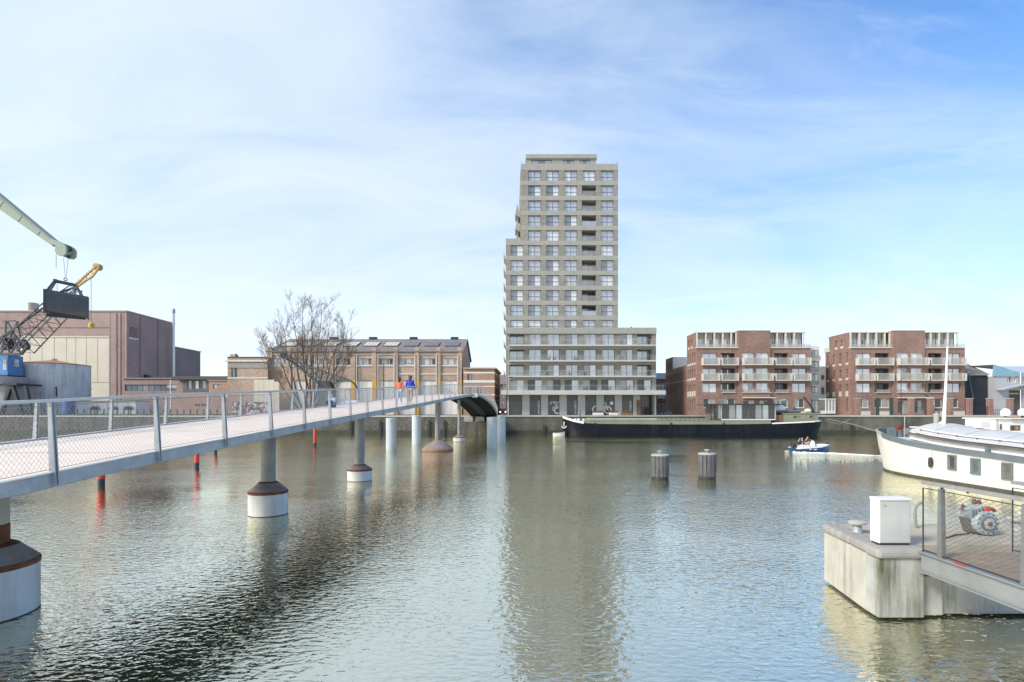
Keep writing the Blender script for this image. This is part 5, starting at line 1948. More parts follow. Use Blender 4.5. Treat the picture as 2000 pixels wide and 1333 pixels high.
def limb(p, d, L, r, lvl, end=None):
    pts, rs = [Vector(p)], [r]
    n = 7 if lvl == 0 else (4 if lvl == 1 else 3)
    cur = Vector(p)
    dd = Vector(d).normalized()
    for i in range(n):
        f = (i + 1) / n
        if end is not None:          # stems: leave the ground leaning, then turn upwards
            q = Vector(p).lerp(end, f)
            lean = (Vector(end) - Vector(p))
            cur = q + Vector((lean.x, lean.y, 0)) * (.16 * math.sin(math.pi * f)) + Vector((tr.gauss(0, .16), tr.gauss(0, .2), 0))
        else:
            dd = (dd + Vector((tr.gauss(0, .11), tr.gauss(0, .11), tr.gauss(.07, .06)))).normalized()
            cur = cur + dd * L / n
        pts.append(cur.copy())
        rs.append(max((.022, .016, .012, .009)[lvl], r * (1 - f * (.85 if lvl == 0 else .72))))
    (trunk if lvl == 0 else twigs).tube(pts, rs, 7 if lvl == 0 else (4 if lvl == 1 else 3), lvl == 0)
    if lvl >= 3: return
    nb = (13, 9, 6)[lvl]
    for k in range(nb):
        f = tr.uniform(.38 if lvl == 0 else .18, 1.0)
        i = min(int(f * n), n - 1)
        q = pts[i].lerp(pts[i + 1], f * n - i)
        ax = (pts[i + 1] - pts[i]).normalized()
        side = ax.orthogonal().normalized()
        side.rotate(Matrix.Rotation(tr.uniform(0, 6.283), 3, ax))
        sp = tr.uniform(.45, .9)
        nd = (ax + side * sp + Vector((0, 0, .15))).normalized()
        ln = L * (.24 if lvl == 0 else (.52 if lvl == 1 else .55)) * tr.uniform(.6, 1.15) * (1.2 - .5 * f)
        limb(q, nd, ln, max((.032, .017, .011)[lvl], rs[i] * (.38 if lvl == 0 else .45)), lvl + 1)


stems = [((591, 806), (513, 664), .20), ((594, 806), (535, 646), .2), ((593, 808), (553, 636), .22), ((597, 808), (573, 610), .26), ((601, 808), (590, 604), .25), ((604, 808), (611, 606), .28), ((606, 808), (628, 603), .24), ((608, 808), (645, 622), .22), ((610, 806), (662, 636), .22), ((611, 806), (679, 634), .2), ((600, 808), (600, 640), .2), ((607, 806), (684, 690), .14), ((590, 806), (528, 700), .14)]
for k, (a_, b_, r_) in enumerate(stems):
    p0 = P(a_[0], a_[1], TRY + (k % 3 - 1) * .5)
    p1 = P(b_[0], b_[1], TRY + tr.uniform(-3, 3))
    v = p1 - p0
    limb(p0, v.normalized(), v.length, r_ * .8, 0, p1)
trunk.build("trunk", bark, tree, smooth=True)
twigs.build("crown", twig_m, tree)


# clipped bushes and fence posts on the left quay
def bush(px, py, label, hgt=2.4, wid=1.7):
    p = P(px, 811, 95.0)
    r = root("pollard_bush", label, "bush", (p.x, 95, QZ), "clipped bushes on the left quay")
    b_, tw = MB(), MB()
    b_.tube([(p.x, 95, QZ), (p.x + .05, 95, QZ + hgt * .45)], [.12, .09], 7)
    for k in range(220):
        a = tr.uniform(0, 6.283)
        el = tr.uniform(-.1, 1.3)
        L = tr.uniform(.45, 1.0) * wid * .55
        d = Vector((math.cos(a) * math.cos(el), math.sin(a) * math.cos(el), math.sin(el) * .8))
        c0 = Vector((p.x + .05, 95, QZ + hgt * .43))
        q = c0 + d * L
        tw.tube([c0, c0 + d * L * .5 + Vector((tr.gauss(0, .06), tr.gauss(0, .06), 0)), q], [.03, .018, .008], 3, False)
        for j in range(3):
            e = q + Vector((tr.gauss(0, .16), tr.gauss(0, .16), tr.gauss(.05, .14)))
            tw.tube([c0 + d * L * .6, e], [.014, .007], 3, False)
    b_.build("trunk", bark, r)
    tw.build("crown", bush_m, r)


for px, lab in ((185, "clipped bare bush on the left quay, first beside the blue tank"), (221, "clipped bare bush on the left quay, middle of three"), (251, "clipped bare bush on the left quay, rightmost of three")):
    bush(px, 800, lab)
fr = root("quay_fence", "thin post and wire fence along the grass of the left quay", "fence", (-70, 93.6, QZ))
for px in range(60, 440, 13):
    p = P(px, 0, 93.6)
    MB().box(p.x - .07, p.x + .07, 93.53, 93.67, QZ, QZ + 1.15).build("fence_post", dark_m, fr)
for z in (.45, .8, 1.1):
    MB().tube([(P(60, 0, 93.6).x, 93.6, QZ + z), (P(432, 0, 93.6).x, 93.6, QZ + z)], .012, 4).build("fence_wire", wire_m, fr)
p0, p1 = P(113, 0, 93), P(133.5, 0, 93)
bt = root("blue_tank", "upright dark blue tank standing on the left quay beside the bushes", "tank", ((p0.x + p1.x) / 2, 93.5, QZ))
xc, rad = (p0.x + p1.x) / 2, (p1.x - p0.x) / 2
MB().lathe([(rad, QZ), (rad, QZ + 2.5), (rad * .85, QZ + 2.85), (rad * .3, QZ + 3.05)], xc, 94.2, 28).build("body", blue_t, bt, smooth=True)
for z in (.7, 1.5, 2.3):
    MB().lathe([(rad + .03, QZ + z), (rad + .03, QZ + z + .07)], xc, 94.2, 28).build("hoop", blue_t, bt, smooth=True)
ww = root("white_shed", "long low white shed behind the bushes on the left quay", "shed", (-90, 108, QZ))
MB().box((133 - 1000) * .106, (265 - 1000) * .106, 106, 110, QZ, HEYE - (785 - HOR) * .106).build("wall", white_p, ww)
MB().box((132 - 1000) * .106, (266 - 1000) * .106, 105.8, 110.2, HEYE - (785 - HOR) * .106 + .003, HEYE - (783 - HOR) * .106).build("roof_edge", coping_m, ww)
for k in range(6):
    x = (150 + 20 * k - 1000) * .106
    MB().box(x - .03, x + .03, 105.95, 105.997, QZ, HEYE - (785 - HOR) * .106).build("panel_joint", coping_m, ww)
tp = root("white_tarpaulin", "white tarpaulin covered heap on the quay right of the bare tree", "tarpaulin", tuple(P(680, 811, 96)))
vs, fs = [], []
x0, x1 = P(652, 0, 96).x, P(711, 0, 96).x
nx, ny = 16, 7
for i in range(nx + 1):
    for j in range(ny + 1):
        u, v = i / nx, j / ny
        h = 3.3 * (max(0, math.sin(math.pi * min(1, max(0, v)))) ** .5) * (max(0, math.sin(math.pi * u)) ** .22) * (1 - .14 * u + .05 * math.sin(9 * u))
        vs.append((x0 + (x1 - x0) * u, 94.8 + 3 * v, QZ + h + (0 if h == 0 else tr.uniform(-.05, .05))))
for i in range(nx):
    for j in range(ny):
        a_ = i * (ny + 1) + j
        fs.append((a_, a_ + ny + 1, a_ + ny + 2, a_ + 1))
MB().add(vs, fs).build("cover", tarp_m, tp, smooth=True)

# slim poles and lamp posts
def lamp(px, pt, Y, label, r0=.06, arm=None, m_=None):
    p = P(px, pt, Y)
    r = root("lamp_post", label, "lamp post", (p.x, Y, QZ), "poles along the quays")
    MB().lathe([(r0 * 1.6, QZ), (r0 * 1.6, QZ + .6), (r0, QZ + .65), (r0 * .8, p.z)], p.x, Y, 12).build("pole", m_ or dark_m, r, smooth=True)
    if arm:
        MB().bar((p.x, Y, p.z - .05), (p.x + arm, Y, p.z + .03), .06).build("arm", m_ or dark_m, r)
        MB().box(p.x + arm * .55, p.x + arm * 1.25, Y - .12, Y + .12, p.z + .06, p.z + .15).build("lamp_head", m_ or dark_m, r)
    else:
        MB().lathe([(r0 * .9, p.z + .002), (r0 * 1.5, p.z + .1), (r0 * .6, p.z + .2)], p.x, Y, 12).build("pole_cap", m_ or dark_m, r, smooth=True)


lamp(990.5, 738, 100, "dark lamp post in front of the tower's left corner", .07, .9)
lamp(749.5, 712, 100, "dark grey lamp post in front of the warehouse, left of the walkers", .11, None, lattice_d)
lamp(1760, 716, 98, "slim dark pole before the right red block", .06, None)
lamp(333, 745, 96, "thin white pole on the left quay in front of the offices", .07, None, white_p)
# ------------------------------------------------------------------ hull helper
def hull(stations, axis, c, bulw=0.0):
    """loft a hull: station = (t, half breadth at deck, half breadth at water, z of the rail)"""
    mb = MB()
    k = 10
    vs, fs = [], []
    for t, hd, hw, zt in stations:
        sec = [(hd, zt), (hd * .75 + hw * .25, zt * .62), (hd * .3 + hw * .7, zt * .25), (hw, -.05), (hw * .82, -.7)]
        sec = sec + [(-a, b) for a, b in reversed(sec)]
        for a, b in sec:
            vs.append((t, c + a, b) if axis == 'x' else (c + a, t, b))
    n = len(stations)
    for i in range(n - 1):
        for j in range(k - 1):
            fs.append((i * k + j, i * k + j + 1, (i + 1) * k + j + 1, (i + 1) * k + j))
    fs.append(tuple(range(k)))
    fs.append(tuple(range((n - 1) * k, n * k)))
    return mb.add(vs, fs)


def strip(stations, axis, c, off, z0, z1, side, inset=0.0):
    """band following one side of a hull"""
    mb = MB()
    vs, fs = [], []
    for t, hd, hw, zt in stations:
        for o_, dz in ((off, z0), (off, z1), (-.05, z1), (-.05, z0)):
            f = min(1, max(0, -(dz) / max(zt, .1)))
            b = hd + (hw - hd) * f
            a = side * (max(0.02, b - inset) + o_)
            vs.append((t, c + a, zt + dz) if axis == 'x' else (c + a, t, zt + dz))
    for i in range(len(stations) - 1):
        for j in range(4):
            a, b = i * 4 + j, i * 4 + (j + 1) % 4
            fs.append((a, b, b + 4, a + 4))
    fs += [(3, 2, 1, 0), tuple(range((len(stations) - 1) * 4, len(stations) * 4))]
    return mb.add(vs, fs)


def deck_sheet(stations, axis, c, dz, inset):
    mb = MB()
    vs, fs = [], []
    for t, hd, hw, zt in stations:
        a = max(.01, hd - inset)
        for s in (-1, 1):
            vs.append((t, c + s * a, zt + dz) if axis == 'x' else (c + s * a, t, zt + dz))
    for i in range(len(stations) - 1):
        fs.append((2 * i, 2 * i + 1, 2 * i + 3, 2 * i + 2))
    return mb.add(vs, fs)


# ------------------------------------------------------------------ long black barge at the far quay
BYc = 86.6
bk = .0841
GX = lambda px: (px - 1000) * bk
GZ = lambda py: HEYE - (py - HOR) * bk
barge = root("black_barge", "long black barge with olive deckhouse and glazed garden room moored at the far quay", "barge", (GX(1355), BYc, 0))
ST = [(GX(1102), .12, .05, GZ(816)), (GX(1104.5), .9, .35, GZ(817)), (GX(1110), 1.6, .9, GZ(819)), (GX(1122), 2.25, 1.7, GZ(823)), (GX(1140), 2.5, 2.35, GZ(826.5)), (GX(1165), 2.5, 2.5, GZ(828.3)), (GX(1300), 2.5, 2.5, GZ(829.5)),
      (GX(1440), 2.5, 2.5, GZ(829.3)), (GX(1508), 2.5, 2.5, GZ(828)), (GX(1560), 2.5, 2.4, GZ(826)), (GX(1590), 2.4, 1.9, GZ(824.3)), (GX(1603), 2.1, 1.0, GZ(823.3)), (GX(1611), 1.5, .3, GZ(822.7))]
hull(ST, 'x', BYc).build("hull", hull_k, barge, smooth=True)
deck_sheet(ST, 'x', BYc, -.02, .02).build("deck", olive, barge)
strip(ST[8:], 'x', BYc, .05, -.06, .16, -1).build("stern_gunwale", white_p, barge)
strip(ST[8:], 'x', BYc, .05, -.06, .16, 1).build("stern_gunwale", white_p, barge)
strip(ST[0:5], 'x', BYc, .04, -.14, .22, -1).build("bow_bulwark", white_p, barge)
strip(ST[0:5], 'x', BYc, .04, -.14, .22, 1).build("bow_bulwark", white_p, barge)
for px in (1210, 1290, 1364, 1449, 1509):
    MB().box(GX(px) - .07, GX(px) + .07, BYc - 2.56, BYc - 2.50, .1, GZ(831)).build("hull_rib", hull_k, barge)
# coaming and deckhouse
MB().box(GX(1150), GX(1508), BYc - 2.15, BYc + 2.15, GZ(829.6), GZ(821.3)).build("coaming", olive, barge)
MB().box(GX(1152), GX(1400), BYc - 1.95, BYc + 1.95, GZ(821.3) + .003, GZ(817.5)).build("hatch_cover", mat("hatch_dull", (0.36, 0.34, 0.28), .8, var=.15, vscale=.6, streak=.5, dirt=(.22, .2, .16)), barge)
MB().box(GX(1151), GX(1508.5), BYc - 2.22, BYc + 2.22, GZ(822.3), GZ(821.2)).build("coaming_rim", mat("olive_dark", (0.20, 0.20, 0.14), 0.7), barge)
fr = MB()
for px in range(1285, 1402, 9):
    fr.bar((GX(px), BYc - 2.1, GZ(821.2)), (GX(px), BYc - 2.1, GZ(814.5)), .05)
fr.bar((GX(1285), BYc - 2.1, GZ(814.5)), (GX(1402), BYc - 2.1, GZ(814.5)), .06)
fr.bar((GX(1285), BYc - 2.1, GZ(818)), (GX(1402), BYc - 2.1, GZ(818)), .04)
fr.build("deck_rail", dark_m, barge)
for px in (1163, 1311, 1414.5):
    MB().lathe([(.13, GZ(830)), (.13, GZ(827.5)), (.2, GZ(827)), (.2, GZ(826.2))], GX(px), BYc - 2.4, 12).build("bollard", dark_m, barge)
# glazed garden room with pergola roof
FG = Facade('front', BYc - 1.9)
xs = [1397, 1413, 1440, 1465, 1492, 1517]
gr_o = MB().box(GX(1377), GX(1536), BYc - 2.3, BYc + 1.9, GZ(791), GZ(789.3)).build("pergola_roof", lattice_d, barge)
for k in range(40):
    x = GX(1378 + 4 * k)
    MB().box(x - .06, x + .06, BYc - 2.42, BYc - 2.303, GZ(791.5), GZ(788.8)).build("roof_slat", dark_m, gr_o)
for a, b in zip(xs[:-1], xs[1:]):
    FG.window(barge, GX(a) + .01, GX(b) - .01, GZ(819.5), GZ(791) - .003, 0, [g_dark, g_grey] if a % 2 else [g_teal, g_dark], cols=2, t=.07, name="glass_wall")
MB().box(GX(1397), GX(1517), BYc - 1.75, BYc + 1.8, GZ(821.2) + .004, GZ(791.2)).build("room_interior", mat("room_inside", (0.20, 0.17, 0.14), 0.9, var=.4, vscale=.8), barge)
MB().box(GX(1412), GX(1516), BYc - 2.1, BYc - 1.92, GZ(821), GZ(819.2)).build("room_sill", white_p, barge)
for px in (1391, 1398, 1411.5, 1517.5):
    MB().box(GX(px) - .07, GX(px) + .07, BYc - 2.05, BYc - 1.93, GZ(821), GZ(791) - .002).build("room_post", steel if px > 1400 else dark_m, barge)
# wheelhouse aft
FWh = Facade('front', BYc - 1.7)
hs = [(GX(1555), GX(1569), GZ(817.5), GZ(813)), (GX(1587), GX(1597), GZ(817.3), GZ(812.3))]
m = MB()
FWh.wall(m, GX(1535), GX(1604), GZ(826), GZ(808.5), hs, .15)
m.box(GX(1535), GX(1604), BYc - 1.5, BYc + 1.7, GZ(826), GZ(808.5))
m.build("aft_cabin", olive, barge)
for h in hs: FWh.window(barge, *h, .1, [g_dark, g_grey])
MB().box(GX(1533), GX(1605), BYc - 1.85, BYc + 1.85, GZ(808.5) + .003, GZ(807.2)).build("aft_cabin_roof", olive, barge)
MB().box(GX(1519), GX(1534.5), BYc - 1.6, BYc + 1.6, GZ(826), GZ(811)).build("companionway", brown_w, barge)
MB().bar((GX(1599.5), BYc - 1, GZ(807)), (GX(1597), BYc - 1, GZ(797)), .22).build("davit", dark_m, barge)
MB().bar((GX(1597), BYc - 1, GZ(797)), (GX(1580), BYc - 1, GZ(775)), .2).build("davit_arm", dark_m, barge)
MB().lathe([(.16, GZ(807)), (.55, GZ(804)), (.5, GZ(800)), (.2, GZ(798.5))], GX(1591), BYc - .6, 14).build("winch_cover", stone_w, barge)
# bow gear
for px, h in ((1126, 6.5), (1133, 8), (1143, 5)):
    MB().lathe([(.2, GZ(824)), (.28, GZ(821)), (.26, GZ(820 - h * .2)), (.14, GZ(819.5 - h * .2))], GX(px), BYc - .8, 12).build("windlass_drum", white_p, barge)
MB().bar((GX(1137), BYc, GZ(822)), (GX(1137), BYc, GZ(800)), .12).build("bow_post", dark_m, barge)
# anchor at the bow
m = MB()
ax, ay = GX(1103.2), BYc - 1.15
m.bar((ax, ay, GZ(826)), (ax, ay, GZ(834)), .12)
m.ring((ax, GZ(832.5)), .36, .14, ay - .06, ay + .06, 180, 360)
m.ring((ax, GZ(826)), .1, .06, ay - .04, ay + .04)
m.build("anchor", white_p, barge)
# dinghy covered on the aft roof: a thing of its own
dg = root("inflatable_dinghy", "grey inflatable dinghy with pale covered outboard lying on the barge's aft roof", "dinghy", (GX(1550), BYc, GZ(807)))
z = GZ(807.2) + .22
pts = [(GX(1578), BYc - .1, z), (GX(1573), BYc - .75, z + .05), (GX(1526), BYc - .8, z - .02)]
MB().tube(pts, [.2, .24, .22], 12).build("side_tube", mat("inflatable_grey", (0.11, 0.13, 0.15), 0.7), dg, smooth=True)
pts = [(GX(1578), BYc + .1, z), (GX(1573), BYc + .75, z + .05), (GX(1526), BYc + .8, z - .02)]
MB().tube(pts, [.2, .24, .22], 12).build("side_tube", MATS["inflatable_grey"], dg, smooth=True)
MB().prism([(GX(1525), GZ(804)), (GX(1546.5), GZ(804)), (GX(1547), GZ(797)), (GX(1541), GZ(791.5)), (GX(1527), GZ(791.8))], 'y', BYc - .55, BYc + .55).build("outboard_cover", mat("pale_cover", (0.62, 0.66, 0.72), 0.7), dg, bevel=.12)
MB().lathe([(.25, z + .1), (.22, z + .5), (.08, z + .8)], GX(1566.5), BYc - .3, 12).build("dark_bag", dark_m, dg, smooth=True)
# small white tender at the bow
td = root("white_tender", "small white tender floating under the barge's bow", "dinghy", (GX(1092), 85, 0))
TS = [(GX(1081), .25, .2, .38), (GX(1084), .55, .45, .4), (GX(1094), .6, .5, .45), (GX(1101), .4, .3, .55), (GX(1104.5), .08, .04, .66)]
hull(TS, 'x', 85.2).build("hull", white_p, td, smooth=True)
deck_sheet(TS, 'x', 85.2, -.03, .1).build("floor", deck_g, td)
strip(TS, 'x', 85.2, .04, -.05, .05, -1).build("gunwale", coping_m, td)
# planters and heaps on the quay
hp = root("planter_heap", "long low heap of brown planting on the quay above the barge", "planter", tuple(P(1215, 811, 93.5)))
for px, w in ((1168, 18), (1198, 14), (1224, 18)):
    p = P(px, 811, 94.2)
    MB().box(p.x - w * .05, p.x + w * .05, 93.6, 94.8, QZ, QZ + .5).build("planter_box", stone_w if px < 1210 else brown_w, hp)
    sm = MB()
    for k in range(260):
        a = tr.uniform(-1, 1) * w * .05
        b = Vector((p.x + a, 94.2 + tr.uniform(-.5, .5), QZ + .48))
        sm.tube([b, b + Vector((tr.gauss(0, .2), tr.gauss(0, .15), tr.uniform(.1, .55)))], [.02, .008], 3, False)
    sm.build("dry_plants", mat("dry_plants_%d" % px, (0.17, 0.10, 0.055), 0.95, var=.3), hp, kind="stuff")

# ------------------------------------------------------------------ people
def skin_mesh(name, verts, edges, radii, m_, parent, loc, rz, scale, sub=2):
    me = bpy.data.meshes.new(name)
    me.from_pydata(verts, edges, [])
    o = bpy.data.objects.new(name, me)
    col.objects.link(o)
    md = o.modifiers.new("skin", 'SKIN')
    md.use_smooth_shade = True
    sv = me.skin_vertices[0].data
    for i, r in enumerate(radii):
        sv[i].radius = (r, r) if isinstance(r, (int, float)) else r
        sv[i].use_root = (i == 0)
    ss = o.modifiers.new("sub", 'SUBSURF')
    ss.levels = ss.render_levels = sub
    dg_ = bpy.context.evaluated_depsgraph_get()
    nm = bpy.data.meshes.new_from_object(o.evaluated_get(dg_))
    bpy.data.objects.remove(o)
    nm.materials.clear()
    nm.materials.append(m_)
    no = bpy.data.objects.new(name, nm)
    col.objects.link(no)
    no.parent = parent
    R = Matrix.Rotation(rz, 4, 'Z') @ Matrix.Scale(scale, 4)
    nm.transform(R)
    return no


def person(label, loc, rz, scale, pose, top_m, leg_m, hair_m, shoe_m, long_hair=False, cat="person", group=None, coat=0):
    """height 1.75 at scale 1; local y is the way the person faces"""
    r = root("person", label, cat, loc, group)
    s = []
    if pose in ("walk", "walk2"):
        f = 1 if pose == "walk" else -1
        hip, kn, an_, toe = {}, {}, {}, {}
        for sd in (-1, 1):
            ph = f * sd
            hip[sd] = (sd * .10, 0, .92)
            kn[sd] = (sd * .11, .10 if ph > 0 else .0, .50)
            an_[sd] = (sd * .11, .16 if ph > 0 else -.24, .09 if ph > 0 else .14)
            toe[sd] = (sd * .12, an_[sd][1] + .17, .035 if ph > 0 else .05)
        pel, ch, nk, hd = (0, 0, .97), (0, .02, 1.32), (0, .02, 1.50), (0, .05, 1.63)
        sh = {sd: (sd * .19, .02, 1.42) for sd in (-1, 1)}
        el = {sd: (sd * .25, -.05 * sd * f, 1.14) for sd in (-1, 1)}
        wr = {sd: (sd * .24, .10 - .08 * sd * f, .93) for sd in (-1, 1)}
    else:  # sitting, knees drawn up in front
        pel, ch, nk, hd = (0, 0, .12), (0, .05, .48), (0, .09, .64), (0, .13, .77)
        hip = {sd: (sd * .10, .03, .12) for sd in (-1, 1)}
        kn = {sd: (sd * .16, .38, .42) for sd in (-1, 1)}
        an_ = {sd: (sd * .13, .52, .09) for sd in (-1, 1)}
        toe = {sd: (sd * .14, .70, .05) for sd in (-1, 1)}
        sh = {sd: (sd * .19, .06, .57) for sd in (-1, 1)}
        el = {sd: (sd * .27, .20, .38) for sd in (-1, 1)}
        wr = {sd: (sd * .15, .40, .46) for sd in (-1, 1)}
    V, E, Rr = [], [], []

    def add(p, rad, to=None):
        V.append(p)
        Rr.append(rad)
        if to is not None: E.append((to, len(V) - 1))
        return len(V) - 1
    # one continuous body
    ip = add(pel, .12)
    ic = add(ch, .14, ip)
    inn = add(nk, .055, ic)
    ih0 = add((hd[0], hd[1] - .01, hd[2] - .05), .075, inn)
    ih = add(hd, .098, ih0)
    add((hd[0], hd[1], hd[2] + .10), .070, ih)
    for sd in (-1, 1):
        a = add(sh[sd], .060, ic)
        b = add(el[sd], .043, a)
        c_ = add(wr[sd], .032, b)
        d = Vector(wr[sd]) - Vector(el[sd])
        d.normalize()
        pm_ = Vector(wr[sd]) + d * .07
        ipm = add(tuple(pm_), .034, c_)
        for q in (-.02, 0, .02):
            add(tuple(pm_ + d * .09 + Vector((0, q, 0))), .012, ipm)
        h = add(hip[sd], .088, ip)
        k_ = add(kn[sd], .058, h)
        a2 = add(an_[sd], .040, k_)
        add(toe[sd], .035, a2)
    body = skin_mesh("body", V, E, Rr, skin_m, r, loc, rz, scale)
    # nose and ears give the head its direction
    R3 = Matrix.Rotation(rz, 4, 'Z') @ Matrix.Scale(scale, 4)
    # clothes
    V, E, Rr = [], [], []
    ip = add(tuple(Vector(pel) * 1 + Vector((0, 0, -.04 - coat if pose != 'sit' else .0))), (.165, .135))
    ic = add(ch, (.19, .15), ip)
    iu = add((ch[0], ch[1], ch[2] + (nk[2] - ch[2]) * .62), (.13, .11), ic)
    for sd in (-1, 1):
        a = add(sh[sd], .085, iu)
        b = add(el[sd], .068, a)
        add(tuple(Vector(el[sd]).lerp(Vector(wr[sd]), .95)), .052, b)
    skin_mesh("jacket", V, E, Rr, top_m, r, loc, rz, scale)
    V, E, Rr = [], [], []
    ip = add(pel, (.15, .125))
    for sd in (-1, 1):
        h = add(hip[sd], .105, ip)
        k_ = add(kn[sd], .078, h)
        add(tuple(Vector(kn[sd]).lerp(Vector(an_[sd]), .93)), .062, k_)
    skin_mesh("trousers", V, E, Rr, leg_m, r, loc, rz, scale)
    for sd in (-1, 1):
        V, E, Rr = [], [], []
        a = add((an_[sd][0], an_[sd][1] - .05, an_[sd][2] - .02), .052)
        b = add((an_[sd][0], an_[sd][1] + .06, an_[sd][2] - .035), .05, a)
        add(toe[sd], .042, b)
        skin_mesh("shoe", V, E, Rr, shoe_m, r, loc, rz, scale, 1)
    V, E, Rr = [], [], []
    a = add((hd[0], hd[1] - .035, hd[2] + .02), .108)
    b = add((hd[0], hd[1] - .015, hd[2] + .09), .085, a)
    if long_hair:
        c_ = add((hd[0], hd[1] - .09, hd[2] - .09), .085, a)
        add((hd[0], hd[1] - .11, hd[2] - .20), .06, c_)
    skin_mesh("hair", V, E, Rr, hair_m, r, loc, rz, scale)
    nm_ = MB()
    nm_.lathe([(.014, hd[1] + .085), (.018, hd[1] + .105), (.006, hd[1] + .125)], hd[0], 0, 8, 'y', hd[2] - .01)
    for sd in (-1, 1):
        nm_.box(hd[0] + sd * .097, hd[0] + sd * .108, hd[1] - .02, hd[1] + .015, hd[2] - .04, hd[2] + .03)
    me = bpy.data.meshes.new("face")
    me.from_pydata(nm_.v, [], nm_.f)
    me.transform(R3)
    me.materials.append(skin_m)
    fo = bpy.data.objects.new("face", me)
    col.objects.link(fo)
    fo.parent = body
    return r


yw = 35.4
for px, pose, sc_, a_, lab, tm, lm, hm, lh, ct in ((780, "walk", 1.03, .12, "person in an orange jacket and light blue jeans walking away over the bridge", cloth_or, cloth_je, hair_k, True, .12), (801, "walk2", 1.10, -.12, "person in a blue jacket and beige trousers walking away over the bridge", cloth_bl, cloth_be, hair_b, True, .06)):
    X_ = (px - 1000) / 1000 * yw
    person(lab, (X_, yw, interp(yw, BZ) + .004), a_, sc_, pose, tm, lm, hm, cloth_wh, lh, "person", "people on the bridge", ct)
ys = 30.8
person("person in a blue and white jacket sitting on the bridge deck by the far railing", ((650 - 1000) / 1000 * ys, ys, interp(ys, BZ) + .004), math.radians(165), .92, "sit", cloth_lb, cloth_dk, mat("hair_grey", (0.35, 0.33, 0.30), .7), cloth_be, False, "person", "people on the bridge")
V3 = MB()
pp = bpy.data.objects["person.002"]
for sx in (-.11, .11):     # white stripes down the jacket front
    V3.tube([pp.location + Vector((sx, -.20, .16)), pp.location + Vector((sx, -.24, .34)), pp.location + Vector((sx, -.20, .50))], [.03, .04, .03], 8)
V3.build("jacket_stripe", cloth_wh, pp)

# ------------------------------------------------------------------ motor boat under way
my = 49.6
MX = lambda px: (px - 1000) * .0496
MZ = lambda py: HEYE - (py - HOR) * .0496
mb_ = root("motor_boat", "small blue and white open motor boat with outboard crossing the dock", "boat", (MX(1584), my, 0))
MS = [(MX(1548), .72, .6, .42), (MX(1556), .82, .68, .44), (MX(1575), .85, .70, .50), (MX(1596), .80, .58, .58), (MX(1608), .55, .28, .66), (MX(1614), .28, .1, .71), (MX(1619), .05, .02, .76)]
hull(MS, 'x', my).build("hull", hull_blue, mb_, smooth=True)
deck_sheet(MS, 'x', my, -.02, .04).build("deck", white_p, mb_)
for s in (-1, 1):
    strip(MS, 'x', my, .05, -.07, .06, s).build("gunwale", white_p, mb_)
MB().prism([(MX(1593), .5), (MX(1612), .62), (MX(1611), .80), (MX(1594), .74)], 'y', my - .5, my + .5).build("foredeck", white_p, mb_, bevel=.05)
MB().prism([(MX(1579), .45), (MX(1588), .45), (MX(1587.5), 1.05), (MX(1584), 1.16), (MX(1580), 1.0)], 'y', my - .38, my + .38).build("console", white_p, mb_, bevel=.06)
MB().box(MX(1562), MX(1577), my - .5, my + .5, .42, .72).build("seat_box", stone_w, mb_, bevel=.04)
MB().bar((MX(1567), my, .7), (MX(1566.5), my, MZ(855.5)), .05).build("flag_staff", stone_w, mb_)
ob = MB()
ob.prism([(MX(1549), .25), (MX(1554), .25), (MX(1556), .65), (MX(1552), .92), (MX(1547), .86), (MX(1546), .55)], 'y', my - .2, my + .2)
ob.build("outboard_motor", dark_m, mb_, bevel=.04)
MB().lathe([(.05, .76), (.12, .84), (.12, .94), (.04, 1.0)], MX(1616), my, 12).build("bow_lamp", dark_m, mb_)
# lettering band on the side of the hull: white blocks, unreadable in the photograph
m = MB()
for k in range(5):
    x = MX(1571 + 2.1 * k + (4 if k > 1 else 0))
    m.box(x, x + .075, my - .875, my - .865, .28, .37)
m.build("side_marking", white_p, mb_)
person("person in dark clothes sitting at the stern of the small motor boat", (MX(1562), my + .15, .70), math.radians(-90), .78, "sit", cloth_dk, cloth_dk, hair_k, cloth_dk, False, "person", "people in the motor boat")
person("person in dark jacket sitting amidships in the small motor boat at the console", (MX(1574), my - .1, .80), math.radians(-90), .84, "sit", cloth_dk, cloth_be, hair_k, cloth_dk, False, "person", "people in the motor boat")
# its wake, two low ridges of foam
wk = MB()
rw_ = random.Random(5)


def wake(x0, y0, x1, y1, w0, w1, n, hh):
    vs, fs = [], []
    for i in range(n + 1):
        f = i / n
        x, y_ = x0 + (x1 - x0) * f, y0 + (y1 - y0) * f
        w = (w0 + (w1 - w0) * f) * rw_.uniform(.7, 1.25)
        h = hh * (1 - .6 * f) * rw_.uniform(.5, 1.2)
        for o_, z_ in ((-w, .006), (-w * .3, h), (w * .4, h * .7), (w, .006)):
            vs.append((x, y_ + o_, z_))
    for i in range(n):
        for j in range(3):
            fs.append((i * 4 + j, i * 4 + j + 1, i * 4 + j + 5, i * 4 + j + 4))
    wk.add(vs, fs)


wake(MX(1538), my - .9, MX(1600), my - 1.4, .15, .3, 50, .16)
wake(MX(1600), my - 1.4, 34.2, 43.7, .3, .5, 90, .10)
wake(MX(1542), my + .9, MX(1612), my + 1.6, .12, .25, 40, .10)
wk.build("wake_foam", foam_m, kind="stuff", label="white foam of the small motor boat's wake", cat="wake")

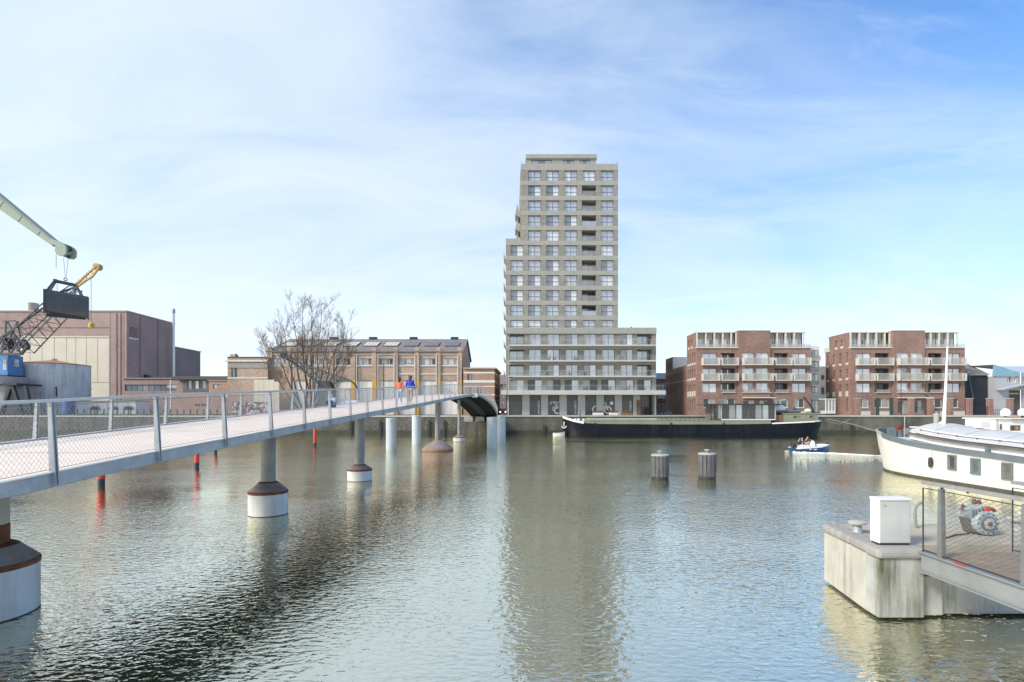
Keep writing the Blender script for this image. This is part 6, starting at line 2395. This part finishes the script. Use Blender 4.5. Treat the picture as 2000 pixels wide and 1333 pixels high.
# ------------------------------------------------------------------ cream ship at the right edge
SX = 26.6
ship = root("cream_ship", "large cream converted cargo ship with dark blue rubbing band moored at the right edge", "ship", (SX, 20, 0))
SS = [(36.4, .08, .03, 2.74), (36.1, .75, .3, 2.73), (35.5, 1.35, .8, 2.69), (34.7, 1.85, 1.4, 2.62), (33.7, 2.25, 1.95, 2.51), (32.6, 2.47, 2.3, 2.33), (31.4, 2.57, 2.5, 2.18), (30.0, 2.6, 2.58, 2.06), (27.9, 2.6, 2.6, 1.94), (24, 2.6, 2.6, 1.76), (19, 2.6, 2.6, 1.68), (12, 2.6, 2.6, 1.68), (6.0, 2.5, 2.2, 1.8), (3.0, 2.0, 1.0, 1.9)]
hull(SS, 'y', SX).build("hull", hull_w, ship, smooth=True)
deck_sheet(SS[5:], 'y', SX, -.03, .02).build("deck", deck_g, ship)
deck_sheet(SS[:6], 'y', SX, -.50, .12).build("foredeck", band_b, ship)
for s in (-1, 1):
    strip(SS[4:], 'y', SX, .06, -.27, .03, s).build("rubbing_band", band_b, ship)
    strip(SS[:5], 'y', SX, .05, -.14, .03, s).build("bow_rail", coping_m, ship)
    strip(SS[:7], 'y', SX, .0, -.5, .02, s, inset=.07).build("bulwark_lining", band_b, ship)
    vs, fs = [], []
    for t, hd, hw, zt in SS:
        for b_, z_ in ((hw + .02, -.3), (hw * .93 + hd * .07 + .025, .13)):
            vs.append((SX + s * b_, t, z_))
    for i in range(len(SS) - 1):
        fs.append((2 * i, 2 * i + 1, 2 * i + 3, 2 * i + 2))
    MB().add(vs, fs).build("boot_top", mat("boot_top_%d" % (s + 1), (0.075, 0.07, 0.055), .8, var=.3), ship)
# side windows in the hull
FSh = Facade('left', SX - 2.6)
for y0, y1, z0, z1 in ((27.62, 28.15, .73, 1.56), (26.2, 26.75, .66, 1.50), (24.5, 25.05, .60, 1.44), (22.4, 22.95, .60, 1.44), (20.2, 20.75, .6, 1.44)):
    FSh.window(ship, y0, y1, z0, z1, -.03, [g_teal], frame=band_b, t=.07, cols=1, name="porthole_window")
for y_ in (26.0, 21.0):
    MB().box(SX - 2.5, SX - 2.36, y_ - .1, y_ + .1, 1.82, 2.10).build("vent_post", band_b, ship)
MB().box(SX - 2.43, SX - 2.39, 32.3, 32.42, 1.5, 1.68).build("hawse_pipe", dark_m, ship)
# hatch coaming and arched roof
rows = [(31.6, 2.30, 2.93), (30, 2.10, 2.72), (28, 1.95, 2.56), (24, 1.77, 2.38), (19, 1.69, 2.28), (7, 1.69, 2.28)]
vs, fs = [], []
for y_, zd, zc in rows:
    for a_, z_ in ((-2.05, zd - .05), (-2.05, zc - .33), (2.05, zc - .33), (2.05, zd - .05)):
        vs.append((SX + a_, y_, z_))
for i in range(len(rows) - 1):
    for j in range(3): fs.append((i * 4 + j, i * 4 + j + 1, i * 4 + j + 5, i * 4 + j + 4))
fs.append((0, 1, 2, 3))
MB().add(vs, fs).build("coaming", white_p, ship)
vs, fs = [], []
K = 12
for y_, zd, zc in rows:
    for k in range(K + 1):
        u = -1 + 2 * k / K
        vs.append((SX + u * 2.12, y_, zc - .22 + .52 * (1 - abs(u) ** 2.2)))
for i in range(len(rows) - 1):
    for k in range(K):
        fs.append((i * (K + 1) + k, i * (K + 1) + k + 1, (i + 1) * (K + 1) + k + 1, (i + 1) * (K + 1) + k))
fs.append(tuple(range(K + 1)))
rf = MB().add(vs, fs).build("hatch_roof", deck_g, ship, smooth=True)


def roof_pt(u, y_, lift):
    for (ya, za, ca), (yb_, zb_, cb_) in zip(rows[:-1], rows[1:]):
        if yb_ <= y_ <= ya:
            f = (ya - y_) / (ya - yb_)
            zc = ca + (cb_ - ca) * f
            return Vector((SX + u * 2.12, y_, zc - .22 + .52 * (1 - abs(u) ** 2.2) + lift))
    return Vector((SX, y_, 3))


for u in (-1.0, 1.0):
    pts = [roof_pt(u, y_, -.10) + Vector((-.05 * (1 if u < 0 else -1), 0, 0)) for y_ in (31.6, 30, 28, 24, 19, 7)]
    g_ = MB()
    for a_, b_ in zip(pts[:-1], pts[1:]): g_.bar(a_, b_, .10, .12)
    g_.build("gutter", mat("gutter_%d" % (u > 0), (0.13, 0.11, 0.10), .8), rf)
for u in (-.86, .86):
    pts = [roof_pt(u, y_, .10) for y_ in (31.0, 30, 28, 26, 24, 19, 7)]
    g_ = MB().tube(pts, .045, 8)
    ro = g_.build("grab_rail", stone_w, rf, smooth=True)
y_ = 31.0
while y_ > 9:
    MB().box(*[c for c in (roof_pt(-.86, y_, 0).x - .035, roof_pt(-.86, y_, 0).x + .035)], y_ - .05, y_ + .05, roof_pt(-.86, y_, -.02).z, roof_pt(-.86, y_, .09).z).build("rail_bracket", brown_w, rf)
    y_ -= 1.25
for y_ in (30.3, 28.3, 26.0, 23.6, 21, 18.4):      # seams between the hatch panels
    sm = MB()
    for k in range(10):
        a_, b_ = roof_pt(-.8 + .16 * k, y_, .012), roof_pt(-.8 + .16 * (k + 1), y_, .012)
        sm.bar(a_, b_, .07, .03)
    sm.build("hatch_seam", mat("seam_%d" % int(y_ * 10), (0.42, 0.42, 0.44), .7), rf)
MB().box(SX - .2, SX + .3, 28.8, 29.3, 3.0, 3.32).build("skylight_box", stone_w, rf)
# mast, stove pipe, gear on the bow
MB().tube([P(1843, 830, 31.2), P(1847, 760, 31.2), P(1850.5, 676, 31.2)], [.11, .07, .04], 14).build("mast", white_p, ship, smooth=True)
MB().tube([P(1843, 832, 31.25), P(1836, 826, 31.25)], .1, 8).build("mast_foot", white_p, ship)
MB().bar(P(1849, 708, 31.2), P(1853, 708, 31.2), .12).build("mast_fitting", steel, ship)
MB().lathe([(.15, 2.6), (.15, P(0, 812, 31.6).z), (.17, P(0, 811, 31.6).z), (.17, P(0, 808, 31.6).z)], P(1829, 0, 31.6).x, 31.6, 16).build("stove_pipe", mat("pipe_grey", (0.40, 0.39, 0.36), .6), ship, smooth=True)
for a_ in (-.13, .13):
    MB().bar(P(1829, 808, 31.6) + Vector((a_, 0, 0)), P(1829, 804.5, 31.6) + Vector((a_ * 1.2, 0, 0)), .05).build("cowl_horn", dark_m, ship)
for px, yy in ((1741, 34.1), (1751, 33.6)):
    p = P(px, 0, yy)
    MB().lathe([(.14, 2.05), (.14, 2.62), (.16, 2.63), (.16, 2.70)], p.x + .25, yy, 16).build("bollard", band_b, ship, smooth=True)
p = P(1757, 0, 34.6)
MB().box(p.x - .14, p.x + .16, 34.5, 34.8, 2.2, 2.92).build("fire_box", mat("dark_red", (0.25, 0.035, 0.03), .6), ship)
p = P(1767, 0, 34.4)
MB().tube([(p.x, 34.4, 2.1), (p.x, 34.4, P(0, 814, 34.4).z)], .03, 8).build("flag_staff", coping_m, ship)
MB().bar((p.x + .2, 34.6, 2.2), (p.x + .5, 34.2, 2.95), .12).build("winch_handle", band_b, ship)
p = P(1787, 0, 33.0)
MB().lathe([(.2, 2.2), (.24, 2.5), (.17, 2.85), (.3, 2.9), (.3, 2.96)], p.x, 33.0, 14).build("windlass", stone_w, ship)
MB().tube([P(1722, 846, 34.6), P(1700, 839, 50), P(1665, 829, 70), P(1612, 818, 91.5)], .03, 6).build("mooring_rope", mat("rope", (0.42, 0.37, 0.24), .9), ship)
MB().tube([P(1611, 822, 87), P(1640, 829, 89), P(1662, 818, 91.8)], .03, 6).build("mooring_rope", MATS["rope"], barge)

for y_ in (29.2, 22.0):
    z_ = 1.0
    MB().tube([(SX - 2.63, y_, 1.95), (SX - 2.70, y_, z_ + .3)], .012, 6).build("fender_line", MATS["rope"], ship)
    MB().lathe([(.03, z_ + .32), (.10, z_ + .26), (.115, z_), (.10, z_ - .22), (.03, z_ - .28)], SX - 2.74, y_, 14).build("fender", dark_m, ship, smooth=True)
MB().box(SX - 2.615, SX - 2.604, 6.5, 31.0, 1.08, 1.10).build("weld_seam", hull_w, ship)
# white cruiser behind the cream ship
cr = root("white_cruiser", "white motor cruiser with radar domes and red deck stripe behind the cream ship", "boat", (44, 41, 0))
CS = [(37.2, 1.7, 1.4, 1.7), (39, 1.9, 1.7, 1.7), (44, 1.9, 1.75, 1.8), (48, 1.6, 1.2, 2.0), (51, .6, .25, 2.25), (51.8, .05, .02, 2.3)]
hull(CS, 'x', 41).build("hull", white_p, cr, smooth=True)
deck_sheet(CS, 'x', 41, -.02, .02).build("deck", stone_w, cr)
FCr = Facade('front', 39.5)
kx = lambda px: (px - 1000) * .0395
kz = lambda py: HEYE - (py - HOR) * .0395
hs = [(kx(1952.5), kx(1958), kz(840), kz(829)), (kx(1973), kx(1994), kz(842), kz(831)), (kx(2006), kx(2030), kz(843), kz(832))]
m = MB()
FCr.wall(m, kx(1950), kx(2060), 1.7, kz(819), hs, .12)
m.box(kx(1950), kx(2060), 39.7, 42.4, 1.7, kz(819))
m.build("cabin", white_p, cr)
for h in hs: FCr.window(cr, *h, .08, [g_dark, g_grey], frame=brown_w)
MB().box(kx(1948), kx(2062), 39.35, 42.6, kz(819) + .003, kz(816.8)).build("cabin_roof", white_p, cr)
MB().box(kx(1972), kx(2060), 39.32, 39.348, kz(821), kz(818.6)).build("red_stripe", mat("coral_red", (0.62, 0.13, 0.07), .6), cr)
MB().box(kx(1974), kx(2000), 39.8, 41, kz(816.7), kz(815.2)).build("cushion", mat("tan_cushion", (0.40, 0.22, 0.10), .8), cr)
for px, pyb, r_ in ((1964, 813, .33), (1997, 812, .3)):
    p = P(px, pyb, 40.2)
    MB().lathe([(r_ * .9, p.z), (r_, p.z + r_ * .7), (r_ * .93, p.z + r_ * 1.2), (r_ * .6, p.z + r_ * 1.65), (r_ * .12, p.z + r_ * 1.85)], p.x, 40.2, 20).build("radar_dome", box_b, cr, smooth=True)
    MB().lathe([(.08, kz(816.7)), (.08, p.z - .002)], p.x, 40.2, 10).build("dome_post", dark_m, cr)

# ------------------------------------------------------------------ gate piers, fence and sheds right of the red blocks
GATE = [(1675.5, "brick"), (1714, "green"), (1741, "green"), (1779.5, "brick"), (1817, "brick"), (1855, "brick"), (1893, "brick"), (1933, "brick"), (1972.5, "brick")]
ordn = ["first", "second", "third", "fourth", "fifth", "sixth", "seventh", "eighth", "ninth"]
green_post = mat("dark_green_paint", (0.035, 0.06, 0.045), .7)
for i, (px, kd) in enumerate(GATE):
    Y_ = 95.0
    p = P(px, 779.5, Y_)
    r = root("gate_pier", "%s gate pier on the quay before the right red block, %s from the left" % ("red brick" if kd == "brick" else "dark green", ordn[i]), "pillar", (p.x, Y_, QZ), "gate piers along the quay")
    w = .36 if kd == "brick" else .2
    MB().box(p.x - w, p.x + w, Y_ - w, Y_ + w, QZ, p.z).build("shaft", brick_r if kd == "brick" else green_post, r)
    MB().box(p.x - w - .06, p.x + w + .06, Y_ - w - .06, Y_ + w + .06, p.z + .003, p.z + .12).build("cap", coping_m if kd == "brick" else green_post, r)
for a_, b_, lab in ((1893, 1933, "low metal fence panel between the gate piers before the black shed"), (1933, 1972.5, "low metal fence panel between the gate piers before the grey shed"), (1972.5, 2030, "low metal fence panel at the right end of the quay")):
    x0, x1 = P(a_, 0, 95).x + .4, P(b_, 0, 95).x - .4
    r = root("fence_panel", lab, "fence", (x0, 95, QZ), "fence panels on the quay")
    for z_ in (.3, 1.0 if a_ > 1900 else 1.5):
        MB().box(x0, x1, 94.97, 95.03, QZ + z_, QZ + z_ + .06).build("rail", dark_m, r)
    n = int((x1 - x0) / .3)
    for k in range(n + 1):
        x = x0 + (x1 - x0) * k / n
        MB().box(x - .02, x + .02, 94.93, 94.968, QZ, QZ + (1.1 if a_ > 1900 else 1.6)).build("bar", dark_m, r)
SY = 106.0
sx = lambda px: (px - 1000) * SY / 1000
sz = lambda py: HEYE - (py - HOR) * SY / 1000
bs_ = root("black_shed", "black clad shed with dark slate roof right of the red blocks", "shed", (sx(1907), SY, QZ))
MB().box(sx(1884.8), sx(1929), SY, SY + 14, QZ, sz(733)).build("wall", shed_k, bs_)
for k in range(5):
    z0 = QZ + .2 + k * 1.5
    MB().box(sx(1885.5), sx(1928.5), SY - .03, SY - .003, z0, z0 + .05).build("cladding_rail", dark_m, bs_)
MB().add([(sx(1884), SY - .4, sz(733)), (sx(1930), SY - .4, sz(733)), (sx(1946), SY + 8, sz(706) + .8), (sx(1884) + 3, SY + 8, sz(706) + .8), (sx(1884), SY + 14, sz(733)), (sx(1946), SY + 14, sz(733)), (sx(1946), SY + 1, sz(733))],
         [(0, 1, 2, 3), (3, 2, 5, 4), (1, 6, 2)]).build("roof", grey_roof, bs_)
MB().tube([(sx(1888), SY - .3, sz(727)), (sx(1896), SY - .6, sz(780))], .1, 8).build("downpipe", band_b, bs_)
MB().box(sx(1886), sx(1890), SY - .5, SY - .1, sz(730), sz(726)).build("gutter_box", coping_m, bs_)
gs = root("blue_roofed_shed", "grey shed with pale blue metal roof edge at the far right of the quay", "shed", (sx(1970), SY - 1, QZ))
y0 = SY - 1.5
FGs = Facade('front', y0)
hs = [(sx(1953), sx(1971), sz(749), sz(736)), (sx(1976), sx(2040), sz(748), sz(736))]
dr = (sx(1957), sx(1983), QZ, sz(763))
m = MB()
FGs.wall(m, sx(1930), sx(2060), QZ, sz(736), hs[:0] + [(h[0], h[1], h[2], h[3] - .01) for h in hs] + [dr], .3)
m.quad((sx(1930), y0, QZ), (sx(1930), y0 + 16, QZ), (sx(1930), y0 + 16, sz(736)), (sx(1930), y0, sz(736)))
m.build("wall", shed_g, gs)
for h in hs: FGs.window(gs, h[0] + .003, h[1] - .003, h[2] + .003, h[3] - .013, .2, [g_grey, g_dark, g_grey, g_pale], cols=4, frame=frame_w)
MB().box(dr[0], dr[1], y0 + .5, y0 + .6, dr[2], dr[3]).build("dark_opening", interior, gs)
MB().add([(sx(1926), y0 - .3, sz(735.6)), (sx(2065), y0 - .3, sz(735.6)), (sx(2065), y0 - .3, sz(729)), (sx(1972), y0 - .3, sz(729)), (sx(1928.5), y0 - .1, sz(714)),
          (sx(1926), y0 + .2, sz(735.6)), (sx(2065), y0 + .2, sz(735.6)), (sx(2065), y0 + .2, sz(729)), (sx(1972), y0 + .2, sz(729)), (sx(1928.5), y0 + .2, sz(714))],
         [(0, 1, 2, 3), (0, 3, 4), (5, 8, 7, 6), (5, 9, 8), (0, 5, 6, 1), (0, 4, 9, 5)]).build("roof_fascia", roof_b, gs)
MB().add([(sx(1928.3), y0 + .05, sz(714) + .02), (sx(1972), y0 - .35, sz(729) + .02), (sx(2065), y0 - .35, sz(729) + .02), (sx(2065), y0 + 7, sz(711)), (sx(1932), y0 + 7, sz(711))], [(0, 1, 2, 3, 4)]).build("roof", roof_g, gs)
MB().prism([(sx(1932), sz(763)), (sx(1932), sz(761)), (sx(1971), sz(752)), (sx(2060), sz(751)), (sx(2060), sz(753)), (sx(1971), sz(754.5))], 'y', y0 - 1.6, y0 - .004).build("lean_to_roof", roof_g, gs)
MB().box(sx(1959), sx(1976), y0 + .1, y0 + .3, sz(771), sz(768.3)).build("yellow_sign", yellow_p, gs)
MB().tube([(sx(1974.5), y0 - .5, sz(729)), (sx(1974.5), y0 - .5, sz(751))], .09, 8).build("downpipe", white_p, gs)
gk = root("gate_kiosk", "small white framed kiosk on the quay between the two red blocks", "kiosk", tuple(P(1620, 809, 94)))
kx0, kx1 = P(1611, 0, 94).x, P(1629, 0, 94).x
zk = P(0, 780.5, 94).z
for x in (kx0, (kx0 * 2 + kx1) / 3, (kx0 + kx1 * 2) / 3, kx1):
    MB().box(x - .05, x + .05, 93.7, 93.8, QZ + .35, zk).build("frame_post", white_p, gk)
MB().box(kx0 - .1, kx1 + .1, 93.6, 95.6, zk + .003, zk + .12).build("roof", white_p, gk)
MB().box(kx0, kx1, 93.72, 95.4, QZ + .3, QZ + .9).build("base_panel", mat("pale_pink", (0.55, 0.47, 0.42), .8), gk)
MB().box(kx0, kx1, 93.85, 95.3, QZ + .905, zk - .003).build("glazing", g_grey, gk)
for x in (kx0 + .2, kx1 - .3):
    MB().box(x - .1, x + .1, 93.8, 94.1, QZ, QZ + .3).build("foot", dark_m, gk)

# ------------------------------------------------------------------ concrete pier head in the right foreground
pier = root("concrete_pier", "weathered concrete pier head with rounded coping at the right foreground", "pier", (9, 10.5, 0))
A, B = (6.84, 9.56), (7.16, 11.75)
MB().prism([(A[0], A[1]), (7.70, A[1]), (7.70, 9.95), (A[0] + .03, 9.95)], 'z', .05, 1.16).build("front_pillar", conc_f, pier, bevel=.02)
MB().prism([(A[0] + .031, 9.952), (7.72, 9.952), (7.72, B[1]), (B[0], B[1])], 'z', .05, 1.16).build("left_wall", conc_p, pier, bevel=.015)
MB().box(7.722, 18, 9.75, 11.7, .05, .82).build("recessed_wall", conc_f, pier, bevel=.02)
MB().box(7.73, 8.15, 9.68, 9.749, .05, .80).build("buttress", conc_f, pier, bevel=.015)
MB().box(7.705, 8.2, 9.66, 9.95, .822, .86).build("ledge", sand_m, pier)
MB().prism([(A[0] - .04, 9.50), (7.76, 9.50), (7.76, 9.90), (A[0] - .04, 9.90)], 'z', 1.163, 1.345).build("coping_stone", conc_cap, pier, bevel=.06)
ys_ = [9.905, 10.55, 11.2, 11.78]
for y0, y1 in zip(ys_[:-1], ys_[1:]):
    f0, f1 = (y0 - 9.56) / 2.19, (y1 - 9.56) / 2.19
    MB().prism([(6.80 + .30 * f0, y0), (7.22 + .30 * f0, y0), (7.22 + .30 * f1, y1 - .006), (6.80 + .30 * f1, y1 - .006)], 'z', 1.163, 1.345).build("coping_stone", conc_cap, pier, bevel=.06)
MB().prism([(7.28, 9.905), (18, 9.905), (18, 11.75), (7.53, 11.75)], 'z', .83, 1.325).build("pier_floor", sand_m, pier)
cab_ = root("utility_cabinet", "white weathered utility cabinet standing on the pier's coping", "cabinet", (7.35, 9.9, 1.345))
MB().box(7.045, 7.635, 9.80, 10.06, 1.385, 2.20).build("body", box_w, cab_, bevel=.014)
MB().box(7.03, 7.65, 9.785, 10.075, 2.202, 2.245).build("lid", box_b, cab_, bevel=.008)
MB().box(7.038, 7.0445, 9.80, 10.06, 1.385, 2.20).build("lit_side_sheet", box_b, cab_)  # thin brighter sheet paints light on the cabinet's left face
MB().box(7.06, 7.62, 9.815, 10.045, 1.347, 1.383).build("plinth", dark_m, cab_)
MB().box(7.11, 7.16, 9.7875, 9.793, 2.10, 2.12).build("name_plate", steel, cab_)
for (x, y_, s_), lab in zip([(7.36, 10.92, 1.0), (10.95, 11.1, 1.15)], ["small mushroom bollard on the pier left of the white cabinet", "mushroom bollard on the pier behind the gangway railing at the right edge"]):
    r = root("mooring_bollard", lab, "bollard", (x, y_, 1.33), "mushroom bollards on the pier")
    z_ = 1.33
    MB().lathe([(.115 * s_, z_), (.09 * s_, z_ + .03), (.088 * s_, z_ + .17 * s_)], x, y_, 20).build("stem", steel, r, smooth=True)
    MB().lathe([(.10 * s_, z_ + .171 * s_), (.165 * s_, z_ + .19 * s_), (.17 * s_, z_ + .225 * s_), (.12 * s_, z_ + .25 * s_), (.03 * s_, z_ + .255 * s_)], x, y_, 24).build("head", coping_m, r, smooth=True)
hp_ = root("bent_pipe", "bent grey pipe rising from the pier behind the white cabinet", "pipe", (8.95, 11.35, 1.33))
MB().tube([(8.96, 11.35, 1.33), (8.93, 11.35, 1.62), (8.95, 11.35, 1.80), (9.02, 11.35, 1.88), (9.10, 11.35, 1.89)], [.03, .03, .03, .03, .034], 10).build("tube", mat("pipe_olive", (0.25, 0.25, 0.21), .7), hp_, smooth=True)

# old engine on the pier
ex, ey, ez = 9.83, 10.85, 1.33
en = root("old_engine", "old grey marine engine with round flywheel and red fittings lying on the pier", "engine", (ex, ey, ez))
wz = ez + .30
MB().lathe([(.12, ey - .30), (.27, ey - .29), (.29, ey - .26), (.29, ey - .16), (.25, ey - .14)], ex + .03, 0, 32, 'y', wz).build("flywheel", engine_m, en, smooth=True)
MB().lathe([(.07, ey - .335), (.17, ey - .33), (.18, ey - .301)], ex + .03, 0, 24, 'y', wz).build("hub", mat("engine_dark", (0.15, 0.14, 0.13), .6, .3, var=.3, vscale=9), en, smooth=True)
MB().lathe([(.12, ey - .345), (.135, ey - .342), (.14, ey - .336)], ex + .03, 0, 24, 'y', wz).build("hub_ring", engine_m, en, smooth=True)
MB().lathe([(.025, ey - .37), (.05, ey - .36), (.055, ey - .346)], ex + .03, 0, 16, 'y', wz).build("shaft_end", rust_m, en, smooth=True)
m = MB()
m.prism([(ex - .36, ez + .64), (ex - .22, ez + .34), (ex + .14, ez + .46), (ex + .18, ez + .64), (ex - .02, ez + .74), (ex - .22, ez + .66)], 'y', ey - .2, ey + .14)
m.build("block", engine_m, en, bevel=.03)
MB().prism([(ex - .16, ez + .02), (ex + .24, ez + .02), (ex + .22, ez + .20), (ex - .28, ez + .40)], 'y', ey - .13, ey + .2).build("sump", MATS["engine_dark"], en, bevel=.03)
for k in range(5):
    x = ex - .26 + .08 * k
    MB().box(x - .012, x + .012, ey - .225, ey - .202, ez + .46 + .03 * k, ez + .60 + .02 * k).build("cooling_rib", MATS["engine_dark"], en)
for dx, dz in ((-.33, .66), (-.06, .80), (.06, .77)):
    MB().lathe([(.045, ez + dz - .08), (.05, ez + dz), (.025, ez + dz + .05)], ex + dx, ey - .02, 12).build("injector", rust_m, en, smooth=True)
MB().lathe([(.06, ey - .26), (.065, ey - .20)], ex + .06, 0, 16, 'y', ez + .60).build("red_cover", red_p, en, smooth=True)
MB().tube([(ex + .02, ey - .16, ez + .58), (ex + .16, ey - .16, ez + .66), (ex + .24, ey - .16, ez + .62), (ex + .33, ey - .16, ez + .58)], [.03, .045, .045, .035], 10).build("red_pipe", mat("engine_red", (0.30, 0.06, 0.045), .7, var=.3, vscale=9), en, smooth=True)
for k in range(12):
    a = 2 * math.pi * k / 12
    MB().box(ex + .03 + .235 * math.cos(a) - .012, ex + .03 + .235 * math.cos(a) + .012, ey - .305, ey - .288, wz + .235 * math.sin(a) - .012, wz + .235 * math.sin(a) + .012).build("bolt", dark_m, en)
en.scale = (.86, .86, .86)
rp_ = root("mooring_chain", "dark rope lying on the pier from the old engine towards the cabinet", "rope", (9.2, 10.7, 1.33))
MB().tube([(8.62, 10.3, 1.345), (8.9, 10.45, 1.345), (9.2, 10.62, 1.35), (9.55, 10.7, 1.36)], .016, 8).build("strand", dark_m, rp_, smooth=True)

# gangway from the pier towards the camera's bank
gw = root("gangway", "steel gangway with timber deck and mesh railing leading off the pier at the right edge", "gangway", (8.4, 7, 1.2))
g0, g1 = 2.6, 9.50
for x, lab in ((7.60, None), (9.25, None)):
    m = MB()
    # channel section: web, top and bottom flange
    m.box(x - .012, x + .012, g0, g1, .97, 1.30)
    m.box(x - .075, x + .045, g0, g1, 1.302, 1.32)
    m.box(x - .075, x + .045, g0, g1, .95, .968)
    m.build("side_beam", mat("beam_grey_%d" % int(x), (0.30, 0.31, 0.31), .5, .3, var=.12, vscale=2, streak=.4, dirt=(0.2, .19, .17)), gw)
plank = mat("weathered_plank", (0.30, 0.225, 0.16), .9, var=.18, vscale=4, bump=.003, bscale=30)
y_ = g0
while y_ < g1 - .13:
    MB().box(7.648, 9.236, y_ + .004, y_ + .136, 1.27, 1.305 + tr.uniform(-.003, .003)).build("plank", plank, gw)
    y_ += .14
zr_ = 2.60
mesh_d = mat("mesh_dark", (0.20, 0.195, 0.185), .5, .3)
for x, sgn in ((7.60, 1), (9.25, -1)):
    MB().bar((x, g0, zr_), (x, g1 - .05, zr_), .11, .06).build("handrail", mat("grey_timber_rail_%d" % int(x), (0.27, 0.255, 0.245), .7, var=.15, vscale=4), gw, bevel=.01)
    posts = [9.05, 7.56, 6.06, 4.56, 3.06]
    for yy in posts:
        p_ = MB()
        p_.prism([(yy - .05, 1.322), (yy + .05, 1.322), (yy + .03, zr_ - .06), (yy - .03, zr_ - .06)], 'x', x - .05, x + .03)
        p_.build("post", mat("post_grey_%d" % int(yy * 100 + x), (0.23, 0.23, 0.225), .5, .4, var=.15, vscale=6), gw)
        MB().box(x - .015, x + .015, yy - .015, yy + .015, zr_ - .06, zr_ - .023).build("post_pin", dark_m, gw)
    MB().tube([(x - .02, g1 - .06, 1.322), (x - .02, g1 - .06, zr_ - .1)], .012, 8).build("end_rod", dark_m, gw)
    fr_ = MB()
    fr_.tube([(x - .02, g1 - .06, zr_ - .1), (x - .02, g0, zr_ - .1)], .008, 6)
    fr_.tube([(x - .02, g1 - .06, 1.36), (x - .02, g0, 1.36)], .012, 6)
    fr_.build("mesh_cable", dark_m, gw)
    for ya, yb_ in zip(posts[:-1], posts[1:]):
        MB().box(x - .01, x + .01, (ya + yb_) / 2 + .22, (ya + yb_) / 2 + .25, zr_ - .06, zr_ - .023).build("rail_pin", dark_m, gw)
        m = MB()
        L, Hh = ya - yb_ - .1, 1.12
        sp, sl_ = .075, .62
        k = -Hh / sl_
        while k < L:
            for d in (1, -1):
                u0, u1 = k, k + Hh / sl_
                v0, v1 = 0.0, Hh
                if u0 < 0: v0, u0 = -u0 * sl_, 0
                if u1 > L: v1, u1 = v1 - (u1 - L) * sl_, L
                if v1 - v0 > .02:
                    if d == -1: u0, u1 = L - u0, L - u1
                    m.tube([(x - .02, yb_ + .05 + u0, 1.37 + v0), (x - .02, yb_ + .05 + u1, 1.37 + v1)], .0036, 3, False)
            k += sp / sl_
        m.build("mesh_infill", mesh_d, gw, kind="stuff")
MB().box(7.53, 7.60, 8.55, 8.75, 1.322, 1.33).build("warning_sticker", red_p, gw)

# bicycles parked on the quay between the tower and the red block
def bicycle(px, label, tone):
    p = P(px, 811, 97.0)
    x, y_, z_ = p.x, 97.0, QZ + .012
    r = root("bicycle", label, "bicycle", (x, y_, QZ), "bicycles parked by the tower")
    for dx in (-.52, .52):
        w_ = MB().ring((x + dx, z_ + .34), .32, .05, y_ - .02, y_ + .02).build("wheel", rubber, r)
        sp = MB()
        for k in range(6):
            a_ = math.pi * k / 6
            sp.bar((x + dx - .3 * math.cos(a_), y_, z_ + .34 - .3 * math.sin(a_)), (x + dx + .3 * math.cos(a_), y_, z_ + .34 + .3 * math.sin(a_)), .008)
        sp.build("spokes", steel, w_)
    fr_ = MB()
    pts = {'r': (x - .52, z_ + .34), 'b': (x - .08, z_ + .30), 's': (x - .2, z_ + .82), 'h': (x + .36, z_ + .86), 'f': (x + .52, z_ + .34)}
    for u_, v_ in ('rb', 'bs', 'sr', 'sh', 'bh', 'hf'):
        fr_.bar((pts[u_][0], y_, pts[u_][1]), (pts[v_][0], y_, pts[v_][1]), .04)
    fr_.build("frame", tone, r)
    MB().box(x - .32, x - .08, y_ - .07, y_ + .07, z_ + .86, z_ + .93).build("saddle", rubber, r)
    MB().tube([(x + .30, y_ - .27, z_ + 1.0), (x + .36, y_ - .1, z_ + .98), (x + .36, y_ + .1, z_ + .98), (x + .30, y_ + .27, z_ + 1.0)], .018, 8).build("handlebar", dark_m, r)


for px_, lab_, tn in ((1287, "dark bicycle parked on the quay right of the tower, left of the pair", dark_m), (1304, "blue bicycle parked on the quay right of the tower, right of the pair", blue_t)):
    bicycle(px_, lab_, tn)
